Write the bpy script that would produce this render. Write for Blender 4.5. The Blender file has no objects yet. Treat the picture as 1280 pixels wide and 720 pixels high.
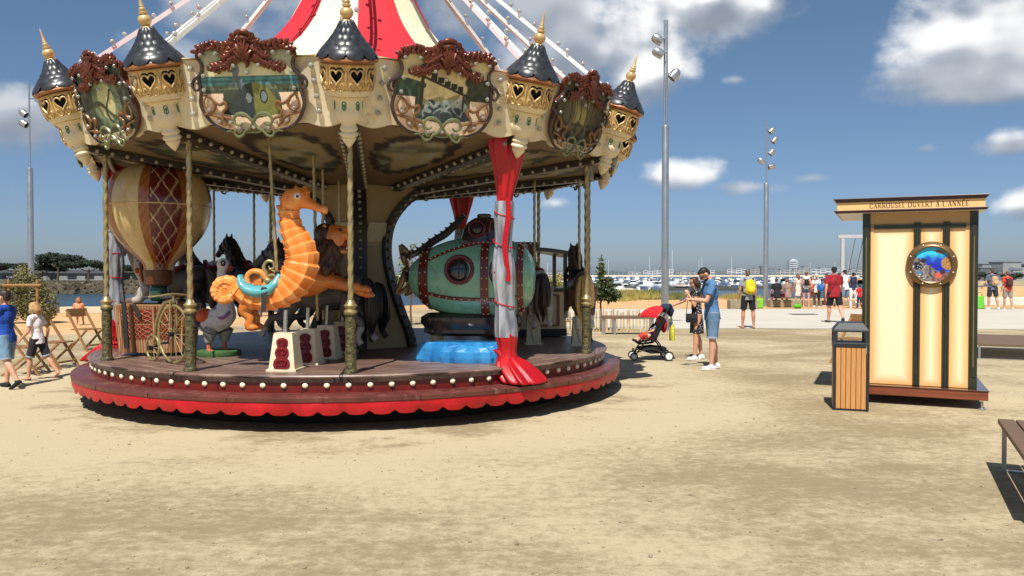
import bpy, bmesh, math, random
from mathutils import Vector, Matrix, noise
R_ = math.radians
sc = bpy.context.scene
col = sc.collection
rnd = random.Random(7)

# ------------------------------------------------------------------ camera
CAM_H, FPX, HORIZON = 1.65, 1000.0, 341.0
PITCH = math.atan((360 - HORIZON) / FPX)
cd = bpy.data.cameras.new('camera')
cam = bpy.data.objects.new('camera', cd); col.objects.link(cam)
cam.location = (0, 0, CAM_H); cam.rotation_euler = (R_(90) - PITCH, 0, 0)
cd.sensor_width = 36; cd.lens = 36 * FPX / 1280
cd.clip_start = .05; cd.clip_end = 20000
sc.camera = cam
sc.view_settings.view_transform = 'Standard'; sc.view_settings.look = 'None'
sc.view_settings.gamma = 1; sc.view_settings.use_curve_mapping = False
sc.view_settings.exposure = 0.24
sc.cycles.use_denoising = True
sc.cycles.max_bounces = 6; sc.cycles.transparent_max_bounces = 8

# ------------------------------------------------------------------ sky, sun
SUN_EL, SUN_AZ = 57.0, 13.0       # shadows run along +Y turned 13 degrees to the right
w = bpy.data.worlds.new('World'); sc.world = w; w.use_nodes = True
nt = w.node_tree; N = nt.nodes; L = nt.links
for n in list(N): N.remove(n)
def wn(t, **k):
    n = N.new(t)
    for a, b in k.items(): setattr(n, a, b)
    return n
def val(x, sock):
    if isinstance(x, (int, float)): sock.default_value = x
    else: L.new(x, sock)
def mth(op, a, b=None, c=None, clamp=False):
    n = wn('ShaderNodeMath', operation=op, use_clamp=clamp); val(a, n.inputs[0])
    if b is not None: val(b, n.inputs[1])
    if c is not None: val(c, n.inputs[2])
    return n.outputs[0]
def sstep(x, lo, hi):
    n = wn('ShaderNodeMapRange', interpolation_type='SMOOTHSTEP'); val(x, n.inputs[0])
    n.inputs[1].default_value = lo; n.inputs[2].default_value = hi
    return n.outputs[0]
tc = wn('ShaderNodeTexCoord')
sky = wn('ShaderNodeTexSky', sky_type='NISHITA', sun_disc=False)
sky.sun_elevation = R_(SUN_EL); sky.sun_rotation = R_(180 + SUN_AZ)
sky.air_density = 1.0; sky.dust_density = .6; sky.ozone_density = 2.2; sky.altitude = 0
sx = wn('ShaderNodeSeparateXYZ'); L.new(tc.outputs['Generated'], sx.inputs[0])
az = mth('ARCTAN2', sx.outputs[0], sx.outputs[1]); el = mth('ARCSINE', sx.outputs[2])
# the cumulus of that afternoon: azimuth, elevation, half width, half height (degrees), tone, strength
CL = [(12.8,18.6,7.6,4.6,1.25,1.3),(9.4,15.8,5.2,4.4,1.1,1.2),(2.6,15.8,6.6,5.6,.46,1.1),(-3,18.5,6,3.5,.45,.8),
      (31.5,14.6,9.0,4.2,1.0,1.3),(36.0,18.2,9.0,5.5,.85,1.35),(31.0,12.4,8.0,2.4,.44,1.25),(38,11.5,6,2.2,.45,.9),
      (12.0,6.9,3.6,1.5,.95,.95),(16.0,5.9,3.4,.8,.6,.62),(31.8,7.7,2.6,1.2,.9,.9),(33.2,4.0,2.4,1.5,.9,.85),
      (5.2,7.6,1.6,.6,.75,.6),(15.6,13.0,1.3,.7,.6,.6),(27.3,7.8,1.0,.6,.55,.55),(20.5,6.3,1.6,.55,.45,.55),
      (-19,18.5,8,3.2,.5,.92),(-31,9.0,4.5,2.6,.55,.85),(-24,13.5,5,2,.5,.45),(-36,17,7,2.6,.4,.55),(-29,19.8,7,2,.5,.6),(3.2,4.9,1.6,.7,.8,.6),
      (-60,14,12,5,.7,1),(62,13,12,5,.7,1),(100,20,16,8,.7,1),(-110,22,16,8,.7,1)]
cv = wn('ShaderNodeCombineXYZ'); L.new(mth('MULTIPLY', az, 1.0), cv.inputs[0]); L.new(mth('MULTIPLY', el, 1.35), cv.inputs[1])
def fbm(scale, detail, off=(0, 0, 0), rough=.55):
    mp = wn('ShaderNodeVectorMath', operation='ADD'); L.new(cv.outputs[0], mp.inputs[0]); mp.inputs[1].default_value = off
    n = wn('ShaderNodeTexNoise'); n.inputs['Scale'].default_value = scale; n.inputs['Detail'].default_value = detail
    n.inputs['Roughness'].default_value = rough; L.new(mp.outputs[0], n.inputs['Vector'])
    return n.outputs[0]
n1 = fbm(9, 7, (3.1, 1.7, 0)); n1u = fbm(9, 2.5, (3.1 - .01, 1.7 + .03, 0), .5); n2 = fbm(34, 5, (7, 2, 0), .6)
n1d = fbm(9, 2.5, (3.1, 1.7, 0), .5)
cover = 0.0; wsum = .001; hsum = 0.0; tsum = 0.0
for a, e, ra, re, tone, st in CL:
    du = mth('DIVIDE', mth('SUBTRACT', az, R_(a)), R_(ra)); dv = mth('DIVIDE', mth('SUBTRACT', el, R_(e)), R_(re))
    d = mth('SQRT', mth('ADD', mth('MULTIPLY', du, du), mth('MULTIPLY', dv, dv)))
    g = mth('MULTIPLY', mth('SUBTRACT', 1.15, d), st, clamp=True)
    cover = mth('MAXIMUM', cover, g)
    w2 = mth('MULTIPLY', g, g)
    wsum = mth('ADD', wsum, w2); hsum = mth('MULTIPLY_ADD', w2, dv, hsum); tsum = mth('MULTIPLY_ADD', w2, tone, tsum)
hgt = mth('DIVIDE', hsum, wsum); tone = mth('DIVIDE', tsum, wsum)
nn = mth('MULTIPLY_ADD', mth('SUBTRACT', n1, .5), 1.9, mth('MULTIPLY', mth('SUBTRACT', n2, .5), .35))
dens = mth('ADD', cover, nn)
inside = sstep(cover, .0, .22)
alpha = mth('MULTIPLY', sstep(dens, .22, .84), inside)
relief = mth('MULTIPLY', mth('SUBTRACT', n1d, n1u), 2.6)
lit = mth('ADD', mth('MULTIPLY_ADD', hgt, .62, .66), mth('MULTIPLY_ADD', mth('SUBTRACT', n2, .5), .3, relief))
thick = sstep(dens, .5, 1.5)
lit = mth('SUBTRACT', lit, mth('MULTIPLY', thick, .16))
lit = mth('MULTIPLY', sstep(lit, .0, 1.0), tone)
cr = wn('ShaderNodeValToRGB'); L.new(lit, cr.inputs[0])
ce = cr.color_ramp; ce.elements[0].position = 0; ce.elements[0].color = (3.4, 3.9, 4.8, 1)
ce.elements[1].position = .85; ce.elements[1].color = (12.2, 12.2, 12.2, 1)
m_ = ce.elements.new(.45); m_.color = (6.0, 6.5, 7.3, 1)
# clear-sky colour a little bluer and darker than the model's white horizon, as on that day
hs = wn('ShaderNodeMix', data_type='RGBA', blend_type='MULTIPLY'); hs.inputs[0].default_value = 1
hr = wn('ShaderNodeValToRGB'); L.new(sstep(el, -.02, .36), hr.inputs[0])
hr.color_ramp.elements[0].color = (.64, .77, 1.10, 1); hr.color_ramp.elements[1].color = (.84, .93, .97, 1)
hm = hr.color_ramp.elements.new(.38); hm.color = (.71, .82, 1.0, 1)
L.new(sky.outputs[0], hs.inputs[6]); L.new(hr.outputs[0], hs.inputs[7])
mx = wn('ShaderNodeMix', data_type='RGBA'); L.new(alpha, mx.inputs[0]); L.new(hs.outputs[2], mx.inputs[6]); L.new(cr.outputs[0], mx.inputs[7])
bg = wn('ShaderNodeBackground'); bg.inputs[1].default_value = .072
wo = wn('ShaderNodeOutputWorld'); L.new(mx.outputs[2], bg.inputs[0]); L.new(bg.outputs[0], wo.inputs[0])
w.cycles.sampling_method = 'MANUAL'; w.cycles.sample_map_resolution = 512

sd = bpy.data.lights.new('sun', 'SUN'); sd.energy = 4.9; sd.angle = R_(.55); sd.color = (1, .96, .90)
sun = bpy.data.objects.new('sun', sd); col.objects.link(sun)
ld = Vector((math.sin(R_(SUN_AZ)) * math.cos(R_(SUN_EL)), math.cos(R_(SUN_AZ)) * math.cos(R_(SUN_EL)), -math.sin(R_(SUN_EL))))
sun.rotation_euler = ld.to_track_quat('-Z', 'Y').to_euler(); sun.location = (-3, -10, 20)

# ------------------------------------------------------------------ helpers
def ray(px, py):
    s, t = (px - 640) / FPX, (360 - py) / FPX
    c, n = math.cos(PITCH), math.sin(PITCH)
    return Vector((s, c + t * n, -n + t * c))
def G(px, py, z=0.0):             # the point at height z seen at a pixel of the photograph (used to survey positions)
    d = ray(px, py); k = (z - CAM_H) / d.z
    return Vector((d.x * k, d.y * k, z))
def W(px, py, Y):
    d = ray(px, py); k = Y / d.y
    return Vector((d.x * k, Y, CAM_H + d.z * k))

def catmull(P, n=6, closed=False):
    P = [Vector(p) for p in P]; out = []; m = len(P)
    for i in range(m if closed else m - 1):
        if closed: a, b, c, d = P[i - 1], P[i], P[(i + 1) % m], P[(i + 2) % m]
        else: a, b, c, d = P[max(i - 1, 0)], P[i], P[i + 1], P[min(i + 2, m - 1)]
        for k in range(n):
            t = k / n
            out.append(.5 * ((2 * b) + (c - a) * t + (2 * a - 5 * b + 4 * c - d) * t * t + (3 * b - a - 3 * c + d) * t ** 3))
    if not closed: out.append(P[-1])
    return out

class MB:
    def __init__(s): s.v = []; s.f = []; s.mi = []; s.cur = 0; s.cols = None
    def add(s, vs, fs, M=None):
        o = len(s.v)
        for p in vs:
            p = Vector(p)
            s.v.append(M @ p if M is not None else p)
        for f in fs: s.f.append([o + i for i in f]); s.mi.append(s.cur)
        return s
    def box(s, c, d, M=None, taper=1.0):
        x, y, z = d[0] / 2, d[1] / 2, d[2] / 2; c = Vector(c); t = taper
        vs = [c + Vector(p) for p in ((-x, -y, -z), (x, -y, -z), (x, y, -z), (-x, y, -z), (-x * t, -y * t, z), (x * t, -y * t, z), (x * t, y * t, z), (-x * t, y * t, z))]
        return s.add(vs, [(3, 2, 1, 0), (4, 5, 6, 7), (0, 1, 5, 4), (1, 2, 6, 5), (2, 3, 7, 6), (3, 0, 4, 7)], M)
    def bar(s, a, b, wd, th, up=(0, 0, 1), M=None):       # a rectangular bar from a to b
        a, b = Vector(a), Vector(b); d = b - a; l = d.length; d.normalize(); u = Vector(up)
        sx_ = d.cross(u)
        if sx_.length < 1e-4: sx_ = d.cross(Vector((1, 0, 0)))
        sx_.normalize(); u = sx_.cross(d)
        Q = Matrix((sx_, d, u)).transposed().to_4x4(); Q.translation = (a + b) / 2
        return s.box((0, 0, 0), (wd, l, th), (M @ Q) if M is not None else Q)
    def lathe(s, prof, n=16, M=None, a0=0, sx=1, sy=1, caps=True):
        vs = []; fs = []; rings = []
        for r, z in prof:
            if r < 1e-5: rings.append([len(vs)]); vs.append((0, 0, z))
            else:
                rings.append(list(range(len(vs), len(vs) + n)))
                for k in range(n):
                    a = a0 + 2 * math.pi * k / n; vs.append((r * math.cos(a) * sx, r * math.sin(a) * sy, z))
        for A, B in zip(rings, rings[1:]):
            for k in range(n):
                j = (k + 1) % n
                if len(A) == 1 and len(B) == 1: continue
                if len(A) == 1: fs.append((A[0], B[j], B[k]))
                elif len(B) == 1: fs.append((A[k], A[j], B[0]))
                else: fs.append((A[k], A[j], B[j], B[k]))
        if caps and len(rings[0]) > 1: fs.append(tuple(reversed(rings[0])))
        if caps and len(rings[-1]) > 1: fs.append(tuple(rings[-1]))
        return s.add(vs, fs, M)
    def ell(s, c, r, M=None, nu=14, nv=9):
        if isinstance(r, (int, float)): r = (r, r, r)
        prof = [(math.sin(math.pi * i / nv), -math.cos(math.pi * i / nv)) for i in range(nv + 1)]
        Q = Matrix.Translation(Vector(c)) @ Matrix.Diagonal((r[0], r[1], r[2], 1))
        return s.lathe(prof, nu, (M @ Q) if M is not None else Q)
    def tube(s, P, r, n=8, M=None, closed=False, flat=(1, 1), up=None, twist=0.0, lobes=None):
        P = [Vector(p) for p in P]; m = len(P)
        rr = [r] * m if isinstance(r, (int, float)) else list(r)
        if len(rr) != m:
            q = []; k = len(rr)
            for i in range(m):
                t = i / (m - 1) * (k - 1); a = min(int(t), k - 2); q.append(rr[a] + (rr[a + 1] - rr[a]) * (t - a))
            rr = q
        T = []
        for i in range(m):
            if closed: t = P[(i + 1) % m] - P[i - 1]
            else: t = P[min(i + 1, m - 1)] - P[max(i - 1, 0)]
            T.append(t.normalized() if t.length > 1e-9 else Vector((0, 0, 1)))
        u = Vector(up) if up else (Vector((0, 0, 1)) if abs(T[0].z) < .9 else Vector((1, 0, 0)))
        vs = []; fs = []; 
        for i in range(m):
            t = T[i]; u = u - t * u.dot(t)
            if u.length < 1e-6: u = t.orthogonal()
            u.normalize(); b = t.cross(u)
            for k in range(n):
                a = 2 * math.pi * k / n; q = rr[i] * (lobes(a, i) if lobes else 1); a2 = a + twist * i
                vs.append(P[i] + u * (math.cos(a2) * q * flat[0]) + b * (math.sin(a2) * q * flat[1]))
        for i in range(m if closed else m - 1):
            A = i * n; B = ((i + 1) % m) * n
            for k in range(n):
                j = (k + 1) % n; fs.append((A + k, A + j, B + j, B + k))
        if not closed:
            fs.append(tuple(reversed(range(n)))); fs.append(tuple(range((m - 1) * n, m * n)))
        return s.add(vs, fs, M)
    def prism(s, out, y0, y1, M=None):        # outline in local X,Z; thickness along local Y from y0 (front) to y1
        n = len(out); vs = [(p[0], y0, p[1]) for p in out] + [(p[0], y1, p[1]) for p in out]
        fs = [tuple(range(n)), tuple(reversed(range(n, 2 * n)))]
        for i in range(n):
            j = (i + 1) % n; fs.append((i, i + n, j + n, j))
        return s.add(vs, fs, M)
    def grid(s, rows, M=None, closed=False):
        n = len(rows[0]); vs = [p for r in rows for p in r]; fs = []
        for i in range(len(rows) - 1):
            for k in range(n if closed else n - 1):
                j = (k + 1) % n
                fs.append((i * n + k, i * n + j, (i + 1) * n + j, (i + 1) * n + k))
        return s.add(vs, fs, M)
    def mesh(s, name, mats, smooth=True, angle=40, fix=False):
        me = bpy.data.meshes.new(name)
        me.from_pydata([tuple(p) for p in s.v], [], s.f)
        mats = mats if isinstance(mats, (list, tuple)) else [mats]
        for m in mats: me.materials.append(m)
        if len(mats) > 1: me.polygons.foreach_set('material_index', s.mi)
        if fix:
            bm = bmesh.new(); bm.from_mesh(me); bmesh.ops.recalc_face_normals(bm, faces=bm.faces); bm.to_mesh(me); bm.free()
        if smooth:
            me.polygons.foreach_set('use_smooth', [True] * len(me.polygons))
            if angle < 180: me.set_sharp_from_angle(angle=R_(angle))
        if s.cols:
            ca = me.color_attributes.new('Col', 'FLOAT_COLOR', 'POINT')
            ca.data.foreach_set('color', [c for q in s.cols for c in (q[0], q[1], q[2], 1.0)])
        me.update()
        return me
    def build(s, name, mats, parent=None, smooth=True, angle=40, bevel=0, fix=False):
        o = bpy.data.objects.new(name, s.mesh(name, mats, smooth, angle, fix)); col.objects.link(o)
        if parent is not None: o.parent = parent
        if bevel:
            b = o.modifiers.new('bevel', 'BEVEL'); b.width = bevel; b.segments = 2; b.limit_method = 'ANGLE'; b.angle_limit = R_(50)
        return o

_dg = None
def blob(mb, name, mats, parent=None, voxel=.012, smooth=3, fac=.5, deci=None, colfn=None):
    """Joins overlapping closed shapes into one continuous skin."""
    me = mb.mesh(name, mats, False)
    t = bpy.data.objects.new(name, me); col.objects.link(t)
    m = t.modifiers.new('r', 'REMESH'); m.mode = 'VOXEL'; m.voxel_size = voxel; m.use_smooth_shade = True
    if smooth:
        q = t.modifiers.new('s', 'SMOOTH'); q.factor = fac; q.iterations = smooth
    if deci:
        q = t.modifiers.new('d', 'DECIMATE'); q.ratio = deci
    dg = bpy.context.evaluated_depsgraph_get(); dg.update()
    ne = bpy.data.meshes.new_from_object(t.evaluated_get(dg))
    t.modifiers.clear(); t.data = ne; bpy.data.meshes.remove(me); ne.name = name
    ne.materials.clear()
    for q in (mats if isinstance(mats, (list, tuple)) else [mats]): ne.materials.append(q)
    ne.polygons.foreach_set('use_smooth', [True] * len(ne.polygons))
    if colfn:
        ca = ne.color_attributes.new('Col', 'FLOAT_COLOR', 'POINT')
        buf = []
        for v in ne.vertices: c = colfn(v.co); buf += [c[0], c[1], c[2], 1.0]
        ca.data.foreach_set('color', buf)
    if parent is not None: t.parent = parent
    return t

def tag(o, label=None, cat=None, group=None, kind=None):
    if label: o['label'] = label
    if cat: o['category'] = cat
    if group: o['group'] = group
    if kind: o['kind'] = kind
    return o
def thing(name, label, cat, loc=(0, 0, 0), rz=0.0, group=None):
    o = bpy.data.objects.new(name, None); col.objects.link(o); o.empty_display_size = .1
    o.location = loc; o.rotation_euler = (0, 0, R_(rz))
    return tag(o, label, cat, group)
def copy_tree(o, parent=None):
    c = o.copy(); col.objects.link(c); c.parent = parent
    for ch in list(o.children): copy_tree(ch, c)
    return c
def inst(name, me, parent=None, loc=(0, 0, 0), M=None):
    o = bpy.data.objects.new(name, me); col.objects.link(o)
    if parent is not None: o.parent = parent
    if M is not None: o.matrix_local = M
    else: o.location = loc
    return o

# ------------------------------------------------------------------ materials
def mat(name, c, rough=.5, metal=0.0, var=.12, scale=6.0, bump=0.0, bscale=None, coat=0.0, vcol=False, c2=None, stretch=(1, 1, 1), trans=0.0, wear=None):
    m = bpy.data.materials.new(name); m.use_nodes = True
    t = m.node_tree; b = t.nodes['Principled BSDF']
    def nd(k): return t.nodes.new(k)
    b.inputs['Roughness'].default_value = rough; b.inputs['Metallic'].default_value = metal
    if coat: b.inputs['Coat Weight'].default_value = coat; b.inputs['Coat Roughness'].default_value = .12
    if trans: b.inputs['Transmission Weight'].default_value = trans
    co = nd('ShaderNodeTexCoord'); mp = nd('ShaderNodeMapping'); t.links.new(co.outputs['Object'], mp.inputs[0]); mp.inputs['Scale'].default_value = stretch
    nz = nd('ShaderNodeTexNoise'); nz.inputs['Scale'].default_value = scale; nz.inputs['Detail'].default_value = 6; nz.inputs['Roughness'].default_value = .62
    t.links.new(mp.outputs[0], nz.inputs['Vector'])
    if vcol:
        at = nd('ShaderNodeVertexColor'); at.layer_name = 'Col'; src = at.outputs[0]
        hv = nd('ShaderNodeMix'); hv.data_type = 'RGBA'; hv.blend_type = 'MULTIPLY'; hv.inputs[0].default_value = 1
        rp = nd('ShaderNodeValToRGB'); t.links.new(nz.outputs[0], rp.inputs[0])
        rp.color_ramp.elements[0].position = .3; rp.color_ramp.elements[1].position = .7
        rp.color_ramp.elements[0].color = (1 - var,) * 3 + (1,); rp.color_ramp.elements[1].color = (1 + var * .3,) * 3 + (1,)
        t.links.new(src, hv.inputs[6]); t.links.new(rp.outputs[0], hv.inputs[7]); t.links.new(hv.outputs[2], b.inputs['Base Color'])
    else:
        rp = nd('ShaderNodeValToRGB'); t.links.new(nz.outputs[0], rp.inputs[0])
        rp.color_ramp.elements[0].position = .32; rp.color_ramp.elements[1].position = .68
        a = [max(0, x * (1 - var)) for x in c]; d = list(c2) if c2 else [min(1, x * (1 + var)) for x in c]
        rp.color_ramp.elements[0].color = a + [1]; rp.color_ramp.elements[1].color = d + [1]
        src = rp.outputs[0]
        if wear:
            n3 = nd('ShaderNodeTexNoise'); n3.inputs['Scale'].default_value = scale * 2.3; n3.inputs['Detail'].default_value = 9; n3.inputs['Roughness'].default_value = .75
            t.links.new(mp.outputs[0], n3.inputs['Vector'])
            r3 = nd('ShaderNodeValToRGB'); t.links.new(n3.outputs[0], r3.inputs[0]); r3.color_ramp.elements[0].position = .54; r3.color_ramp.elements[1].position = .66
            wm = nd('ShaderNodeMix'); wm.data_type = 'RGBA'; t.links.new(r3.outputs[0], wm.inputs[0]); t.links.new(src, wm.inputs[6]); wm.inputs[7].default_value = tuple(wear) + (1,)
            src = wm.outputs[2]
        t.links.new(src, b.inputs['Base Color'])
    rm = nd('ShaderNodeMapRange'); t.links.new(nz.outputs[0], rm.inputs[0]); rm.inputs[3].default_value = max(.02, rough - .1); rm.inputs[4].default_value = min(1, rough + .1)
    t.links.new(rm.outputs[0], b.inputs['Roughness'])
    if bump:
        n2 = nd('ShaderNodeTexNoise'); n2.inputs['Scale'].default_value = bscale or scale * 5; n2.inputs['Detail'].default_value = 4
        t.links.new(mp.outputs[0], n2.inputs['Vector'])
        bp = nd('ShaderNodeBump'); bp.inputs['Strength'].default_value = bump; bp.inputs['Distance'].default_value = .02
        t.links.new(n2.outputs[0], bp.inputs['Height']); t.links.new(bp.outputs[0], b.inputs['Normal'])
    return m
def cv3(c): return tuple(c)
def sr(r, g, b):                 # sRGB 0-255 of a paint chip to linear
    f = lambda x: (x / 12.92 if x <= .04045 else ((x + .055) / 1.055) ** 2.4)
    return (f(r / 255), f(g / 255), f(b / 255))
cream = mat('cream_paint', sr(226, 212, 178), .35, var=.06, scale=2, wear=sr(196, 178, 140))
cream_dirty = mat('aged_cream_paint', sr(206, 188, 150), .5, var=.14, scale=2.5)
gold = mat('gold_paint', sr(204, 172, 116), .36, .25, var=.2, scale=9)
brass = mat('brass', sr(172, 154, 108), .34, .6, var=.2, scale=14)
copper = mat('copper_paint', sr(164, 110, 72), .36, .3, var=.2, scale=9)
red_copper = mat('red_copper_paint', sr(104, 54, 38), .32, .3, var=.4, scale=9)
bronze = mat('dark_bronze_paint', sr(88, 74, 70), .3, .55, var=.25, scale=9)
green_gold = mat('green_gold_paint', sr(126, 130, 92), .3, .4, var=.22, scale=10)
antique = mat('green_bronze_relief', sr(66, 66, 44), .45, .3, var=.5, scale=26, bump=.9, bscale=38, c2=sr(112, 102, 64))
slate = mat('slate_roof_paint', sr(54, 55, 58), .34, .1, var=.35, scale=10)
black = mat('black_paint', (.012, .012, .013), .45, var=.3)
dark = mat('shade_black', (.015, .013, .012), .9)
dark_beam = mat('dark_beam_paint', sr(48, 42, 38), .4, var=.35, scale=8)
bulb_white = mat('bulb_glass', sr(220, 216, 206), .12, var=.03, coat=.8, trans=.65)
bulb_cream = mat('cream_bulb', sr(250, 236, 200), .25, var=.02, coat=.4)
red_cloth = mat('red_tent_cloth', sr(196, 30, 44), .7, var=.08, scale=2, bump=.15, bscale=6)
cream_cloth = mat('cream_tent_cloth', sr(230, 217, 182), .7, var=.04, scale=2, bump=.15, bscale=6)
red_vinyl = mat('red_vinyl', sr(178, 10, 22), .45, var=.24, scale=5, bump=.2, bscale=14)
red_rim = mat('dark_red_paint', sr(108, 24, 18), .35, var=.2, scale=4, wear=sr(78, 20, 16))
vpaint = mat('hand_painting', (1, 1, 1), .65, vcol=True, var=.18, scale=22)
vgloss = mat('airbrushed_gelcoat', (1, 1, 1), .25, vcol=True, var=.1, scale=9, coat=.35)
vskin = mat('painted_coat', (1, 1, 1), .42, vcol=True, var=.25, scale=12)
white_metal = mat('white_enamel_metal', sr(232, 230, 226), .35, var=.04)
steel = mat('brushed_steel', sr(176, 178, 178), .32, .75, var=.08, scale=3)
wood_seat = mat('weathered_wood', sr(150, 110, 68), .6, var=.25, scale=5, stretch=(1, 12, 12))
wood_dark = mat('grey_brown_wood', sr(112, 88, 68), .6, var=.25, scale=6, stretch=(1, 10, 10))
leaf_d = mat('dark_leaf', sr(62, 74, 34), .7, var=.45, scale=3)
leaf_m = mat('mid_leaf', sr(96, 104, 46), .7, var=.4, scale=3)
leaf_y = mat('dry_leaf', sr(150, 138, 72), .8, var=.35, scale=2)
bark = mat('bark', sr(98, 78, 58), .85, var=.3, scale=12, bump=.5)
# ------------------------------------------------------------------ the ground
def hsm(x, a, b):
    t = max(0, min(1, (x - a) / (b - a))); return t * t * (3 - 2 * t)
def land_edge(x): return 33.5 + (51 - 33.5) * hsm(x, -12, 4)
def gz(x, y):
    e = land_edge(x); z = 0.0
    if y > e - 3 and x > -8: z += .35 * max(0, noise.noise(Vector((x * .22, y * .3, 0)))) * hsm(y, e - 5, e - 1) * hsm(x, -8, 3) * (1 - hsm(x, 24, 32))
    z += -8.0 * hsm(y, e, e + (4 if x < -6 else 22))
    if y > e: 
        # a low sand spit on the right, beyond the kiosk
        z = max(z, -8 + 7.2 * math.exp(-((x - 96) / 34) ** 2 - ((y - 150) / 34) ** 2) * 1.0)
        z = max(z, -8 + 7.7 * hsm(x, 28, 46) * (1 - hsm(y, 62, 90)))
    return z
xs = [-9000, -3000, -900, -300, -120] + [-60 + 1.6 * i for i in range(126)] + [170, 260, 500, 1200, 4000, 9000]
ys = [-400, -100, -30, -12, -6] + [-3 + 1.5 * i for i in range(130)] + [210, 300, 700, 2000, 6000, 12000]
mb = MB(); mb.grid([[(x, y, gz(x, y)) for x in xs] for y in ys])
gm = bpy.data.materials.new('compacted_sand'); gm.use_nodes = True
t = gm.node_tree; b = t.nodes['Principled BSDF']; nd = t.nodes.new; lk = t.links.new
ge = nd('ShaderNodeNewGeometry')
def gn(scale, detail, rough=.6, st=(1, 1, 1), off=(0, 0, 0)):
    mp = nd('ShaderNodeMapping'); mp.inputs['Scale'].default_value = st; mp.inputs['Location'].default_value = off; lk(ge.outputs['Position'], mp.inputs[0])
    n = nd('ShaderNodeTexNoise'); n.inputs['Scale'].default_value = scale; n.inputs['Detail'].default_value = detail; n.inputs['Roughness'].default_value = rough
    lk(mp.outputs[0], n.inputs['Vector']); return n.outputs[0]
def gmix(f, a, c, mode='MIX'):
    m = nd('ShaderNodeMix'); m.data_type = 'RGBA'; m.blend_type = mode
    for s, x in ((m.inputs[0], f), (m.inputs[6], a), (m.inputs[7], c)):
        if isinstance(x, (int, float)): s.default_value = x
        elif isinstance(x, tuple): s.default_value = x + (1,)
        else: lk(x, s)
    return m.outputs[2]
def gss(x, lo, hi):
    n = nd('ShaderNodeMapRange'); n.interpolation_type = 'SMOOTHSTEP'; lk(x, n.inputs[0]); n.inputs[1].default_value = lo; n.inputs[2].default_value = hi; return n.outputs[0]
def gm2(op, a, c):
    n = nd('ShaderNodeMath'); n.operation = op
    for s, x in ((n.inputs[0], a), (n.inputs[1], c)):
        if isinstance(x, (int, float)): s.default_value = x
        else: lk(x, s)
    return n.outputs[0]
big = gn(.30, 5, .6, (.7, 1, 1)); mid = gn(1.3, 4, .6, (.8, 1.2, 1), (3, 1, 0)); fine = gn(8.5, 11, .84, (1, 1.25, 1)); grit = gn(70, 6, .85)
sp = nd('ShaderNodeSeparateXYZ'); lk(ge.outputs['Position'], sp.inputs[0])
dx_ = gm2('ADD', sp.outputs[0], 2.24); dy_ = gm2('SUBTRACT', sp.outputs[1], 11.93)
rr_ = gm2('ADD', gm2('SQRT', gm2('ADD', gm2('MULTIPLY', dx_, dx_), gm2('MULTIPLY', dy_, dy_)), 0), gm2('MULTIPLY', gm2('SUBTRACT', mid, .5), 3.0))
swept = gm2('MULTIPLY', gss(rr_, 3.6, 4.4), gss(rr_, 6.6, 4.9))
patch = gss(gm2('ADD', gm2('ADD', gm2('ADD', gm2('MULTIPLY', big, .42), gm2('MULTIPLY', mid, .20)), gm2('MULTIPLY', fine, .50)), gm2('MULTIPLY', swept, .085)), .50, .64)
c0 = gmix(patch, sr(152, 135, 104), sr(200, 184, 150))
c0 = gmix(gm2('MULTIPLY', gss(grit, .42, .62), .38), c0, sr(136, 120, 94))
c0 = gmix(gm2('MULTIPLY', gss(grit, .56, .70), .45), c0, sr(222, 206, 170))
c0 = gmix(gm2('MULTIPLY', gss(grit, .42, .30), .5), c0, sr(96, 82, 60))
sp = nd('ShaderNodeSeparateXYZ'); lk(ge.outputs['Position'], sp.inputs[0])
yy = gm2('ADD', sp.outputs[1], gm2('MULTIPLY', gm2('SUBTRACT', big, .5), 7.0))
loose = gss(yy, 35.0, 38.5)
yl = gm2('ADD', gm2('ADD', yy, gm2('MULTIPLY', sp.outputs[0], -.9)), 0)      # orange sand also lies beside the quay on the left
left = gm2('MULTIPLY', gss(yl, 31.0, 35.0), gss(sp.outputs[0], -6.0, -9.0))
loose = gm2('MAXIMUM', loose, left)
c1 = gmix(loose, c0, gmix(gss(mid, .35, .65), sr(196, 152, 104), sr(216, 176, 128)))
lk(c1, b.inputs['Base Color']); b.inputs['Roughness'].default_value = .95; b.inputs['Specular IOR Level'].default_value = .15
bp = nd('ShaderNodeBump'); bp.inputs['Strength'].default_value = .55; bp.inputs['Distance'].default_value = .02
lk(gm2('ADD', gm2('ADD', gm2('MULTIPLY', fine, .9), gm2('MULTIPLY', grit, .4)), gm2('MULTIPLY', mid, 1.1)), bp.inputs['Height']); lk(bp.outputs[0], b.inputs['Normal'])
g = mb.build('ground', gm, smooth=True, angle=180); tag(g, kind='structure')

mb = MB(); rd = random.Random(77)
for _ in range(1500):
    y = 3.2 + 9 * rd.random() ** 1.6; x = rd.uniform(-.72, .72) * y; s = rd.uniform(.003, .009) * (1.6 if rd.random() < .06 else 1)
    mb.ell((x, y, s * .35), (s * rd.uniform(.8, 1.5), s * rd.uniform(.8, 1.3), s * .7), None, 5, 3)
tag(mb.build('gravel_specks', mat('pebble', sr(150, 138, 116), .9, var=.5, scale=30), angle=180), 'loose little pebbles scattered over the compacted sand', 'pebbles', kind='stuff')
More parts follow.
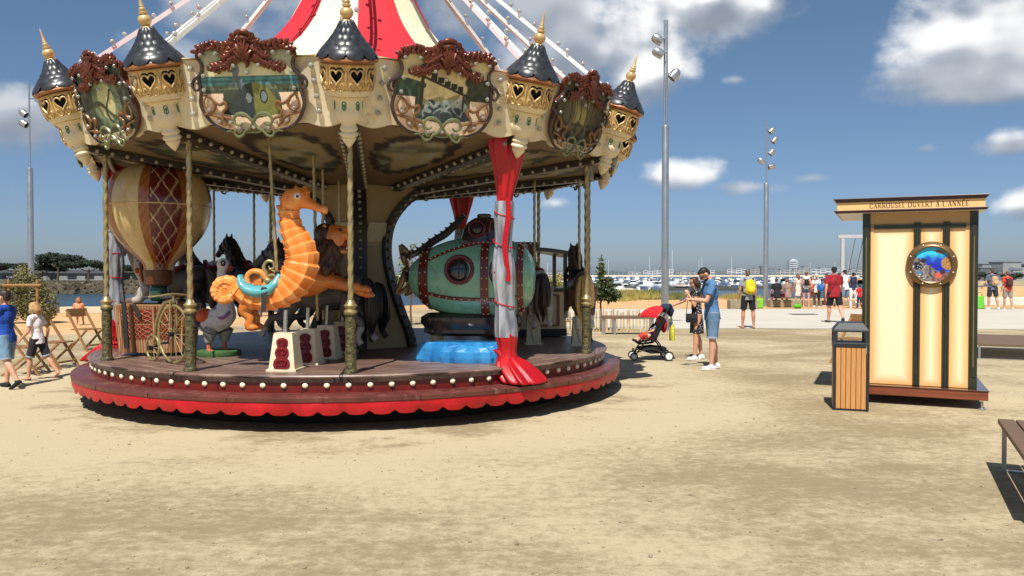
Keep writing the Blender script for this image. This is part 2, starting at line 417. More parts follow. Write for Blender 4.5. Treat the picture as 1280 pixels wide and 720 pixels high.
# pale paved esplanade behind the square
pav_m = mat('pale_paving', sr(196, 188, 172), .9, var=.06, scale=.7, bump=.1, bscale=60)
mb = MB()
rows = []
for i in range(60):
    x = -1.0 + i * 1.2
    wob = .35 * noise.noise(Vector((x * .5, 0, 0))) + .18 * noise.noise(Vector((x * 2.1, 4, 0)))
    rows.append([(x, 23.6 + wob + max(0, (x - 12)) * -.10, .006), (x, 36.2 + .5 * noise.noise(Vector((x * .3, 9, 0))) + .3 * noise.noise(Vector((x * 1.3, 2, 0))), .006)])
mb.grid([[r[0] for r in rows], [r[1] for r in rows]]); tag(mb.build('pavement', pav_m, smooth=False), kind='structure')
p = G(1004, 393.2); mb = MB(); mb.box((0, 0, .006), (1.0, .62, .012)); 
for k in range(8): mb.box((-.42 + k * .12, 0, .014), (.05, .5, .006))
o = mb.build('drain_cover', mat('cast_iron', (.06, .055, .05), .6), smooth=False, bevel=.003); o.location = (p.x, p.y, .006); tag(o, 'dark iron drain cover set flat in the pale paving', 'drain cover')

# sea
sm = bpy.data.materials.new('sea_water'); sm.use_nodes = True
t = sm.node_tree; b = t.nodes['Principled BSDF']; nd = t.nodes.new; lk = t.links.new
ge = nd('ShaderNodeNewGeometry')
b.inputs['Base Color'].default_value = (.020, .042, .058, 1); b.inputs['Roughness'].default_value = .22
h = gm2('ADD', gn(.9, 4, .6, (.55, 1.2, 1)), gm2('MULTIPLY', gn(.09, 3, .6, (.5, 1.3, 1)), 2.0))
bp = nd('ShaderNodeBump'); bp.inputs['Strength'].default_value = .75; bp.inputs['Distance'].default_value = .35; lk(h, bp.inputs['Height']); lk(bp.outputs[0], b.inputs['Normal'])
lk(gmix(gss(gn(.03, 4, .6, (.35, 1.4, 1)), .4, .62), (.016, .036, .05), (.034, .062, .078)), b.inputs['Base Color'])
SEA = -3.0
mb = MB(); mb.grid([[(x, y, SEA) for x in (-9000, -400, -60, 0, 60, 400, 9000)] for y in (34, 80, 200, 600, 2000, 9000, 15000)])
tag(mb.build('sea', sm, smooth=False), kind='structure')

# ------------------------------------------------------------------ plants
def leaves(mb, c, r, n, size, rd, flat=1.0, hollow=.35):
    c = Vector(c)
    for _ in range(n):
        d = Vector((rd.gauss(0, 1), rd.gauss(0, 1), rd.gauss(0, 1))).normalized()
        q = (hollow + (1 - hollow) * rd.random() ** .6)
        p = c + Vector((d.x * r[0], d.y * r[1], d.z * r[2])) * q
        s = size * rd.uniform(.6, 1.35)
        a = Vector((rd.gauss(0, 1), rd.gauss(0, 1), rd.gauss(0, 1) * flat)).normalized(); bb = a.orthogonal().normalized() if rd.random() < .5 else a.cross(d).normalized() if a.cross(d).length > .01 else a.orthogonal().normalized()
        mb.add([p - a * s, p + bb * s * .42, p + a * s, p - bb * s * .42], [(0, 1, 2, 3)])
def tree(name, label, cat, loc, height, trunk_r, lumps, leaf, nleaf, size, seed, group=None, trunk_top=.6, flat=1.0):
    rd = random.Random(seed); T = thing(name, label, cat, loc, 0, group)
    mb = MB(); pts = []
    lean = Vector((rd.uniform(-.06, .06), rd.uniform(-.06, .06), 0)) * height
    for i in range(6): u = i / 5; pts.append(Vector((0, 0, 0)) + lean * u * u + Vector((rd.uniform(-.01, .01) * height, 0, u * height * trunk_top)))
    mb.tube(pts, [trunk_r, trunk_r * .55], 7)
    for c, r in lumps:
        k = rd.randint(2, 4); mb.tube([pts[k], (pts[k] + Vector(c)) / 2 + Vector((0, 0, -.05 * height)), Vector(c)], [trunk_r * .45, trunk_r * .12], 5)
    mb.build('trunk', bark, T)
    mb = MB()
    tot = sum(r[0] * r[1] * r[2] for c, r in lumps) ** 1
    for c, r in lumps: leaves(mb, c, r, max(12, int(nleaf * (r[0] * r[1] * r[2]) / tot)), size, rd, flat)
    mb.build('crown', leaf, T, smooth=False)
    return T
def rlumps(rd, n, cz, rx, rz, s, oz=0):
    L_ = []
    for _ in range(n):
        a = rd.uniform(0, 6.28); q = rd.random() ** .5
        L_.append(((math.cos(a) * rx * q, math.sin(a) * rx * q, cz + rz * rd.uniform(-1, 1)), (s * rd.uniform(.7, 1.25), s * rd.uniform(.7, 1.25), s * rd.uniform(.45, .8))))
    return L_
def on_ground(px, Y):
    x = W(px, 341, Y).x; return (x, Y, gz(x, Y) if Y > 30 else 0)
leaf_o = mat('olive_leaf', sr(112, 110, 62), .75, var=.45, scale=3, c2=sr(128, 124, 74))
# staked bush on the left
rd = random.Random(3)
p = on_ground(36, 26.0)
tree('staked_bush', 'feathery green and rust bush tied inside a wooden stake frame, left of the carousel', 'bush', p, 1.75, .05,
     [((-.55, 0, .75), (.5, .4, .7)), ((.05, .1, .9), (.5, .45, .8)), ((.5, 0, .6), (.42, .4, .6)), ((-.2, 0, 1.5), (.3, .3, .45)), ((.25, 0, .35), (.6, .4, .35))], leaf_o, 5200, .05, 3)
T = thing('stake_frame', 'pale timber stake frame with a cross rail round the feathery bush', 'plant support', p)
for x in (-.47, .45): mb = MB(); mb.tube([(x, -.3, 0), (x, -.3, 1.42)], .045, 8); mb.build('stake', wood_seat, T)
mb = MB(); mb.tube([(-.62, -.36, 1.25), (.6, -.36, 1.25)], .04, 8); mb.build('rail', wood_seat, T)
# plants seen through and beside the carousel
tree('young_pine', 'young pine with a bare stem and long needles behind the slat fence', 'tree', on_ground(752, 22.6), 2.05, .03,
     [((.1, 0, 1.25), (.36, .3, .3)), ((-.2, 0, 1.05), (.3, .3, .2)), ((.3, .1, 1.0), (.3, .25, .2)), ((0, 0, 1.65), (.16, .16, .3)), ((-.02, 0, 1.95), (.07, .07, .2))], leaf_d, 620, .085, 4, trunk_top=.95)
tree('yellow_shrub', 'yellowish green shrub behind the ornate tram cab', 'shrub', on_ground(694, 27.5), 1.7, .04,
     rlumps(random.Random(5), 7, .95, .3, .6, .34), leaf_y, 1300, .06, 5)
tree('garden_tree', 'thin leafed green tree seen under the canopy left of the seahorse neck', 'tree', on_ground(326, 30), 3.1, .05,
     [((.3, 0, 1.9), (.5, .4, .5)), ((-.35, 0, 1.5), (.5, .4, .35)), ((.75, 0, 1.45), (.5, .4, .4)), ((.55, 0, 2.5), (.35, .3, .5)), ((-.7, 0, 1.2), (.3, .3, .25)), ((1.2, 0, 1.9), (.4, .4, .5)), ((1.5, 0, 2.6), (.4, .4, .5))], leaf_d, 1500, .07, 6, trunk_top=.7)
tree('sapling', 'upright wispy sapling seen under the canopy behind the submarine tail', 'tree', on_ground(514, 25), 2.6, .035,
     [((.1, 0, 1.5), (.35, .3, .5)), ((-.25, 0, 1.9), (.16, .16, .4)), ((.35, 0, 2.1), (.13, .13, .45)), ((.05, 0, 2.3), (.12, .12, .4)), ((-.5, 0, 1.3), (.25, .2, .35)), ((.6, 0, 1.4), (.25, .2, .35))], leaf_m, 1000, .06, 7, trunk_top=.8)
# scrub on the dune
rd = random.Random(12)
sc_m = [leaf_y, leaf_m]
def scrub(px, Y, wd, ht, m, lab, i):
    T = thing('dune_scrub', lab, 'scrub', on_ground(px, Y), 0, 'low scrub along the dune crest')
    mb = MB(); r2 = random.Random(100 + i)
    for _ in range(420):
        x = r2.gauss(0, wd * .42); y = r2.gauss(0, .5); h_ = ht * r2.uniform(.35, 1.0) * math.exp(-(x / wd) ** 2)
        a = r2.uniform(-.5, .5); b_ = .03
        mb.add([(x - b_, y, 0), (x + b_, y, 0), (x + a * h_ + b_ * .3, y, h_), (x + a * h_ - b_ * .3, y, h_)], [(0, 1, 2, 3)])
    mb.build('foliage', m, T, smooth=False)
    for _ in range(4): x = r2.gauss(0, wd * .3); mb = MB(); mb.tube([(x, 0, 0), (x + .1, 0, ht * .5)], .02, 5); mb.build('stem', bark, T)
for i, (px, Y, wd, ht, k, lab) in enumerate([(790, 49, 2.6, .62, 0, 'straw coloured scrub on the dune crest left of the tall light mast'), (812, 50, 1.6, .7, 1, 'greener scrub tuft just left of the tall light mast'),
        (848, 49.5, 2.2, .55, 1, 'green scrub clump between the light mast and the man in blue'), (768, 47, 1.4, .4, 0, 'small dry tuft nearest the young pine on the dune'), (922, 49, 1.6, .35, 0, 'low dry scrub behind the man with the yellow backpack')]):
    scrub(px, Y, wd, ht, sc_m[k], lab, i)
# far pines and the long shed across the channel on the left
pine_m = mat('far_pine_needles', sr(44, 54, 38), .85, var=.35, scale=.6)
rd = random.Random(21)
def far_pine(px, Y, H, Wd, lab):
    T = thing('umbrella_pine', lab, 'tree', (W(px, 341, Y).x, Y, -.6), 0, 'pines across the channel')
    mb = MB(); mb.tube([(0, 0, 0), (.3, 0, H * .6)], [.3, .18], 6)
    for s in (-1, 1): mb.tube([(.2, 0, H * .45), (s * Wd * .3, 0, H * .7)], [.16, .08], 5)
    mb.build('trunk', bark, T)
    mb = MB(); r2 = random.Random(int(px))
    for _ in range(14):
        x = r2.uniform(-1, 1) * Wd * .5; zz = H * (.72 + .28 * math.sqrt(max(0, 1 - (x / (Wd * .52)) ** 2)) * r2.uniform(.3, .95))
        leaves(mb, (x, r2.uniform(-1, 1) * Wd * .3, zz - H * .06), (Wd * .2, Wd * .2, H * .14), 240, .40, r2, 1, .2)
    mb.build('crown', pine_m, T, smooth=False)
pines = [(72, 215, 7.6, 11, 'tallest domed pine across the channel, right of the left light mast'), (110, 212, 5.6, 12, 'wide flat topped pine just left of the wrapped curtain'),
         (18, 225, 5.2, 14, 'broad dark pine at the far left edge across the channel'), (268, 230, 5.4, 7, 'small round pine seen behind the black carousel horse'),
         (52, 222, 4.6, 10, 'low pine behind the stake frame'), (150, 228, 4.4, 10, 'low pine hidden behind the wrapped curtain and balloon'), (205, 232, 4.0, 9, 'low pine behind the balloon basket'), (-20, 225, 5.0, 12, 'pine just outside the left edge')]
for a in pines[:7]: far_pine(*a)
T = thing('long_shed', 'long low white shed with dark roof under the far pines', 'building', (W(110, 341, 236).x, 236, -.5))
shed_w = mat('shed_wall', sr(142, 144, 144), .8, var=.1, scale=.3)
mb = MB(); mb.box((0, 0, 1.0), (62, 8, 2.0)); mb.build('wall', shed_w, T, smooth=False)
mb = MB(); mb.box((0, 0, 2.12), (63, 9, .24)); mb.prism([(-31.5, 2.24), (31.5, 2.24), (31.3, 3.0), (-31.3, 3.0)], -3, 3); mb.build('roof', mat('shed_roof', sr(86, 88, 92), .8), T, smooth=False)
for k in range(12): mb = MB(); mb.box((-28 + k * 5.1, -4.06, .95), (2.6, .1, 1.1)); mb.build('window', mat('far_window', (.03, .035, .04), .2) if k == 0 else bpy.data.materials['far_window'], T, smooth=False)
# rock breakwater across the channel
mb = MB(); rd = random.Random(31)
rock_m = mat('dark_rock', sr(80, 72, 56), .95, var=.45, scale=.35, bump=.6, bscale=3)
for i in range(1700):
    x = rd.uniform(-135, -18); dpt = rd.random(); y = 176 + dpt * 14; z = SEA - .3 + 2.6 * dpt * rd.uniform(.85, 1.1)
    s = rd.uniform(.28, .85); Q = Matrix.Translation((x, y, z)) @ Matrix.Rotation(rd.uniform(0, 6), 4, Vector((rd.gauss(0, 1), rd.gauss(0, 1), rd.gauss(0, 1))).normalized())
    mb.box((0, 0, 0), (s * 2.1, s * 1.6, s * 1.2), Q, .7)
tag(mb.build('breakwater_rocks', rock_m, smooth=False), 'tumbled dark boulders of the breakwater across the channel', 'rocks', kind='stuff')
mb = MB(); mb.grid([[(x, y, z + .15 * noise.noise(Vector((x * .1, y, 0)))) for x in range(-420, 5, 5)] for y, z in ((178, SEA - 1), (188, -.75), (250, -.7), (420, -.6), (900, SEA - 1))])
tag(mb.build('far_bank', mat('far_bank_soil', sr(104, 96, 76), .95, var=.3, scale=.15), smooth=True, angle=180), kind='structure')
# quay kerb at the water's edge on the left
T = tag(MB().box((0, 0, .09), (30, .45, .3)).build('quay_kerb', mat('pale_stone', sr(206, 192, 164), .9, var=.1, scale=2), smooth=False, bevel=.02), 'long pale stone kerb along the water on the left', 'kerb')
T.location = (-26.2, 33.2, 0)

# ------------------------------------------------------------------ far shore: the white town
mb = MB(); rd = random.Random(41)
def ridge(x): return 3.5 + 2.6 * noise.noise(Vector((x * .008, 0, 0))) + 1.8 * noise.noise(Vector((x * .05, 3, 0)))
mb.grid([[(x, 1010, SEA - 1) for x in range(-300, 1000, 6)], [(x, 1014, SEA + .9) for x in range(-300, 1000, 6)], [(x, 1040, SEA + 2 + ridge(x) * .6) for x in range(-300, 1000, 6)], [(x, 1060, SEA + 3 + ridge(x)) for x in range(-300, 1000, 6)], [(x, 1200, SEA + 2 + ridge(x)) for x in range(-300, 1000, 6)], [(x, 1500, SEA - 2) for x in range(-300, 1000, 6)]])
tag(mb.build('far_shore', mat('far_shore_green', sr(92, 100, 100), .95, var=.3, scale=.05), smooth=False), kind='structure')
mb = MB(); mb.grid([[(x, 1008, SEA - .6) for x in range(-250, 1000, 25)], [(x, 1016, SEA + 1.5) for x in range(-250, 1000, 25)]])
tag(mb.build('beach', mat('far_sand', sr(214, 196, 164), .95), smooth=False), kind='structure')
far_white = [mat('far_white_wall', sr(198, 200, 202), .8, var=.05, scale=.1), mat('far_cream_wall', sr(182, 178, 168), .8, var=.05, scale=.1), mat('far_grey_wall', sr(134, 140, 146), .8, var=.08, scale=.1)]  # distance haze is put into these greyed wall colours
far_glass = mat('far_balcony_shade', sr(112, 124, 136), .5, var=.2, scale=.3)
far_roof = mat('far_slate_roof', sr(112, 112, 116), .8)
def block_mesh(wd, ht, fl, m, steps):
    mb = MB(); dep = 12
    for i in range(steps):
        x0 = -wd / 2 + wd * i / steps; hh = ht * (1 - .22 * ((i * 7 + steps) % 3) * .5)
        mb.cur = 0; mb.box((x0 + wd / steps / 2, 0, hh / 2), (wd / steps, dep + i * .1, hh))
        n = max(2, int(hh / 3)); mb.cur = 1
        for k in range(n): mb.box((x0 + wd / steps / 2, -dep / 2 - .1, hh * (k + .55) / n), (wd / steps * .82, .3 + i * .11, hh / n * .42))
        mb.cur = 2; mb.box((x0 + wd / steps / 2, 0, hh + .4), (wd / steps * .9, dep * .8 + i * .1, .8))
    return mb.mesh('apartment_block', [m, far_glass, far_roof], False)
kinds = [block_mesh(16, 11, 4, far_white[0], 3), block_mesh(24, 9, 3, far_white[0], 4), block_mesh(12, 13, 4, far_white[1], 2), block_mesh(30, 7, 2, far_white[1], 5), block_mesh(18, 12, 4, far_white[2], 3), block_mesh(9, 8, 3, far_white[0], 2)]
labs = ['pale stepped apartment block in the row along the far shore', 'wide white seafront block with several steps on the far shore', 'narrow cream apartment block on the far shore', 'long low cream row on the far shore', 'grey apartment block among white ones on the far shore', 'small white house block on the far shore']
rd = random.Random(43); x = -20.0; i = 0
while x < 560:
    k = rd.choice([0, 0, 1, 2, 2, 3, 4, 5]); wd = (16, 24, 12, 30, 18, 9)[k]
    x += wd / 2 + rd.choice([.5, 1, 2, 9, 16])
    sc_ = hsm(x, 60, 220) * .45 + .55
    o = inst('apartment_block', kinds[k]); o.location = (x, 1030 + rd.uniform(-6, 8), SEA + 1.2 + rd.uniform(0, 1.4)); o.scale = (1, 1, sc_ * rd.uniform(.5, 1.15) * .92)
    tag(o, labs[k], 'apartment block', 'white buildings along the far shore'); x += wd / 2; i += 1
T = thing('tower_block', 'single tall white tower block rising above the far shore right of the second light mast', 'tower', (W(990, 341, 1060).x, 1060, SEA))
mb = MB(); mb.box((0, 0, 10.5), (10.5, 12, 21)); mb.box((1, 0, 22), (5, 6, 2)); mb.build('wall', far_white[0], T, smooth=False)
for k in range(7): mb = MB(); mb.box((0, -6.1, 2.4 + k * 2.75), (9.4, .4, 1.1)); mb.build('balcony', far_glass, T, smooth=False)
# nearer grey blocks on the right edge
grey_b = [mat('grey_block_wall', sr(150, 152, 150), .85, var=.1, scale=.2), mat('dark_block_wall', sr(104, 108, 112), .85, var=.1, scale=.2)]
for i, (px, wd, ht, mi, lab) in enumerate([(1226, 8, 5.0, 1, 'low dark grey building beside the right edge of the kiosk'), (1240, 9, 6.6, 0, 'stepped pale grey building right of the kiosk'), (1256, 10, 7.4, 0, 'tallest grey building on the shore at the right'), (1275, 9, 6.6, 1, 'grey building at the right edge of the picture'), (1293, 10, 6.0, 0, 'pale grey building beyond the right edge')]):
    T = thing('shore_building', lab, 'building', (W(px, 341, 330).x, 330 + i % 2 * 6, -1.5), 8, 'grey buildings on the shore right of the kiosk')
    mb = MB(); mb.box((0, 0, ht / 2), (wd * .82, 8, ht)); mb.box((wd * .22, -2, ht * .36), (wd * .7, 8, ht * .72)); mb.build('wall', grey_b[mi], T, smooth=False)
    for k in range(3): mb = MB(); mb.box((-.3, -6.1, ht * (.2 + .22 * k)), (wd * .6, .3, ht * .1)); mb.build('window', far_glass, T, smooth=False)
    mb = MB(); mb.box((0, 0, ht + .15), (wd * .86, 8.4, .3)); mb.build('roof', far_roof, T, smooth=False)
mb = MB(); mb.grid([[(x, y, z) for x in range(150, 420, 10)] for y, z in ((290, SEA - 1), (300, -1.6), (420, -1.2), (600, SEA - 2))])
tag(mb.build('right_bank', mat('bank_sand', sr(168, 150, 116), .95, var=.2, scale=.2), smooth=True), kind='structure')
for i, (px, H, Wd, lab) in enumerate([(1231, 3.4, 9, 'dark clump of trees in front of the grey shore buildings'), (1266, 3.0, 10, 'second dark tree clump below the grey buildings at the right')]):
    T = thing('shore_tree', lab, 'tree', (W(px, 341, 312).x, 312, -1.6)); r2 = random.Random(i)
    MB().tube([(0, 0, 0), (0, 0, H * .7)], [.3, .15], 6).build('trunk', bark, T)
    mb = MB()
    for _ in range(9): leaves(mb, (r2.uniform(-1, 1) * Wd * .45, 0, H * r2.uniform(.4, .8)), (1.8, 1.6, H * .3), 80, .5, r2, 1, .2)
    mb.build('crown', pine_m, T, smooth=False)

# ------------------------------------------------------------------ marina
hull_w = mat('white_boat_hull', sr(236, 236, 234), .3, var=.04); hull_b = mat('navy_boat_hull', sr(40, 52, 78), .3)
boat_glass = mat('boat_window', (.02, .025, .03), .15); boat_cover = mat('blue_boat_cover', sr(66, 84, 118), .7); beige_cover = mat('beige_boat_cover', sr(188, 178, 158), .8)
def hull(mb, L_, B_, H_):
    out = [(-L_ / 2, -B_ * .42), (0, -B_ / 2), (L_ * .28, -B_ * .4), (L_ / 2, 0), (L_ * .28, B_ * .4), (0, B_ / 2), (-L_ / 2, B_ * .42)]
    n = len(out); vs = [(x * .9, y * .7, 0) for x, y in out] + [(x, y, H_ * (1 + .35 * max(0, x / L_))) for x, y in out]
    mb.add(vs, [tuple(reversed(range(n))), tuple(range(n, 2 * n))] + [(i, (i + 1) % n, (i + 1) % n + n, i + n) for i in range(n)])
def boat_mesh(k):
    mb = MB()
    if k == 0:
        hull(mb, 6.5, 2.3, 1.0); mb.box((.3, 0, 1.55), (2.2, 1.7, 1.1), None, .75); mb.cur = 1; mb.box((.34, 0, 1.72), (2.0, 1.74, .42), None, .85); mb.cur = 0; mb.box((-3.1, 0, 1.0), (.5, .5, 1.0)); mb.tube([(-.5, 0, 2), (-.6, 0, 3.2)], .03, 5)
    elif k == 1:
        hull(mb, 5.4, 2.1, .85); mb.box((-.2, 0, 1.2), (.7, .8, .9)); mb.cur = 1; mb.box((.1, 0, 1.75), (.06, .9, .45)); mb.cur = 2; mb.box((1.2, 0, 1.05), (1.5, 1.2, .25)); mb.cur = 0; mb.box((-2.7, 0, .95), (.45, .45, .9))
    elif k == 2:
        hull(mb, 8.0, 2.7, 1.1); mb.box((.4, 0, 1.4), (3.2, 1.7, .6), None, .8); mb.cur = 1; mb.box((.5, 0, 1.42), (2.6, 1.74, .22)); mb.cur = 0; mb.tube([(.8, 0, 1.2), (.8, 0, 10.0)], .06, 5); mb.tube([(.8, 0, 2.3), (-3.2, 0, 2.2)], .07, 5); mb.cur = 2; mb.tube([(.6, 0, 2.45), (-3.0, 0, 2.35)], .16, 6)
    elif k == 3:
        hull(mb, 7.4, 2.5, 1.2); mb.box((-.6, 0, 1.9), (2.8, 2.0, 1.5), None, .8); mb.cur = 1; mb.box((-.5, 0, 2.15), (2.5, 2.04, .5), None, .9); mb.cur = 0; mb.box((-.8, 0, 2.75), (2.4, 1.8, .16)); mb.tube([(-1, 0, 2.8), (-1, 0, 4.4)], .03, 5)
    else:
        hull(mb, 5.8, 2.1, .9); mb.cur = 2; mb.box((-.2, 0, 1.15), (4.4, 1.8, .5), None, .6)
    return mb
bm_ = [boat_mesh(k) for k in range(5)]
boat_kinds = [bm_[0].mesh('cabin_boat', [hull_w, boat_glass, boat_cover], False), bm_[1].mesh('open_boat', [hull_w, boat_glass, beige_cover], False), bm_[2].mesh('sailing_boat', [hull_w, boat_glass, boat_cover], False),
              bm_[3].mesh('motor_cruiser', [hull_w, boat_glass, boat_cover], False), bm_[4].mesh('covered_boat', [hull_w, boat_glass, boat_cover], False), bm_[4].mesh('covered_boat', [hull_b, boat_glass, beige_cover], False)]
bnames = ['cabin_boat', 'open_boat', 'sailing_boat', 'motor_cruiser', 'covered_boat', 'covered_boat']
blabs = ['white boat with small cabin moored in the crowded marina', 'open white boat with a centre console in the marina', 'white sailing boat with a bare mast in the marina', 'white cruiser with a tall wheelhouse in the marina', 'white hull under a blue cover in the marina', 'navy hull under a beige cover in the marina']
rd = random.Random(51); nb = 0
for row in range(9):
    Yr = 226 + row * 26 + row * row * 1.2
    x0, x1 = .045 * Yr, .60 * Yr
    if row < 2: x1 = .30 * Yr
    stepx = 4.3 + row * .75
    x = x0
    while x < x1 and nb < 290:
        px_ = 640 + 1000 * x / Yr
        if rd.random() < .93 and (px_ < 1085 or px_ > 1218):
            k = rd.choices(range(6), (30, 24, 14, 18, 9, 5))[0]
            o = inst(bnames[k], boat_kinds[k]); o.location = (x, Yr + rd.uniform(-5, 5), SEA - .1); o.rotation_euler = (0, 0, R_(90 + rd.choice([0, 180]) + rd.uniform(-25, 25))); s = rd.uniform(.85, 1.2); o.scale = (s, s, s)
            tag(o, blabs[k], 'boat', 'boats moored in the marina'); nb += 1
        x += stepx * rd.uniform(.7, 1.4)
pont_m = mat('pontoon', sr(86, 82, 76), .9)
for i, (a, b_, Y, lab) in enumerate([(748, 930, 219, 'long dark pontoon in front of the nearest row of boats'), (740, 1060, 246, 'second pontoon among the moored boats'), (735, 1060, 300, 'third pontoon deeper in the marina')]):
    xa, xb = W(a, 341, Y).x, W(b_, 341, Y).x
    o = MB().box((0, 0, 0), (xb - xa, 1.6, .55)).build('pontoon', pont_m, smooth=False); o.location = ((xa + xb) / 2, Y - 3, SEA + .3); tag(o, lab, 'pontoon', 'marina pontoons')
for i, (px, Y, k, rz) in enumerate([(752, 178, 0, 95), (768, 182, 3, 170), (783, 176, 5, 10), (797, 180, 1, 160), (815, 185, 4, 20), (745, 190, 5, 0)]):
    o = inst(bnames[k], boat_kinds[k]); o.location = (W(px, 341, Y).x, Y, SEA - .1); o.rotation_euler = (0, 0, R_(rz))
    tag(o, ['white cabin boat on the near water left of the mast', 'white cruiser lying side on nearest the dune', 'navy hull under a beige cover on the near water', 'open white boat by the dune scrub', 'white hull under blue cover just left of the mast', 'navy hull under beige cover beside the young pine'][i], 'boat', 'boats on the near water')

# ------------------------------------------------------------------ light masts
def lamp_mast(loc, H, zj, r1, r2, heads, lab, twin=True):
    T = thing('light_mast', lab, 'light mast', loc, 0, 'steel light masts')
    mb = MB(); mb.lathe([(r1 * 1.9, 0), (r1 * 1.9, .03), (r1, .04), (r1 * .96, zj - .05), (r1 * .8, zj)], 18); mb.build('mast', steel, T)
    mb = MB()
    for s in ((-1, 1) if twin else (0,)): mb.tube([(s * r2 * 1.25, 0, zj - .1), (s * r2 * 1.25, 0, H)], r2, 10)
    for q in (.25, .6, .95): mb.box((0, 0, zj + (H - zj) * q), (r2 * 4, r2, .05))
    mb.build('upper_mast', steel, T)
    for (dx, dy, z, tilt) in heads:
        mb = MB(); s = 1 if dx > 0 else -1
        c = Vector((dx, dy, z)); mb.tube([(0, 0, z + .02), (dx * .6, dy * .6, z + .02), c], .022, 6)
        Q = Matrix.Translation(c) @ Matrix.Rotation(R_(s * tilt), 4, 'Y')
        mb.lathe([(0, .17), (.08, .16), (.125, .10), (.14, -.02), (.135, -.16), (.12, -.16), (.11, -.12), (0, -.12)], 14, Q)
        hd = mb.build('lamp_head', steel, T)
        MB().lathe([(.112, -.135), (0, -.145)], 14, Q).build('lens', boat_glass, hd)
    return T
p = G(831, 412.5); lamp_mast((p.x, p.y, 0), W(831, 25, p.y).z, W(831, 157, p.y).z, .105, .028, [(-.24, 0, W(0, 49, p.y).z, 55), (-.24, -.1, W(0, 67, p.y).z, 60), (.26, 0, W(0, 93, p.y).z, 40)], 'nearest tall steel light mast behind the pushchair')
p = G(957, 383); lamp_mast((p.x, p.y, 0), W(957, 150, p.y).z, W(957, 229, p.y).z, .12, .03, [(.26, 0, W(0, 163, p.y).z, 50), (.4, 0, W(0, 175, p.y).z, 40), (.26, 0, W(0, 190, p.y).z, 40), (-.26, 0, W(0, 201, p.y).z, 50), (.3, .1, W(0, 208, p.y).z, 80)], 'farther steel light mast right of the man with the yellow backpack', False)
p = G(39.5, 393); lamp_mast((p.x, p.y, 0), W(38, 104, p.y).z, W(38, 210, p.y).z, .115, .03, [(.42, 0, W(0, 124, p.y).z, 30), (-.24, 0, W(0, 141, p.y).z, 50), (-.24, 0, W(0, 154, p.y).z, 60)], 'steel light mast beside the staked bush on the left', False)

# ------------------------------------------------------------------ slat fence, stone seats, swing frame
slat_m = mat('chestnut_slats', sr(190, 164, 122), .85, var=.35, scale=3)
T = thing('slat_fence', 'low fence of split chestnut slats wired together behind the long bench', 'fence', (0, 0, 0))
mb = MB(); rd = random.Random(61)
xa, xb = W(660, 341, 22.4).x, W(812, 341, 22.4).x
x = xa
while x < xb:
    h_ = rd.uniform(.52, .64); lx = rd.uniform(-.03, .03); mb.bar((x, 22.4 + rd.uniform(-.015, .015), 0), (x + lx, 22.4, h_), rd.uniform(.035, .06), .018, (0, 1, 0)); x += rd.uniform(.075, .115)
mb.build('slats', slat_m, T, smooth=False)
mb = MB()
for z in (.14, .42): mb.tube([(xa, 22.385, z), ((xa + xb) / 2, 22.385, z - .02), (xb, 22.385, z)], .006, 5)
mb.build('wire', steel, T)
stone = mat('rough_seat_stone', sr(148, 134, 108), .95, var=.2, scale=2.5, bump=.6, bscale=9)
for i, (a, b_, Y, h_, lab) in enumerate([(911, 946, 36.6, .42, 'short stone seat block left of the farther light mast'), (961, 1000, 38.3, .36, 'long low stone seat with two people on it'), (1002, 1086, 40.2, .26, 'low stone seat behind the standing crowd'), (1224, 1300, 40.5, .4, 'pale stone seat behind the couple right of the kiosk')]):
    xa, xb = W(a, 341, Y).x, W(b_, 341, Y).x
    mb = MB(); mb.box((0, 0, h_ / 2), (xb - xa, .6, h_)); o = mb.build('stone_seat', stone if i < 3 else mat('pale_concrete', sr(214, 208, 196), .9), smooth=False, bevel=.03); o.location = ((xa + xb) / 2, Y, 0); tag(o, lab, 'stone seat', 'stone seats at the back of the esplanade')
T = thing('swing_frame', 'white beam swing frame with thin chains left of the kiosk roof', 'swing', (W(1053, 341, 54).x, 54, 0), -12)
zt = W(0, 298, 54).z; frame_grey = mat('pale_grey_frame', sr(176, 180, 182), .6, var=.08)
for x in (0, 3.4):
    mb = MB(); mb.box((x, 0, zt / 2 - .3), (.2, .24, zt + .6)); mb.build('post', frame_grey, T, smooth=False)
mb = MB(); mb.box((1.7, 0, zt + .13), (4.0, .26, .22)); mb.build('beam', frame_grey, T, smooth=False)
for x in (.8, 1.3, 2.2, 2.7): mb = MB(); mb.tube([(x, 0, zt), (x - .55, .3, .75)], .018, 5); mb.build('chain', black, T)
for x in (.5, 1.9): mb = MB(); mb.box((x, .3, .74), (.62, .24, .05)); mb.build('seat', black, T, smooth=False)
# ================================================================== the carousel
CX, CY, AZ0 = -2.24, 11.93, 8.7
car = thing('carousel', 'round fairground carousel with cream crown, slate towers, red and cream tent and bulb edged deck', 'carousel', (CX, CY, 0))
DECK = .58
def av(a): a = R_(a); return Vector((math.sin(a), -math.cos(a), 0))
def tv(a): a = R_(a); return Vector((math.cos(a), math.sin(a), 0))
def ring_frame(a, R, z, tilt=0):          # X along the rim, -Y outward, Z up leaning outward by tilt
    return Matrix.Translation(av(a) * R + Vector((0, 0, z))) @ Matrix.Rotation(R_(a), 4, 'Z') @ Matrix.Rotation(R_(tilt), 4, 'X')
def rel(a): return (a - 10.5 + 180) % 360 - 180       # angle from the side that faces the square
small_bulbs = MB()                         # the many tiny bulbs, past the hundred that show largest

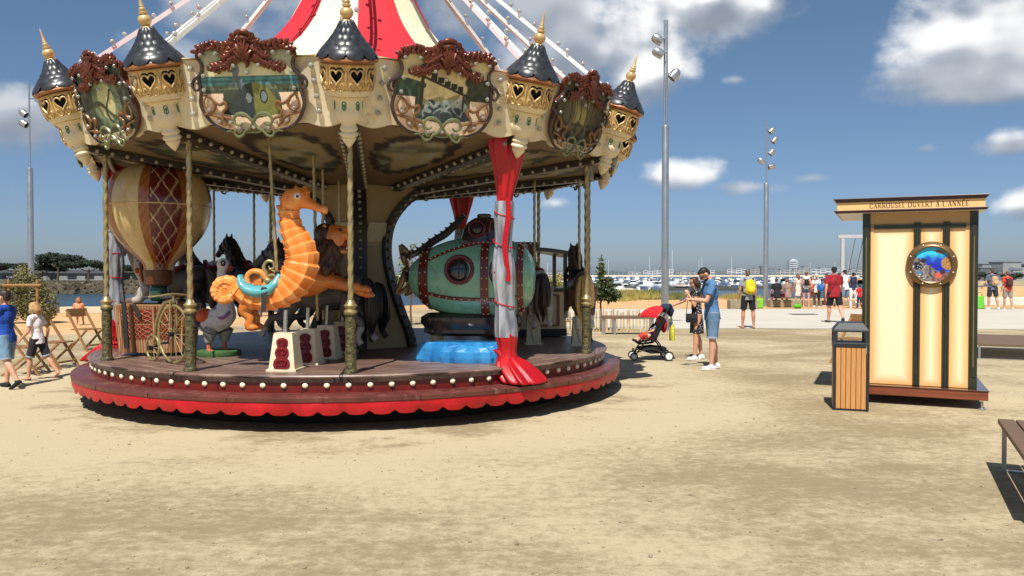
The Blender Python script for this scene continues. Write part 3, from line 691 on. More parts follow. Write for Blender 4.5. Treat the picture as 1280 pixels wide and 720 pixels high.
# deck boards: rings of planks, cut by twelve radial seams
dm = bpy.data.materials.new('deck_boards'); dm.use_nodes = True
t = dm.node_tree; b = t.nodes['Principled BSDF']; nd = t.nodes.new; lk = t.links.new
co = nd('ShaderNodeTexCoord'); sp = nd('ShaderNodeSeparateXYZ'); lk(co.outputs['Object'], sp.inputs[0])
angl = gm2('ARCTAN2', sp.outputs[0], sp.outputs[1])
sec = gm2('MODULO', gm2('ADD', gm2('DIVIDE', angl, math.pi / 6), 20.0 + .24), 1.0)
ca_ = gm2('MULTIPLY', gm2('SUBTRACT', sec, .5), math.pi / 6)
rad = gm2('SQRT', gm2('ADD', gm2('MULTIPLY', sp.outputs[0], sp.outputs[0]), gm2('MULTIPLY', sp.outputs[1], sp.outputs[1])), 0)
along = gm2('MULTIPLY', rad, gm2('COSINE', ca_, 0)); across = gm2('MULTIPLY', rad, gm2('SINE', ca_, 0))
pl = gm2('MODULO', gm2('DIVIDE', along, .145), 1.0)
seam = gm2('MAXIMUM', gss(gm2('ABSOLUTE', gm2('SUBTRACT', pl, .5), 0), .47, .49), gss(gm2('ABSOLUTE', gm2('SUBTRACT', sec, .5), 0), .488, .494))
cb = nd('ShaderNodeCombineXYZ'); lk(gm2('MULTIPLY', along, 14.0), cb.inputs[0]); lk(across, cb.inputs[1]); lk(gm2('FLOOR', gm2('DIVIDE', along, .145), 0), cb.inputs[2])
nz = nd('ShaderNodeTexNoise'); lk(cb.outputs[0], nz.inputs['Vector']); nz.inputs['Scale'].default_value = 1.6; nz.inputs['Detail'].default_value = 7; nz.inputs['Roughness'].default_value = .7
wr = gss(nz.outputs[0], .42, .66)
cdk = gmix(wr, sr(104, 78, 68), sr(160, 136, 120))
n4 = nd('ShaderNodeTexNoise'); n4.inputs['Scale'].default_value = 1.3; lk(co.outputs['Object'], n4.inputs['Vector'])
cdk = gmix(gm2('MULTIPLY', gss(n4.outputs[0], .45, .65), .45), cdk, sr(92, 60, 52))
cdk = gmix(seam, cdk, sr(40, 26, 24)); lk(cdk, b.inputs['Base Color']); b.inputs['Roughness'].default_value = .42
lk(gm2('MULTIPLY_ADD', wr, .3), b.inputs['Roughness']) if False else None
bp = nd('ShaderNodeBump'); bp.inputs['Strength'].default_value = .5; bp.inputs['Distance'].default_value = .01; lk(gm2('SUBTRACT', gm2('MULTIPLY', nz.outputs[0], .4), seam), bp.inputs['Height']); lk(bp.outputs[0], b.inputs['Normal'])

deck = MB().lathe([(3.15, .50), (3.585, .50), (3.585, .548), (3.625, .55), (3.63, .565), (3.62, DECK), (0, DECK)], 144).build('deck', dm, car, angle=30)
MB().lathe([(3.57, .385), (3.57, .5475)], 144).build('riser', red_rim, car, angle=60)
step_m = mat('worn_red_brown_boards', sr(96, 48, 42), .4, var=.3, scale=3, wear=sr(126, 88, 76))
MB().lathe([(3.3, .318), (3.80, .318), (3.815, .328), (3.82, .372), (3.80, .388), (3.55, .390)], 144).build('step', step_m, car, angle=40)
NL = 92; rows = [[], [], [], []]
for i in range(NL * 10):
    a = 360 * i / (NL * 10); u = (i % 10) / 10
    lobe = .188 + .030 * (1 - abs(math.sin(math.pi * u)) ** .55)
    if u < .12 or u > .88: lobe += .012
    j = .008 * noise.noise(Vector((i * .05, 1, 0)))
    for k, (q, ro) in enumerate(((0, 0), (.35, .006), (.7, .0), (1, -.012))):
        z = .33 + (lobe - .33) * q
        rows[k].append(av(a) * (3.802 + ro + j * q + .012 * q * math.sin(i * .21)) + Vector((0, 0, z)))
MB().grid(rows, closed=True).build('valance', red_vinyl, car, angle=180)
MB().lathe([(3.2, 0.0), (3.2, .5)], 72).build('shade_skirt', dark, car)  # black drum added to paint the shade under the deck
for k in range(12):
    a = AZ0 + 15 + 30 * k; mb = MB(); mb.bar(av(a) * 2.4 + Vector((0, 0, .06)), av(a) * 2.8 + Vector((0, 0, .06)), .12, .12); mb.build('support_foot', dark_beam, car, smooth=False)
for k in range(24):                       # joints and screws along the riser and the step
    a = AZ0 + 7 + 15 * k
    if abs(rel(a)) < 95:
        M = ring_frame(a, 3.5725, .468); mb = MB(); mb.box((0, -.001, 0), (.006, .006, .155), M); mb.build('riser_joint', black, car, smooth=False)
        M = ring_frame(a + 4, 3.817, .35); mb = MB(); mb.box((0, -.002, 0), (.005, .006, .05), M); mb.build('step_joint', black, car, smooth=False)
bulb_me = MB().lathe([(.029, -.004), (.032, .005), (.029, .014), (.02, .024), (.0, .029)], 14).mesh('light_bulb', bulb_cream)
NB = 100
big_bulbs = 0
for k in range(NB):
    a = 360 * k / NB + 1.2
    M = ring_frame(a, 3.573, .468) @ Matrix.Rotation(R_(90), 4, 'X')
    if abs(rel(a)) < 76: inst('light_bulb', bulb_me, deck, M=M); big_bulbs += 1
    elif abs(rel(a)) < 100: small_bulbs.ell(M @ Vector((0, 0, .01)), .033, None, 8, 5)

# ---- posts
tw = MB(); P = [(0, 0, 1.3 + i * .016) for i in range(118)]
tw.tube(P, .0285, 12, None, twist=.23, lobes=lambda a, i: 1 + .16 * math.cos(3 * a), up=(1, 0, 0)); pole_me = tw.mesh('post', brass, angle=180)
base_me = MB().lathe([(.075, DECK), (.078, .60), (.066, .62), (.058, .64), (.062, .80), (.055, .95), (.06, 1.1), (.056, 1.19), (.07, 1.205), (.07, 1.22)], 20).mesh('post_base', antique)
coll_me = MB().lathe([(.068, 1.221), (.074, 1.24), (.05, 1.265), (.058, 1.28), (.075, 1.30), (.05, 1.325), (.036, 1.36)], 20).mesh('collar', brass)
for k in range(12):
    q = inst('post', pole_me, car, av(AZ0 + 30 * k) * 3.47); inst('post_base', base_me, q); inst('collar', coll_me, q)

small_bulbs.cur = 1
# ---- the core: a waisted six-sided column
cp = [(DECK, .86), (.8, .80), (1.1, .67), (1.45, .54), (1.8, .455), (2.05, .44), (2.3, .48), (2.5, .58), (2.68, .74), (2.80, .90), (2.862, 1.02)]
cz = [catmull([(r, 0, z) for z, r in cp], 4)][0]
core = MB()
core.grid([[av(AZ0 + 60 * k) * p.x + Vector((0, 0, p.z)) for k in range(6)] for p in cz], closed=True)
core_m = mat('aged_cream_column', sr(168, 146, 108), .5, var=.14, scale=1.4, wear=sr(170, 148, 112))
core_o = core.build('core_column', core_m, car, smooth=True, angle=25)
for k in range(6):
    a = AZ0 + 60 * k; mb = MB(); rows = []
    for p in cz:
        c = av(a) * (p.x + .02) + Vector((0, 0, p.z)); wv = tv(a) * .095
        rows.append([c - wv - av(a) * .06, c - wv, c + wv, c + wv - av(a) * .06])
    mb.grid(rows); mb.build('edge_strip', dark_beam, core_o, smooth=True, angle=40)
    for i in range(1, len(cz) - 1, 2): small_bulbs.ell(av(a) * (cz[i].x + .04) + Vector((0, 0, cz[i].z)), .026, None, 8, 5)
for k in range(6):                          # small painted cartouche on each face
    a = AZ0 + 30 + 60 * k; mb = MB()
    for r in (.10, .07): mb.tube([(r * math.cos(x) * .8, -.012, r * 1.6 * math.sin(x)) for x in [i * math.pi / 8 for i in range(16)]], .008, 5, closed=True)
    o = mb.build('cartouche', gold, core_o); o.matrix_local = ring_frame(a, .86 * .75 * .866 - .03, 1.02, -26)
    mb = MB(); mb.add([(-.16, 0, -.16), (.16, 0, -.16), (.13, 0, .16), (-.13, 0, .16)], [(0, 1, 2, 3)]); 
    for s in (-1, 1):
        mb.bar((s * .16, -.01, -.16), (s * .13, -.01, .16), .02, .02, (0, 1, 0))
    mb.bar((-.17, -.01, -.16), (.17, -.01, -.16), .02, .02, (0, 1, 0)); mb.bar((-.14, -.01, .16), (.14, -.01, .16), .02, .02, (0, 1, 0))
    o = mb.build('frame_panel', [cream_dirty], core_o, smooth=False); o.matrix_local = ring_frame(a, .47 * .866 + .02, 2.22, 20)

# ---- ceiling
zi, zo, ri, ro = 2.864, 3.19, .95, 3.72
for k in range(12):
    a0 = AZ0 + 30 * k; rows = []; cols = []; nu, nv = 34, 40
    for i in range(nv + 1):
        t_ = i / nv; r = ri + (ro - ri) * t_; z = zi + (zo - zi) * t_; row = []
        for j in range(nu + 1):
            s = j / nu; A = av(a0) * r; B = av(a0 + 30) * r; row.append(A.lerp(B, s) + Vector((0, 0, z)))
            x = (s - .5) * 2; y = (t_ - .58) / .34
            d = math.sqrt((x / .72) ** 2 + y * y) + .12 * noise.noise(Vector((x * 7 + k, y * 7, 0))) + .05 * noise.noise(Vector((x * 19, y * 19, k)))
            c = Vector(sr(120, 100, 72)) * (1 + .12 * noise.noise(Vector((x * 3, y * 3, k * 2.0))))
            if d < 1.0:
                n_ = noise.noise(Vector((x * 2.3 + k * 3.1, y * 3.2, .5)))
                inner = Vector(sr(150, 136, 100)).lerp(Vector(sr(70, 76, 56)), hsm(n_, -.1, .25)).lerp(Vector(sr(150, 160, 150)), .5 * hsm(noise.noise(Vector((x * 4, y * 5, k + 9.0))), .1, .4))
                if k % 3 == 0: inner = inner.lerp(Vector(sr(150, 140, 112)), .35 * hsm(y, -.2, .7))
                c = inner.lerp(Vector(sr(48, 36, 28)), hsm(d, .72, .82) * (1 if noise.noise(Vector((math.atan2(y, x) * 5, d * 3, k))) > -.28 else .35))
            cols.append(c)
        rows.append(row)
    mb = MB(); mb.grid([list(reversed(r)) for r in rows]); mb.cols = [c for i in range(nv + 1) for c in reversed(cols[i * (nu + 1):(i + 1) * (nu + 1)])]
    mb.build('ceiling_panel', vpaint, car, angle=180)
    mb = MB(); A = av(a0) * .98 + Vector((0, 0, zi - .035)); B = av(a0) * 3.66 + Vector((0, 0, zo - .05)); mb.bar(A, B, .15, .09); bm_o = mb.build('ceiling_beam', dark_beam, car, smooth=False, bevel=.01)
    for i in range(16):
        c = A.lerp(B, (i + .5) / 16); dv_ = tv(a0)
        for s in (-1, 1): small_bulbs.ell(c + dv_ * s * .095 + Vector((0, 0, -.02)), .026, None, 7, 5)
    for rr, th in ((3.50, .10), (1.9, .06)):     # ring rails under the roof
        if rr < 3 or abs(rel(a0 + 15)) < 62: continue
        p0 = av(a0) * rr; p1 = av(a0 + 30) * rr; z = zo - .075
        mb = MB(); mb.bar(p0 + Vector((0, 0, z)), p1 + Vector((0, 0, z)), th, .09); mb.build('rim_rail', dark_beam, car, smooth=False)
        for i in range(9): small_bulbs.ell(p0.lerp(p1, (i + .5) / 9) * .985 + Vector((0, 0, z - .045)), .028, None, 7, 5)

small_bulbs.cur = 0
# ---- crown: twelve leaning cream boards
TILT = 17.5
def crown_r(z): return 3.74 + (z - 3.2) * math.tan(R_(TILT))
back_red = mat('dark_red_backing', sr(92, 22, 20), .5, var=.2)
for k in range(12):
    a0 = AZ0 + 30 * k; A0, A1 = av(a0), av(a0 + 30); nu = 60; top = 3.86
    def P_(s, z, off=0): 
        r = crown_r(z) - off; return (A0 * r).lerp(A1 * r, s) + Vector((0, 0, z))
    def bot(s): return 3.19 + .022 * math.cos(s * math.pi * 8) - .01
    mb = MB()
    def tp(s): return top - .05 * math.sin(math.pi * s) ** 2 
    rows = [[P_(j / nu, bot(j / nu) + (tp(j / nu) - bot(j / nu)) * q) for j in range(nu + 1)] for q in (0, .05, .4, .8, 1)]
    rows.append([P_(j / nu, tp(j / nu), .045) for j in range(nu + 1)]); rows.append([P_(j / nu, bot(j / nu), .045) for j in range(nu + 1)]); rows.append(rows[0])
    mb.cur = 0; mb.grid(rows); crown_o = mb.build('crown_board', cream, car, angle=40)
    if abs(rel(a0 + 15)) > 62: mb = MB(); mb.grid([[P_(j / nu, tp(j / nu) - .03, .052) for j in range(nu + 1)], [P_(j / nu, bot(j / nu) + .03 - .10 * abs(math.sin(j / nu * math.pi * 5)) ** .7, .052) for j in range(nu + 1)]]); mb.build('red_lining', back_red, crown_o)  # lumpy lower edge imitates rear tower tips turned dark red by shade
    for s in (.155, .845):
        for i in range(4):
            z = 3.30 + i * .145; 
            small_bulbs.ell(P_(s + (.01 if s < .5 else -.01) * i, z, -.03), .03, None, 8, 6)
MB().lathe([(3.90, 3.83), (3.2, 3.845)], 24, a0=0).build('roof_edge', cream, car)

# ---- tent and its bulb arms
tp_ = catmull([(3.92, 0, 3.85), (3.0, 0, 4.03), (2.25, 0, 4.30), (1.62, 0, 4.64), (1.2, 0, 5.05), (.95, 0, 5.45), (.76, 0, 5.85), (.5, 0, 6.5), (.12, 0, 7.15)], 4)
for k in range(12):
    a0 = AZ0 + 30 * k; mb = MB()
    rows = []
    for p in tp_:
        row = []
        for j in range(9):
            s = j / 8; row.append((av(a0) * p.x).lerp(av(a0 + 30) * p.x, s) * (1 + .018 * math.sin(math.pi * s)) + Vector((0, 0, p.z - .04 * math.sin(math.pi * s) * (p.x / 3))))
        rows.append(row)
    mb.grid(rows); pan = mb.build('tent_panel', red_cloth if k % 2 == 0 else cream_cloth, car, angle=180)
    mb = MB(); A = av(a0) * 3.93 + Vector((0, 0, 3.9)); B = av(a0) * .16 + Vector((0, 0, 7.22))
    for s in (-1, 1): mb.bar(A + tv(a0) * s * .035, B + tv(a0) * s * .02, .03, .05)
    for i in range(14): c = A.lerp(B, (i + .5) / 14); mb.bar(c - tv(a0) * .04, c + tv(a0) * .04, .03, .02)
    mb.build('light_arm', white_metal, car, smooth=False)
    for i in range(22):
        c = A.lerp(B, (i + .3) / 22); small_bulbs.ell(c + tv(a0) * (.07 if i % 2 else -.07) + Vector((0, 0, .055)) + av(a0) * .03, .03, None, 8, 6)
MB().lathe([(.0, 6.9), (.22, 7.0), (.24, 7.15), (.14, 7.3), (.1, 7.6), (.16, 7.75), (.1, 7.9), (0, 8.3)], 20).build('peak', gold, car)

# ---- medallions
half_only = []
def tl(mb, pts, r, n=8, m=1, y=-.02):
    if mb in half_only: m = 0
    r = [q * .74 for q in r]
    for s in ((1, -1) if m else (1,)): mb.tube(catmull([(p[0] * s, (p[2] if len(p) > 2 else y), p[1]) for p in pts], 5), r, n)
crest = MB(); crest.ell((0, -.035, .335), (.075, .05, .115), None, 14, 10); crest.ell((0, -.066, .34), (.042, .04, .066), None, 12, 8)
crest.tube(catmull([(-.085, -.03, .475), (-.05, -.05, .505), (0, -.055, .515), (.05, -.05, .505), (.085, -.03, .475)], 5), [.016, .024, .028, .024, .016], 10)
crest.tube(catmull([(-.06, -.04, .44), (0, -.07, .455), (.06, -.04, .44)], 5), .026, 8)
tl(crest, [(.05, .43), (.10, .37), (.17, .385), (.25, .37), (.34, .385), (.43, .375), (.50, .33), (.515, .27), (.48, .235)], [.034, .03, .022, .03, .022, .026, .026, .022, .012])
tl(crest, [(.05, .24), (.10, .27), (.16, .245), (.22, .20), (.29, .185), (.35, .155), (.40, .16), (.405, .20)], [.032, .03, .034, .026, .034, .024, .022, .01], y=-.04)
tl(crest, [(.07, .36), (.13, .33), (.18, .29), (.24, .275), (.28, .30)], [.03, .026, .026, .02, .008], y=-.05)
for p in ((.12, .43), (.16, .425), (.21, .40), (.27, .41), (.31, .42), (.2, .27), (.26, .23), (.33, .2)): 
    for s in (-1, 1): crest.ell((p[0] * s, -.03, p[1]), (.016, .018, .028), None, 8, 6)
rdc = random.Random(17)
for x, z in [(.09, .40), (.14, .375), (.19, .375), (.24, .36), (.30, .37), (.36, .375), (.42, .365), (.48, .33), (.10, .255), (.15, .24), (.20, .205), (.25, .19), (.31, .17), (.36, .15), (.15, .31), (.2, .28)]:
    for s in (-1, 1):
        for q in range(2):
            a = R_(rdc.uniform(20, 160)) if q else R_(rdc.uniform(-60, 60)); l = rdc.uniform(.03, .055)
            crest.tube(catmull([(x * s, -.035, z), ((x + math.cos(a) * l * .5) * s, -.055, z + math.sin(a) * l * .6), ((x + math.cos(a + .5) * l) * s, -.04, z + math.sin(a + .5) * l)], 3), [.013, .012, .003], 5)
def leafy(P, n, l0, w0):
    P = catmull([(x, -.035, z) for x, z in P], 8)
    for i in range(n):
        k = int(i / n * (len(P) - 2)) + 1; d = (P[k + 1] - P[k - 1]).normalized(); nv_ = Vector((-d.z, 0, d.x))
        for s in (-1, 1):
            for q in (-1, 1):
                dr = (d * .75 + nv_ * q * .8).normalized(); l = l0 * rdc.uniform(.7, 1.15)
                c0 = P[k] + dr * l * .45 + Vector((0, -.012 * rdc.random(), 0)); Q = Matrix((dr, Vector((0, 1, 0)), dr.cross(Vector((0, 1, 0))))).transposed().to_4x4(); Q.translation = c0
                mb_ = Matrix.Diagonal((s, 1, 1, 1)) @ Q
                crest.ell((0, 0, 0), (l * .6, .016, w0), mb_, 8, 5)
leafy([(.07, .41), (.15, .385), (.25, .375), (.36, .385), (.45, .37), (.51, .31)], 10, .078, .024)
leafy([(.06, .26), (.13, .255), (.20, .21), (.28, .18), (.36, .165)], 7, .075, .023)
leafy([(.06, .36), (.12, .33), (.18, .295), (.25, .285)], 4, .065, .02)
crest.prism([(p.x, p.z) for p in catmull([(0, 0, .21), (.06, 0, .24), (.10, 0, .30), (.105, 0, .37), (.08, 0, .43), (.05, 0, .48), (0, 0, .50), (-.05, 0, .48), (-.08, 0, .43), (-.105, 0, .37), (-.10, 0, .30), (-.06, 0, .24)], 3, True)], -.035, .01)
for k in range(7):                         # a fluted shell over the shield
    a = R_(-66 + 22 * k); crest.tube(catmull([(0, -.075, .25), (.05 * math.sin(a), -.095, .25 + .10 * math.cos(a)), (.095 * math.sin(a), -.07, .25 + .20 * math.cos(a))], 3), [.008, .019, .013], 6)
for s in (-1, 1): crest.tube([(s * (.105 - .032 * t * math.cos(t * 9)), -.05, .475 - .032 * t * math.sin(t * 9)) for t in [q / 14 for q in range(15)]], [.02, .012], 7)
tl(crest, [(0.0, .24), (.02, .2), (0, .17)], [.04, .03, .012], m=0, y=-.045)
side = MB(); half_only.append(side)
tl(side, [(.50, .26), (.475, .20), (.49, .13), (.53, .09), (.58, .06), (.605, .01), (.585, -.04), (.545, -.035), (.535, .01), (.56, .03)], [.02, .026, .028, .024, .022, .022, .02, .018, .014, .01])
tl(side, [(.525, .08), (.53, -.06), (.55, -.18), (.52, -.28), (.46, -.37), (.37, -.435), (.27, -.46)], [.014, .024, .028, .026, .022, .02, .018], y=-.01)
low = MB(); half_only.append(low)
tl(low, [(.50, -.09), (.43, -.12), (.385, -.19), (.42, -.25), (.48, -.24), (.50, -.17), (.46, -.08)], [.014, .022, .024, .02, .018, .014, .008], y=-.035)
tl(low, [(.42, -.13), (.34, -.19), (.28, -.17), (.265, -.22), (.31, -.26), (.30, -.31), (.24, -.33), (.19, -.36)], [.012, .022, .024, .022, .02, .022, .02, .012], y=-.04)
tl(low, [(.51, -.28), (.44, -.29), (.36, -.31), (.30, -.36), (.26, -.42)], [.018, .02, .018, .02, .014], y=-.03)
tl(low, [(.38, -.32), (.37, -.37), (.32, -.40), (.28, -.38)], [.014, .016, .014, .008], y=-.03)
grn = MB()
tl(grn, [(0, -.37), (.045, -.315), (.10, -.285), (.16, -.29), (.20, -.33), (.195, -.38), (.15, -.40), (.115, -.375)], [.022, .026, .028, .026, .022, .02, .018, .012], y=-.05)
tl(grn, [(0, -.37), (.045, -.43), (.09, -.455), (.13, -.50), (.18, -.515), (.21, -.48), (.20, -.45)], [.022, .022, .018, .022, .022, .018, .01], y=-.05)
tl(grn, [(.10, -.45), (.05, -.47), (0, -.475)], [.014, .016, .016], y=-.04); tl(grn, [(.2, -.49), (.25, -.46), (.30, -.465)], [.014, .014, .008], y=-.04)
for s in (-1, 1): grn.ell((s * .155, -.05, -.455), (.03, .02, .03), None, 10, 6)
gilt = mat('gilt_paint', sr(140, 102, 66), .32, .35, var=.2, scale=9)
crest_me, side_me, low_me, grn_me = crest.mesh('crest', red_copper), side.mesh('side_frame', bronze), low.mesh('gilt_scroll', gilt), grn.mesh('green_scroll', green_gold)
outl = [(0, -.43), (.16, -.45), (.30, -.44), (.42, -.385), (.50, -.30), (.54, -.18), (.535, -.05), (.56, .02), (.53, .10), (.475, .17), (.50, .26), (.49, .33), (.40, .365), (.26, .36), (.10, .40)]
outl = [(p.x, p.z) for p in catmull([(x, 0, z) for x, z in outl], 4)]
outl = [(x, z) for x, z in outl] + [(-x, z) for x, z in reversed(outl[1:])]
def inpoly(x, y, P):
    c = False; j = len(P) - 1
    for i in range(len(P)):
        if (P[i][1] > y) != (P[j][1] > y) and x < (P[j][0] - P[i][0]) * (y - P[i][1]) / (P[j][1] - P[i][1]) + P[i][0]: c = not c
        j = i
    return c
back_me = MB().prism([(x * 1.0, z) for x, z in outl], .0, .035).mesh('backboard', back_red, False)
def C(*c): return Vector(sr(*c))
def nz2(x, y, s): return noise.noise(Vector((x * 3.1 + s, y * 3.1, s * 1.7)))
def paint(kind, x, z):
    n = nz2(x, z, kind); n2_ = noise.noise(Vector((x * 14, z * 14, kind * 5.0))); y = z
    if kind == 0:          # a riveted submersible on a quay, a figure with a raised arm
        c = C(150, 158, 138).lerp(C(196, 190, 152), hsm(.36 - y, 0, .22)) * (1 + .25 * n)
        if y < .085: c = C(82, 128, 126).lerp(C(60, 104, 108), hsm(n2_, -.3, .4)) * (1 + .3 * math.sin(y * 130))
        if y < .0: c = C(96, 104, 82) * (1 + .2 * n2_)
        if y < -.045: c = C(70, 78, 60).lerp(C(40, 48, 42), hsm(-y, .05, .3)) * (1 + .35 * n)
        d = (x - .03) / .27; e = (y + .20) / (.20 * max(.05, 1 - abs(d) ** 1.6)) if abs(d) < 1 else 9
        if abs(d) < 1 and y > -.32 and (y + .26) < .28 * (1 - abs(d) ** 2.2) ** .8: c = (C(52, 58, 56) if x < .02 else C(116, 116, 58)) * (1 + .5 * n2_ * .5)
        for cx_ in (-.03, .13):
            q = ((x - cx_) / .042) ** 2 + ((y + .13 - (.0 if cx_ < 0 else .01)) / .07) ** 2
            if q < 1: c = C(112, 122, 122) if q < .55 else C(30, 34, 34)
        for cx_, cy_, rx, ry in ((-.145, .165, .022, .03), (-.14, .10, .032, .055), (-.16, .03, .018, .07), (-.10, .02, .018, .07), (-.17, .135, .05, .014), (-.11, .15, .014, .045)):
            if ((x - cx_) / rx) ** 2 + ((y - cy_) / ry) ** 2 < 1: c = C(96, 104, 108) * (1 + n2_ * .5)
    elif kind == 1:        # a steam train on a viaduct over a gorge
        c = C(206, 190, 142).lerp(C(176, 158, 112), hsm(n, -.3, .4))
        if abs(x + .02) < .34 and y < .22 - .5 * abs(x - .1) - .12 * abs(n2_): c = C(196, 178, 126) * (1 + .35 * n2_)
        if y < -.06 + .3 * x * .4 - .05 * n2_: c = C(140, 132, 88) * (1 + .3 * n)
        if y < -.10 + .18 * x + .03 * n2_: c = C(134, 146, 138).lerp(C(170, 172, 156), hsm(n2_, -.2, .5))
        if y < -.23 + .10 * abs(n2_) * 3 - .25 * abs(x - .02): c = C(58, 66, 70) * (1 + .4 * n2_)
        if x < -.22 + .06 * n2_ and y < .12 + .10 * n: c = C(70, 92, 70).lerp(C(44, 62, 52), hsm(n2_, -.3, .3))
        if x > .26 + .08 * n2_ and y < .16 + .1 * n: c = C(56, 64, 48) * (1 + .5 * n2_)
        br = .16 - .33 * (x + .33)
        if -.34 < x < .36 and abs(y - br) < .014: c = C(48, 44, 34)
        for q in range(5):
            cx_ = -.12 + q * .075; cyy = .16 - .33 * (cx_ + .33) + .04
            if abs(x - cx_) < .032 and abs(y - cyy) < (.03 if q else .045): c = C(40, 40, 34)
        if abs(x + .245) < .02 and -.2 < y < .14: c = C(58, 52, 38)
        if abs(x - .22) < .008 and -.2 < y < br: c = C(54, 50, 38)
    elif kind == 2:        # a green cove under arching rocks
        d = math.hypot((x - .02) / .30, (y + .02) / .30)
        c = C(190, 186, 132).lerp(C(142, 152, 108), hsm(n, -.3, .4))
        if d > .62 + .18 * n: c = C(122, 134, 98).lerp(C(84, 98, 74), hsm(n2_, -.3, .4))
        if d > .95 + .12 * n2_: c = C(66, 72, 60) * (1 + .4 * n2_)
        if abs(y + .12 + .1 * math.sin(x * 9)) < .028: c = C(70, 76, 50)
        if abs(x - .06 - .09 * math.sin(y * 11)) < .022 and y < .1: c = C(60, 60, 44)
    else:                  # a dusky forest clearing
        c = C(150, 136, 84).lerp(C(92, 82, 52), hsm(n, -.3, .35))
        if abs(x) > .15 + .1 * n: c = c.lerp(C(52, 48, 34), .75)
        if abs(math.sin(x * 26 + n * 3)) < .25 and y > -.15: c = C(42, 38, 28) * (1 + .3 * n2_)
        if y < -.12 + .06 * n2_: c = C(92, 84, 56).lerp(C(54, 50, 38), hsm(n2_, -.3, .3))
    rim = math.hypot(x / .5, (y - .02) / .36)
    if kind in (0, 1) and y < -.08:
        if abs(x) > .30 + (y + .08) * -.05 - .35 * hsm(-y, .28, .36) + .02 * n2_ or y < -.34: c = C(226, 200, 170)
    elif y < -.36: c = C(206, 190, 160)
    return Vector((min(1, max(0, q) * 1.3) for q in c))
ptm = []
NX, NZ = 150, 120
for kind in range(4):
    mb = MB(); idx = {}; cols = []
    pts = [[(-.57 + 1.14 * i / NX, -.46 + .88 * j / NZ) for i in range(NX + 1)] for j in range(NZ + 1)]
    fs = []
    for j in range(NZ):
        for i in range(NX):
            cx_, cy_ = -.57 + 1.14 * (i + .5) / NX, -.46 + .88 * (j + .5) / NZ
            if inpoly(cx_, cy_, outl):
                f = []
                for di, dj in ((0, 0), (1, 0), (1, 1), (0, 1)):
                    key = (i + di, j + dj)
                    if key not in idx:
                        x, z = pts[j + dj][i + di]; idx[key] = len(mb.v); mb.v.append(Vector((x, -.005, z))); cols.append(paint(kind, x, z))
                    f.append(idx[key])
                mb.f.append(f); mb.mi.append(0)
    mb.cols = cols; ptm.append(mb.mesh('painting', vpaint, False))
mbulb = MB().lathe([(.014, 0), (.016, .018), (.022, .032), (.022, .046), (.015, .058), (0, .062)], 10).mesh('light_bulb', bulb_white)
bpos = [(-.46, .30), (-.30, .31), (.30, .31), (.46, .30), (-.13, .19), (.13, .19), (0, .12), (-.46, .10), (.46, .12), (-.475, -.04), (.475, -.04), (-.45, -.24), (.45, -.24), (-.36, -.36), (.36, -.36), (-.155, -.43), (.155, -.43), (0, -.42), (-.24, -.37), (.24, -.37)]
KIND = {11: 0, 0: 1, 10: 2, 1: 3}
for k in range(12):
    a = AZ0 + 15 + 30 * k
    zc = 3.56; M = ring_frame(a, crown_r(zc) * math.cos(R_(15)) + .075, zc, TILT)
    med = inst('medallion', back_me, car, M=M)
    inst('painting', ptm[KIND.get(k, (k * 3) % 4)], med); inst('crest', crest_me, med); inst('side_frame', side_me, med); inst('gilt_scroll', low_me, med); inst('side_frame', side_me, med, M=Matrix.Diagonal((-1, 1, 1, 1))); inst('gilt_scroll', low_me, med, M=Matrix.Diagonal((-1, 1, 1, 1))); inst('green_scroll', grn_me, med)
    for x, z in bpos:
        if k in (11, 0) : inst('light_bulb', mbulb, med, M=Matrix.Translation((x, -.012, z)) @ Matrix.Rotation(R_(90), 4, 'X'))
        elif abs(rel(a)) < 110: small_bulbs.ell(M @ Vector((x, -.045, z)), .022, None, 8, 6)

# ---- the twelve little towers
tb = MB(); tb.lathe([(0, 0), (.03, .035), (.065, .085), (.078, .11), (.070, .122), (.088, .132), (.096, .150), (.088, .168), (.076, .176), (.076, .184), (.088, .192), (.094, .205), (.086, .222), (.078, .232), (.076, .255), (.10, .27), (.128, .30), (.145, .345), (.147, .39), (.140, .41), (.140, .49), (.15, .50), (.168, .515), (.19, .53)], 28)
bracket_me = tb.mesh('bracket', cream, angle=50)
gl = MB(); nu, nv = 144, 30; heart = []
rows = []
def gr_(t): return .19 + .06 * hsm(t, 0, .35) + .012 * t
vs = []
for j in range(nv + 1):
    t_ = j / nv; rows.append([(gr_(t_) * math.cos(2 * math.pi * i / nu), gr_(t_) * math.sin(2 * math.pi * i / nu), .53 + .315 * t_) for i in range(nu)])
def in_heart(x, y):      # x,y about the heart centre, unit half width
    y = y + .15; return (x * x + y * y - .8) ** 3 - 1.1 * x * x * y * y * y * 1.25 < 0 and y > -1.2
fs = []
flat_ = [p for r in rows for p in r]
NH = 8
for j in range(nv):
    for i in range(nu):
        ua = ((i + .5) / nu * NH) % 1 - .5; vv = (j + .5) / nv
        if in_heart(ua / .345, (vv - .66) / .27): continue
        fs.append((j * nu + i, j * nu + (i + 1) % nu, (j + 1) * nu + (i + 1) % nu, (j + 1) * nu + i))
gl.add(flat_, fs)
def gp(h, u, v, o=.006):
    an = 2 * math.pi * (h + .5 + u) / NH; r = gr_(max(0, min(1, v))) + o; return Vector((r * math.cos(an), r * math.sin(an), .53 + .315 * v))
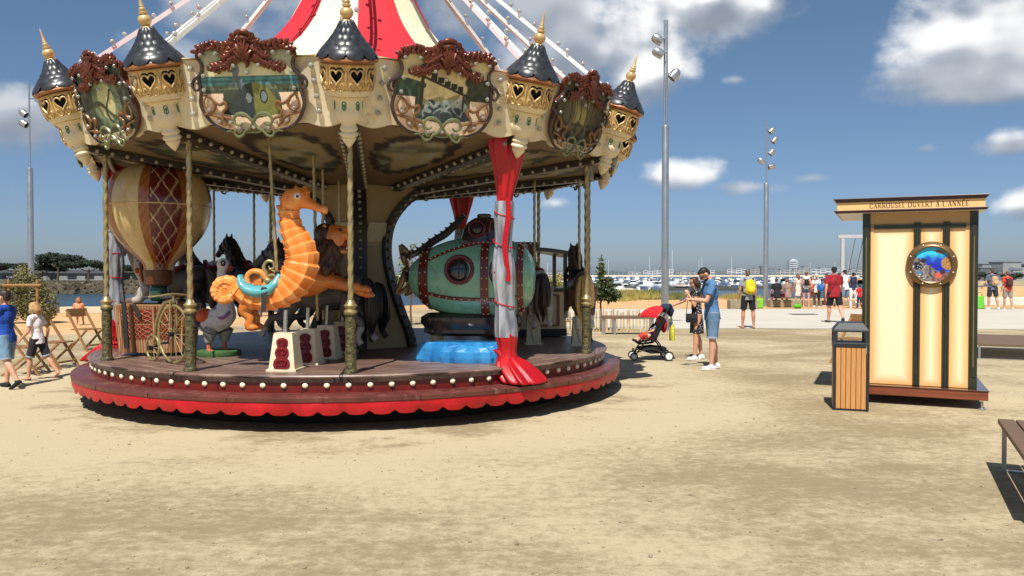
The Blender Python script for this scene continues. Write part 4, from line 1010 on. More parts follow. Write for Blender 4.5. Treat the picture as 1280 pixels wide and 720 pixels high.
for h in range(NH):
    hc = []
    for i in range(24):
        s = 2 * math.pi * i / 24; hx = 16 * math.sin(s) ** 3 / 17; hy = (13 * math.cos(s) - 5 * math.cos(2 * s) - 2 * math.cos(3 * s) - math.cos(4 * s)) / 17
        hc.append(gp(h, hx * .36, .66 + hy * .28))
    gl.tube(hc, .0115, 6, closed=True)
    for s in (-1, 1):
        gl.tube(catmull([gp(h, s * .02, .33), gp(h, s * .14, .22), gp(h, s * .3, .24), gp(h, s * .36, .38), gp(h, s * .28, .45), gp(h, s * .2, .38)], 4), [.008, .012, .012, .01, .009, .006], 6)
    gl.tube(catmull([gp(h, .5, .95), gp(h, .47, .6), gp(h, .5, .35)], 4), [.008, .014, .006], 6)
gl.lathe([(.262, .835), (.272, .845), (.262, .858)], 40); gl.lathe([(.186, .527), (.197, .535), (.2, .543)], 40)
gal_me = gl.mesh('gallery', gold, angle=60); inner_me = MB().lathe([(.17, .56), (.20, .62), (.21, .85)], 24).mesh('shade_core', dark)  # black cylinder inside stands in for the shade behind the heart openings
belly_me = MB().lathe([(.19, .53), (.222, .565), (.243, .60)], 36).mesh('belly', cream)
rim_me = MB().lathe([(.27, .86), (.292, .868), (.305, .885), (.298, .905), (.28, .915)], 36).mesh('eave', copper)
rf = MB(); prof = catmull([(.292, 0, .912), (.255, 0, .965), (.20, 0, 1.03), (.145, 0, 1.10), (.10, 0, 1.17), (.065, 0, 1.24)], 5)
rf.lathe([(p.x, p.z) for p in prof], 36)
for j in range(6):
    u = j / 6; p = prof[min(int(u * (len(prof) - 1)), len(prof) - 1)]; q = prof[min(int(u * (len(prof) - 1)) + 3, len(prof) - 1)]; nsc = 10
    for i in range(nsc):
        an = 2 * math.pi * (i + .5 * (j % 2)) / nsc; c = Vector((math.cos(an) * p.x, math.sin(an) * p.x, p.z + .012)); wd = math.pi * p.x / nsc * .98
        sl = Vector((math.cos(an) * (q.x - p.x), math.sin(an) * (q.x - p.x), q.z - p.z)).normalized()
        tn = Vector((-math.sin(an), math.cos(an), 0)); nn_ = tn.cross(sl); Q = Matrix((tn, sl, nn_)).transposed().to_4x4(); Q.translation = c + sl * .035
        rf.ell((0, 0, 0), (wd, .066, .013), Q, 10, 4)
roof_me = rf.mesh('roof', slate, angle=60)
fin_me = MB().lathe([(.066, 1.235), (.072, 1.25), (.06, 1.268), (.035, 1.275), (.05, 1.29), (.066, 1.32), (.067, 1.345), (.052, 1.375), (.03, 1.385), (.044, 1.395), (.045, 1.41), (.03, 1.418), (.036, 1.435), (.03, 1.452), (.02, 1.458), (.024, 1.466), (.02, 1.475), (.013, 1.53), (.004, 1.62), (0, 1.625)], 18).mesh('finial', gold)
orn = MB()
for i in range(6):
    an = 2 * math.pi * (i + .25) / 6
    for dz, r in ((.462, .017), (.425, .017)):
        orn.tube([Vector((math.cos(an + x * .018 * 8 / 1.0 * math.cos(s)) * .139, math.sin(an + x * .018 * 8 * math.cos(s)) * .139, dz + .022 * math.sin(s))) for x in (1,) for s in [q * math.pi / 6 for q in range(12)]], .006, 5, closed=True)
    orn.tube([(math.cos(an) * .14, math.sin(an) * .14, (.375 + q * .022)) for q in range(5)], .007, 5)
green_enamel = mat('green_enamel', sr(48, 112, 66), .35)
orn_me = orn.mesh('ornament', green_enamel)
for k in range(12):
    a = AZ0 + 30 * k; M = ring_frame(a, 3.665, 2.935, 17.4)
    tw_ = inst('tower', bracket_me, car, M=M)
    for nm, me in (('gallery', gal_me), ('shade_core', inner_me), ('belly', belly_me), ('eave', rim_me), ('roof', roof_me), ('finial', fin_me), ('ornament', orn_me)): inst(nm, me, tw_)
o = small_bulbs.build('small_light_bulb', [bulb_white, mat('shade_toned_bulb', sr(150, 142, 126), .2, var=.1)], car); tag(o, kind='stuff')  # second material darkens the bulbs under the roof: shade put into the colour

# ================================================================== rolled curtains lashed to three posts
plastic = bpy.data.materials.new('clear_plastic_wrap'); plastic.use_nodes = True
t = plastic.node_tree; b = t.nodes['Principled BSDF']; nd = t.nodes.new; lk = t.links.new
co = nd('ShaderNodeTexCoord'); mp = nd('ShaderNodeMapping'); mp.inputs['Scale'].default_value = (1, 1, .22); lk(co.outputs['Object'], mp.inputs[0])
nz = nd('ShaderNodeTexNoise'); nz.inputs['Scale'].default_value = 11; nz.inputs['Detail'].default_value = 5; lk(mp.outputs[0], nz.inputs['Vector'])
b.inputs['Roughness'].default_value = .2
lk(gmix(gss(nz.outputs[0], .35, .7), sr(104, 106, 114), sr(170, 172, 178)), b.inputs['Base Color'])
bp = nd('ShaderNodeBump'); bp.inputs['Strength'].default_value = .8; bp.inputs['Distance'].default_value = .03; lk(nz.outputs[0], bp.inputs['Height']); lk(bp.outputs[0], b.inputs['Normal'])
def pleat(Z, R, n, amp, seed, sq=(1, 1), off=None):
    rows = []
    for i, (z, r) in enumerate(zip(Z, R)):
        row = []
        for k in range(n):
            a = 2 * math.pi * k / n; q = r * (1 + amp * math.sin(a * 9 + seed + .4 * math.sin(i * .5)) * (.6 + .4 * math.sin(a * 4 + seed)) + amp * .7 * noise.noise(Vector((math.cos(a) * 3 + seed, math.sin(a) * 3, z * 2.4))))
            o_ = off(z) if off else (0, 0)
            row.append(Vector((q * math.cos(a) * sq[0] + o_[0], q * math.sin(a) * sq[1] + o_[1], z)))
        rows.append(row)
    return rows
def curtain(a, lab, foot_dir, seed):
    c = av(a) * 3.46; T = thing('rolled_curtain', lab, 'curtain', (CX + c.x, CY + c.y, 0), a, 'rolled curtains lashed to the posts')
    off = lambda z: (.03 * math.sin(z * 2.3 + seed), .0)
    Z = [3.17 - .05 * i for i in range(16)]; R = [.235 - .011 * i if i < 12 else .105 for i in range(16)]; R = [.245 * (1 - .6 * hsm(i, 0, 15)) for i in range(16)]
    MB().grid([list(reversed(r)) for r in pleat(Z, R, 90, .13, seed, (1, .55), off)], closed=True).build('gathered_cloth', red_cloth_shiny, T, angle=180)
    Z = [2.47 - .06 * i for i in range(27)]; R = [.108 + .012 * math.sin(i * .55 + seed) + .02 * hsm(i, 4, 14) for i in range(27)]
    wrap = MB().grid([list(reversed(r)) for r in pleat(Z, R, 48, .09, seed + 1, (1, .9), off)], closed=True).build('plastic_wrap', plastic, T, angle=180)
    mb = MB(); rows = []
    for i in range(22): z = 2.5 - i * .045; xx = off(z)[0]; rows.append([(xx - .085 + .02 * math.sin(i * .4), -.098 - .012, z), (xx - .03 + .02 * math.sin(i * .4), -.128 - .008, z)])
    mb.grid(rows); mb.build('red_edge', red_cloth_shiny, wrap)
    for j in range(5):
        z0 = 2.38 - j * .34; mb = MB(); pts = []
        for i in range(25): an = 2 * math.pi * i / 24 + 1.2; z = z0 - .14 * i / 24 + .02 * math.sin(an); rr = .124 + .006 * math.sin(i); pts.append((rr * math.cos(an) + off(z)[0], rr * .95 * math.sin(an), z))
        mb.tube(pts, .008, 5); mb.build('cord', red_vinyl, T)
    fb = MB(); zz = [.99 - .05 * i for i in range(9)]
    fb.grid([list(reversed(r)) for r in pleat(zz, [.118 + .012 * math.sin(i) for i in range(9)], 48, .1, seed, (1, .95), off)], closed=True)
    fb.build('foot_cloth', red_vinyl, T, angle=180)
    s = foot_dir; fz = [.76, .72, .69, .665, .63, .59, .55, .51, .47, .43, .405, .40]; fr_ = [.125, .115, .10, .12, .165, .195, .215, .23, .24, .245, .235, .20]
    rows = pleat(fz, fr_, 96, .15, seed + 3, (1.05, .75), lambda z: (off(.6)[0] + s * .20 * (.70 - z), -.95 * (.70 - z)))
    o = MB().grid([list(reversed(r)) for r in rows], closed=True).build('gathered_foot', red_vinyl, T, angle=180)
    mb = MB(); mb.grid([[Vector((s * (.0 + .27 * u), -.14 - .10 * u * (1 - v) - .20 * v, .60 - .13 * u - .11 * v + .03 * math.sin(u * 9 + v * 4))) for u in [q / 14 for q in range(15)]] for v in [q / 8 for q in range(9)]]); fl_ = mb.build('loose_flap', red_vinyl, T, angle=180); sm_ = fl_.modifiers.new('thick', 'SOLIDIFY'); sm_.thickness = .012
    mb = MB(); mb.tube([(.128 * math.cos(a) + off(.64)[0], .122 * math.sin(a), .645 + .012 * math.sin(2 * a)) for a in [2 * math.pi * k / 24 for k in range(24)]], .011, 6, closed=True); mb.build('cord', red_vinyl, T)
    return T
red_cloth_shiny = mat('red_satin_cloth', sr(178, 16, 26), .32, var=.15, scale=6)
curtain(AZ0 + 30, 'rolled red curtain wrapped in clear plastic on the front right post beside the submarine', 1, .4)
curtain(AZ0 - 90, 'rolled red curtain wrapped in clear plastic on the leftmost post', -1, 2.1)
curtain(AZ0 + 150, 'rolled red curtain on the rear post seen above the submarine tail', 1, 4.0)
# ================================================================== the rides on the deck
def carz(px, Y, dz=0): p = W(px, 341, Y); return (p.x, Y, DECK + dz)
orange_c = [Vector(sr(236, 128, 40)), Vector(sr(252, 182, 104)), Vector(sr(200, 88, 20))]
teal = mat('teal_gelcoat', sr(92, 168, 172), .22, var=.06, coat=.5)
strap_m = mat('black_strap', (.02, .02, .022), .7)
eye_w = mat('eye_white', sr(236, 232, 222), .2); eye_b = mat('eye_black', (.008, .007, .007), .15)
twist_me = {}
def ride_pole(T, x, y, z0, z1, lean=0.0, m=None):
    mb = MB(); n = int((z1 - z0) / .03) + 1
    mb.tube([(x + lean * (i / n), y, z0 + (z1 - z0) * i / n) for i in range(n + 1)], .019, 9, None, twist=.45, lobes=lambda a, i: 1 + .15 * math.cos(3 * a), up=(1, 0, 0))
    return mb.build('ride_pole', m or brass, T, angle=180)

# ---- pedestals of the four abreast
ped_me = MB(); ped_me.box((0, 0, .2), (.30, .26, .40), None, .70); ped_me.box((0, 0, .012), (.335, .30, .024)); ped_me.box((0, 0, .405), (.20, .18, .02))
ped_me = ped_me.mesh('ride_pedestal', cream, False)
red_relief = mat('red_relief_paint', sr(112, 16, 22), .25, var=.25, scale=14)
pan = MB()
out = [(p.x, p.z) for p in catmull([(0, 0, .365), (.055, 0, .345), (.065, 0, .30), (.05, 0, .265), (.07, 0, .235), (.078, 0, .19), (.06, 0, .15), (.085, 0, .115), (.092, 0, .065), (.07, 0, .03), (0, 0, .025), (-.07, 0, .03), (-.092, 0, .065), (-.085, 0, .115), (-.06, 0, .15), (-.078, 0, .19), (-.07, 0, .235), (-.05, 0, .265), (-.065, 0, .30), (-.055, 0, .345)], 3, True)]
pan.prism(out, -.012, .004)
for z, s in ((.31, .8), (.21, 1), (.09, 1.15)):
    for q in (-1, 1): pan.tube(catmull([(q * .008, -.014, z - .03), (q * .04 * s, -.02, z - .02), (q * .045 * s, -.02, z + .02), (q * .02 * s, -.02, z + .025), (q * .022 * s, -.018, z)], 4), .007, 6)
    pan.ell((0, -.014, z + .03), (.012, .01, .016), None, 8, 6)
pan_me = pan.mesh('relief_panel', red_relief)
goldlet = MB()
for z in (.375, .03):
    for q in (-1, 1): goldlet.ell((q * (.105 if z > .2 else .125) * .8, -.008, z), (.016, .008, .016), None, 8, 5)
Mf = Matrix.Translation((0, -.132, .0)) @ Matrix.Rotation(R_(-5.6), 4, 'X')
peds = [(357, 8.78, 'nearest cream pedestal with a red relief panel, below the seahorse'), (385, 9.42, 'cream red panelled pedestal just behind the nearest one, under the lion'), (409, 10.05, 'third cream red panelled pedestal in the row going back'), (429, 10.75, 'rearmost cream red panelled pedestal of the row, half behind the brass post')]
for px, Y, lab in peds:
    o = inst('ride_pedestal', ped_me, None, carz(px, Y)); o.rotation_euler = (0, 0, R_(-6)); tag(o, lab, 'pedestal', 'cream pedestals under the abreast rides')
    inst('relief_panel', pan_me, o, M=Mf)
    MB().tube([(-.01, 0, .41), (.0, 0, .66)], .022, 8).build('drive_rod', steel, o)

# ---- seahorse
SH = thing('seahorse_ride', 'big glossy orange seahorse with coiled tail and pale teal saddle', 'carousel ride', carz(355, 8.85), 0)
U = .00394
def sx_(zx, zy, y=0): return Vector(((zx - 285) * U, y, (664 - zy) * U))
spine = [(140, 424, 17), (158, 440, 25), (180, 454, 28), (214, 464, 31), (252, 460, 34), (290, 440, 40), (322, 404, 44), (337, 358, 42), (329, 318, 38), (311, 278, 31), (302, 240, 27), (301, 212, 25), (306, 194, 26)]
cur = catmull([sx_(x, y) for x, y, r in spine], 9); rr = [p.x for p in catmull([(r, 0, 0) for x, y, r in spine], 9)]
mb = MB(); cols = []
n = len(cur); ns = 12
prevu = None
tot = 0; seg = []
for i in range(n):
    if i: tot += (cur[i] - cur[i - 1]).length
    seg.append(tot)
NSEG = 17
rows = []
for i in range(n):
    t_ = (cur[min(i + 1, n - 1)] - cur[max(i - 1, 0)]).normalized(); nrm = Vector((-t_.z, 0, t_.x)); ph = (seg[i] / tot * NSEG) % 1
    saw = .95 + .17 * (ph ** 1.3) ; row = []
    for k in range(ns):
        a = 2 * math.pi * k / ns; rad = rr[i] * U * saw * (1 + .09 * (k % 2 == 0))
        p = cur[i] + nrm * math.cos(a) * rad + Vector((0, 1, 0)) * math.sin(a) * rad * .74
        row.append(p)
        ridge = 1 if k % 2 == 0 else 0
        c = orange_c[0].lerp(orange_c[1], min(1, .30 * ridge + .6 * max(0, ph - .45) * 1.8)); c = c.lerp(orange_c[2], max(0, .28 - ph) * 1.3); cols.append(c)
    rows.append(row)
mb.grid(rows, closed=True)
# coiled tail
tail = []; tr = []
for i in range(64):
    s = i / 63; an = R_(40) + s * R_(700) ; rad = (35 - 31 * s ** .8)
    tail.append(sx_(120 + rad * math.cos(an), 446 - rad * math.sin(an))); tr.append((15 - 9 * s) * U * (1 + .25 * ((s * 26) % 1)))
o0 = len(mb.v); mb.tube(tail, tr, 9, up=(0, 1, 0), flat=(.9, 1))
for i in range(64):
    for k in range(9): cols.append(orange_c[0].lerp(orange_c[1], .75 * ((i / 63 * 26) % 1) + (.2 if k % 2 else 0)))
o1 = len(mb.v); mb.ell(sx_(120, 446), (27 * U, .030, 27 * U), None, 20, 10)
for i in range(len(mb.v) - o1): cols.append(orange_c[0])
# crest fins along the back of the neck
for i in range(18, n - 2, 5):
    t_ = (cur[i + 1] - cur[i - 1]).normalized(); nrm = Vector((-t_.z, 0, t_.x)); base = cur[i] + nrm * rr[i] * U * .98
    o2 = len(mb.v); mb.add([base - t_ * .035 + Vector((0, .012, 0)), base + t_ * .035 + Vector((0, .012, 0)), base + nrm * .035 + t_ * .02, base - t_ * .035 - Vector((0, .012, 0)), base + t_ * .035 - Vector((0, .012, 0))], [(0, 1, 2), (4, 3, 2), (0, 2, 3), (1, 4, 2)])
    cols += [orange_c[0]] * 5
# dorsal fin loop behind the saddle
o2 = len(mb.v); lp = catmull([sx_(186, 428), sx_(182, 402), sx_(198, 388), sx_(222, 392), sx_(236, 412), sx_(226, 436)], 5); mb.tube(lp, .030, 8, up=(0, 1, 0)); cols += [orange_c[0].lerp(orange_c[1], .3)] * (len(mb.v) - o2)
mb.cols = cols; body = mb.build('body', vgloss, SH, smooth=False)
hb = MB()
hb.ell(sx_(327, 183), (33 * U, 27 * U, 30 * U)); hb.ell(sx_(310, 190), (32 * U, 28 * U, 34 * U))
hb.tube([sx_(335, 190), sx_(362, 200), sx_(384, 212), sx_(403, 216)], [23 * U, 15 * U, 10.5 * U, 12 * U], 10); hb.ell(sx_(402, 216), (8 * U, 12 * U, 13 * U))
for (x, y, dx, dy) in ((300, 168, -.35, 1), (284, 186, -.9, .5), (278, 206, -1, .1), (318, 160, .0, 1), (338, 160, .35, 1)):
    hb.tube([sx_(x + 8, y + 10), sx_(x + dx * 14, y - dy * 12)], [17 * U, 2.5 * U], 7)
head = blob(hb, 'head', vgloss, SH, .009, 2, colfn=lambda q: orange_c[0].lerp(orange_c[1], .55 * max(0, min(1, .5 + 1.6 * noise.noise(q * 9)))))
for s in (-1, 1):
    e = MB().ell(sx_(330, 180, s * 25 * U), (8.5 * U, 4 * U, 8.5 * U)).build('eye', eye_w, head)
    MB().ell(sx_(331, 181, s * 28 * U), (4.2 * U, 2.5 * U, 4.6 * U)).build('pupil', eye_b, e)
sp_ = catmull([sx_(162, 398), sx_(168, 420), sx_(186, 438), sx_(214, 446), (sx_(244, 442)), sx_(266, 424), sx_(276, 396)], 6)
MB().tube(sp_, [.03, .065, .085, .095, .095, .08, .04], 12, up=(0, 1, 0), flat=(1.75, .8)).build('saddle', teal, SH, angle=180)
hd = MB()
hd.tube(catmull([sx_(232, 424), sx_(236, 398), sx_(228, 378), sx_(238, 360), sx_(254, 362), sx_(258, 376), sx_(247, 382), sx_(242, 373)], 5), [.02, .026, .022, .018, .016, .014, .012, .008], 8)
hd.tube(catmull([sx_(236, 404), sx_(252, 398), sx_(262, 404), sx_(256, 414)], 5), .016, 7); hd.tube(catmull([sx_(230, 410), sx_(220, 400), sx_(224, 390)], 5), .014, 7); hd.tube(catmull([sx_(250, 384), sx_(262, 390), sx_(272, 388)], 4), .012, 7)
hd.ell(sx_(240, 414), (.05, .05, .035)); hd.build('handle', brass, SH)
MB().box(sx_(270, 396), (.055, .10, .075)).build('pole_clamp', black, SH, bevel=.008)
mb = MB(); mb.add([sx_(232, 434, -.155), sx_(250, 434, -.155), sx_(246, 500, -.165), sx_(236, 500, -.165)], [(0, 1, 2, 3)]); mb.bar(sx_(241, 432, -.148), sx_(238, 500, -.15), .05, .012, (0, 1, 0)); mb.build('strap', strap_m, SH)
ride_pole(SH, sx_(270, 0).x, 0, sx_(0, 470).z, 3.10 - DECK + .06, -.10)

# ---- lion
LI = thing('lion_ride', 'leaping tawny orange lion with a dark brown mane and outstretched forepaws behind the seahorse', 'carousel ride', carz(385, 9.55), 0)
V = .00425
def lx(zx, zy, y=0): return Vector(((zx - 350) * V, y, (655 - zy) * V))
lb = MB()
lb.tube(catmull([lx(196, 448), lx(240, 434), lx(300, 430), lx(350, 424), lx(392, 408)], 5), [.13, .19, .185, .20, .18], 14, flat=(1, .82))
lb.tube([lx(386, 396), lx(402, 350), lx(420, 318)], [.17, .14, .14], 12)
lb.ell(lx(422, 306), (.155, .145, .165)); lb.ell(lx(450, 298), (.09, .09, .062)); lb.tube([lx(432, 286), lx(460, 284)], [.07, .05], 9); lb.ell(lx(444, 344), (.07, .075, .034)); lb.ell(lx(468, 288), (.026, .04, .026))
for s in (-1, 1):
    lb.tube(catmull([lx(378, 416, s * .09), lx(420, 428, s * .10), lx(462, 440, s * .10), lx(500, 452 + 8 * s, s * .10)], 4), [.12, .085, .062, .055], 10)
    lb.ell(lx(512, 456 + 8 * s, s * .10), (.075, .06, .046))
    for q in (-1, 0, 1): lb.ell(lx(526, 460 + 8 * s, s * .10 + q * .032), (.03, .02, .026))
    lb.tube(catmull([lx(206, 452, s * .09), lx(196, 486, s * .11), lx(178, 508, s * .11), lx(196, 530, s * .11), lx(188, 552, s * .11)], 4), [.135, .105, .07, .05, .05], 10)
    lb.ell(lx(200, 556, s * .11), (.085, .058, .04)); lb.ell(lx(402, 276, s * .10), (.03, .018, .04))
lb.tube(catmull([lx(180, 444), lx(158, 430), lx(150, 450), lx(158, 480)], 4), [.04, .03, .026, .022], 8)
lion_c = [Vector(sr(212, 118, 40)), Vector(sr(232, 158, 84)), Vector(sr(160, 78, 26))]
lbody = blob(lb, 'body', vgloss, LI, .014, 3, colfn=lambda q: lion_c[0].lerp(lion_c[1], max(0, min(1, .2 + noise.noise(q * 5)))).lerp(lion_c[2], max(0, min(.7, noise.noise(q * 3 + Vector((4, 0, 0)))))))
mn = MB(); rd = random.Random(5)
for i in range(150):
    u = rd.random(); an = rd.uniform(.15, 2 * math.pi - .15)
    c0 = lx(408 - 22 * u, 312 + 74 * u); r0 = .15 + .05 * u
    ax = Vector((.35, 0, -.94)); side_v = Vector((0, math.sin(an), 0)) + Vector((-1, 0, -.05)) * math.cos(an)
    p0 = c0 + side_v * r0 * .85; d = (side_v * .35 + Vector((-.25 - .2 * rd.random(), 0, -1))).normalized(); l = rd.uniform(.12, .24)
    mn.tube([p0, p0 + d * l * .5 + side_v * .03, p0 + d * l], [.036, .03, .004], 6)
mn.ell(lx(398, 340), (.16, .17, .24)); mn.ell(lx(398, 296), (.13, .15, .14))
blob(mn, 'mane', mat('dark_mane', sr(66, 36, 20), .4, var=.4, scale=18), LI, .016, 1)
mo = MB(); mo.ell(lx(452, 321), (.05, .055, .056)); mo.build('open_mouth', mat('mouth_red', sr(120, 26, 22), .3), LI)
for s in (-1, 1): te = MB(); te.lathe([(.010, 0), (0, -.045)], 7, Matrix.Translation(lx(465, 308, s * .032))); te.build('fang', eye_w, LI); te = MB(); te.lathe([(.009, 0), (0, .036)], 7, Matrix.Translation(lx(460, 337, s * .028))); te.build('fang', eye_w, LI)

mz = MB().ell(lx(470, 302), (.026, .06, .026)).build('muzzle', mat('pale_muzzle', sr(226, 200, 168), .35), LI)
for s in (-1, 1): MB().ell(lx(446, 284, s * .10), (.022, .016, .018)).build('eye', eye_b, LI)
ride_pole(LI, lx(376, 0).x, 0, .5, 3.08 - DECK, -.04)

# ---- goose
GO = thing('goose_ride', 'white goose in grey trousers with an orange saddle on a green base', 'carousel ride', carz(273, 10.35), 0)
Vg = .00244
def gx(zx, zy, y=0): return Vector(((zx - 570) * Vg, y, (672 - zy) * Vg))
gb = MB(); gb.tube(catmull([gx(470, 500), gx(510, 500), gx(560, 486), gx(600, 450), gx(604, 390), (gx(592, 310)), gx(586, 250), gx(592, 205)], 5), [.085, .145, .17, .16, .095, .065, .058, .062], 14, flat=(1, .9))
gb.ell(gx(596, 190), (.085, .075, .085)); gb.tube([gx(470, 500), gx(440, 470)], [.08, .02], 8)
blob(gb, 'body', mat('grey_white_feathers', sr(220, 216, 208), .55, var=.16, scale=20, bump=.35, bscale=46), GO, .014, 2)
bk = MB(); bk.tube([gx(622, 198), gx(650, 206)], [.035, .012], 8); bk.tube([gx(618, 212), gx(644, 220)], [.026, .010], 8); bk.build('beak', mat('beak_red', sr(150, 52, 30), .35), GO)
for s in (-1, 1): e = MB().ell(gx(604, 184, s * .066), (.034, .016, .038)).build('eye', eye_b, GO); MB().ell(gx(607, 182, s * .08), (.01, .006, .011)).build('glint', eye_w, e)
MB().ell(gx(496, 462), (.115, .19, .10), Matrix.Identity(4)).build('saddle', mat('orange_gelcoat', sr(222, 92, 46), .3, coat=.4), GO)
MB().ell(gx(468, 502), (.07, .15, .05)).build('blue_tail', mat('blue_gelcoat', sr(62, 74, 122), .3), GO)
MB().tube(catmull([gx(560, 405), gx(570, 450), gx(600, 470), gx(632, 450), gx(640, 410)], 4), [.03, .09, .11, .09, .03], 10, up=(0, 1, 0), flat=(1.5, .5)).build('collar', mat('mauve_gelcoat', sr(160, 112, 168), .3), GO)
mb = MB(); mb.tube(catmull([gx(500, 512, -.19), gx(540, 545, -.20), gx(590, 548, -.19), gx(640, 528, -.16)], 5), .014, 6); mb.build('belt', strap_m, GO)
trouser = mat('grey_trousers', sr(150, 148, 146), .7, var=.2, scale=18)
for s, (x0, x1) in ((-1, (524, 528)), (1, (586, 590))):
    lg = MB().tube([gx(x0 + 14, 530, s * .05), gx(x0 + 4, 570, s * .07), gx(x1, 600, s * .07)], [.10, .075, .05], 12).build('trouser_leg', trouser, GO)
    ft = MB(); ft.tube([gx(x1, 592, s * .07), gx(x1, 640, s * .07)], .03, 8)
    for q in (-1, 0, 1): ft.tube([gx(x1 - 4, 642, s * .07), gx(x1 + 24, 648, s * .07 + q * .05 - .06)], [.026, .014], 7)
    ft.build('foot', mat('orange_foot', sr(196, 112, 82), .4), GO)
gmg = mat('green_base_paint', sr(66, 104, 56), .6, var=.25, scale=16, bump=.4)
MB().lathe([(.27, .0), (.28, .02), (.275, .065), (.25, .072), (0, .072)], 36, Matrix.Translation((0, 0, 0))).build('base', gmg, GO)

# ---- horses
def horse(name, lab, loc, rz, coat_c, mane_c, parts_c, scale=1.0, harness=None, saddle=None, z_up=.42, seed=1, cut=None, group='galloping carousel horses', pole=True, blond_tail=None):
    """local frame: faces +X, origin on the deck below the pole."""
    H = thing(name, lab, 'carousel horse', loc, rz, group); s = scale; o = Vector((0, 0, z_up))
    def p(x, y, z): return Vector((x * s, y * s, z * s)) + o
    hb = MB()
    hb.tube(catmull([p(-.48, 0, .46), p(-.40, 0, .50), p(-.2, 0, .45), p(.05, 0, .42), p(.28, 0, .46), p(.42, 0, .52)], 4), [.10 * s, .19 * s, .19 * s, .19 * s, .20 * s, .15 * s], 14, flat=(1, .84))
    hb.tube(catmull([p(.32, 0, .52), p(.46, 0, .70), p(.56, 0, .88), p(.60, 0, 1.0)], 4), [.17 * s, .135 * s, .10 * s, .085 * s], 12, flat=(1.15, .78))
    hb.ell(p(.62, 0, 1.02), (.10 * s, .075 * s, .10 * s)); hb.tube([p(.64, 0, 1.0), p(.76, 0, .90), p(.85, 0, .82)], [.085 * s, .062 * s, .05 * s], 11, flat=(1, .85)); hb.ell(p(.85, 0, .815), (.05 * s, .047 * s, .05 * s))
    for q in (-1, 1): hb.tube([p(.585, q * .045, 1.08), p(.58, q * .055, 1.19)], [.034 * s, .006 * s], 6)
    y = .10
    for q, pose in ((-1, [(.34, .40), (.50, .28), (.60, .10), (.50, -.02), (.44, -.10)]), (1, [(.32, .38), (.46, .16), (.62, .14), (.72, .0), (.76, -.09)])):
        hb.tube(catmull([p(x, q * y, z) for x, z in pose], 3), [.10 * s, .07 * s, .045 * s, .036 * s, .048 * s], 9)
    for q, pose in ((-1, [(-.40, .44), (-.44, .22), (-.62, .10), (-.60, -.06), (-.66, -.16)]), (1, [(-.38, .44), (-.34, .20), (-.50, .06), (-.46, -.10), (-.50, -.20)])):
        hb.tube(catmull([p(x, q * y, z) for x, z in pose], 3), [.14 * s, .10 * s, .055 * s, .038 * s, .05 * s], 9)
    cA, cB = Vector(coat_c[0]), Vector(coat_c[1])
    def cf(q):
        v = q - o; u = v.z / s; c = cA.lerp(cB, max(0, min(1, .35 + 1.1 * noise.noise(v * 3.2 + Vector((seed, 0, 0))))))
        if u < .02: c = Vector(parts_c)
        if cut and v.x / s > cut[0]: c = Vector(cut[1]).lerp(c, .12)
        elif cut and v.x / s < .27: c = Vector(sr(58, 50, 46)).lerp(c, .1)
        return c
    body = blob(hb, 'body', vskin, H, .016 * max(.8, s), 3, colfn=cf)
    mm = MB(); rd = random.Random(seed); mane_m = mat('horse_hair', mane_c, .45, var=.35, scale=16)
    for i in range(34):
        t_ = i / 33; b0 = p(.61 - .27 * t_, .01 * rd.uniform(-1, 1), 1.08 - .42 * t_); q = -1 if rd.random() < .6 else 1
        l = rd.uniform(.14, .24) * s
        mm.tube(catmull([b0 + Vector((.01, 0, .02)) * s, b0 + Vector((-.05 * s, q * .05 * s, .0)), b0 + Vector((-.08 * s - .02, q * .10 * s, -l * .6)), b0 + Vector((-.05 * s, q * .10 * s, -l))], 3), [.024 * s, .03 * s, .022 * s, .003], 6)
    mm.build('mane', mane_m, H)
    tt = MB()
    for i in range(16):
        j = Vector((rd.uniform(-.05, .05), rd.uniform(-.09, .09), rd.uniform(-.03, .03))) * s; ln = rd.uniform(.8, 1.05)
        tt.tube(catmull([p(-.50, 0, .56) + j * .3, p(-.56, 0, .58) + j * .6, p(-.61, 0, .44) + j * 1.1, p(-.62, 0, .44 - .30 * ln) + j * 1.3, p(-.60, 0, .44 - .52 * ln) + j * .5], 4), [.03 * s, .045 * s, .045 * s, .035 * s, .004], 7)
    tt.build('tail', mat('tail_hair', blond_tail or mane_c, .4, var=.4, scale=22, stretch=(6, 6, 1)), H)
    for q in (-1, 1): MB().ell(p(.69, q * .065, 1.0), (.02 * s, .014 * s, .022 * s)).build('eye', eye_b, H)
    if harness:
        hm_ = mat('harness_paint', harness, .35, var=.15); hh = MB()
        hh.tube([p(.40 + .02 * math.cos(a), .17 * math.sin(a), .58 + .22 * math.cos(a)) for a in [i * math.pi / 10 for i in range(20)]], .028 * s, 6, closed=True)
        hh.tube([p(.74 + .03 * math.cos(a), .068 * math.sin(a), .91 + .075 * math.cos(a)) for a in [i * math.pi / 8 for i in range(16)]], .014 * s, 6, closed=True)
        hh.tube([p(.62 + .05 * math.cos(a), .088 * math.sin(a), .97 + .10 * math.cos(a)) for a in [i * math.pi / 8 for i in range(16)]], .013 * s, 6, closed=True)
        for q in (-1, 1): hh.ell(p(.47, q * .13, .60), (.045 * s, .03 * s, .045 * s))
        hh.build('harness', hm_, H)
    sd_ = MB(); sd_.tube(catmull([p(-.22, 0, .70), p(-.12, 0, .64), p(.02, 0, .61), p(.12, 0, .65), p(.16, 0, .72)], 4), [.05 * s, .075 * s, .08 * s, .06 * s, .03 * s], 10, up=(0, 1, 0), flat=(2.0, .6)); sd_.build('saddle', mat('saddle_paint', saddle or sr(120, 28, 24), .3, var=.15), H)
    if pole: ride_pole(H, 0, 0, z_up + .1, 3.04 - DECK)
    return H
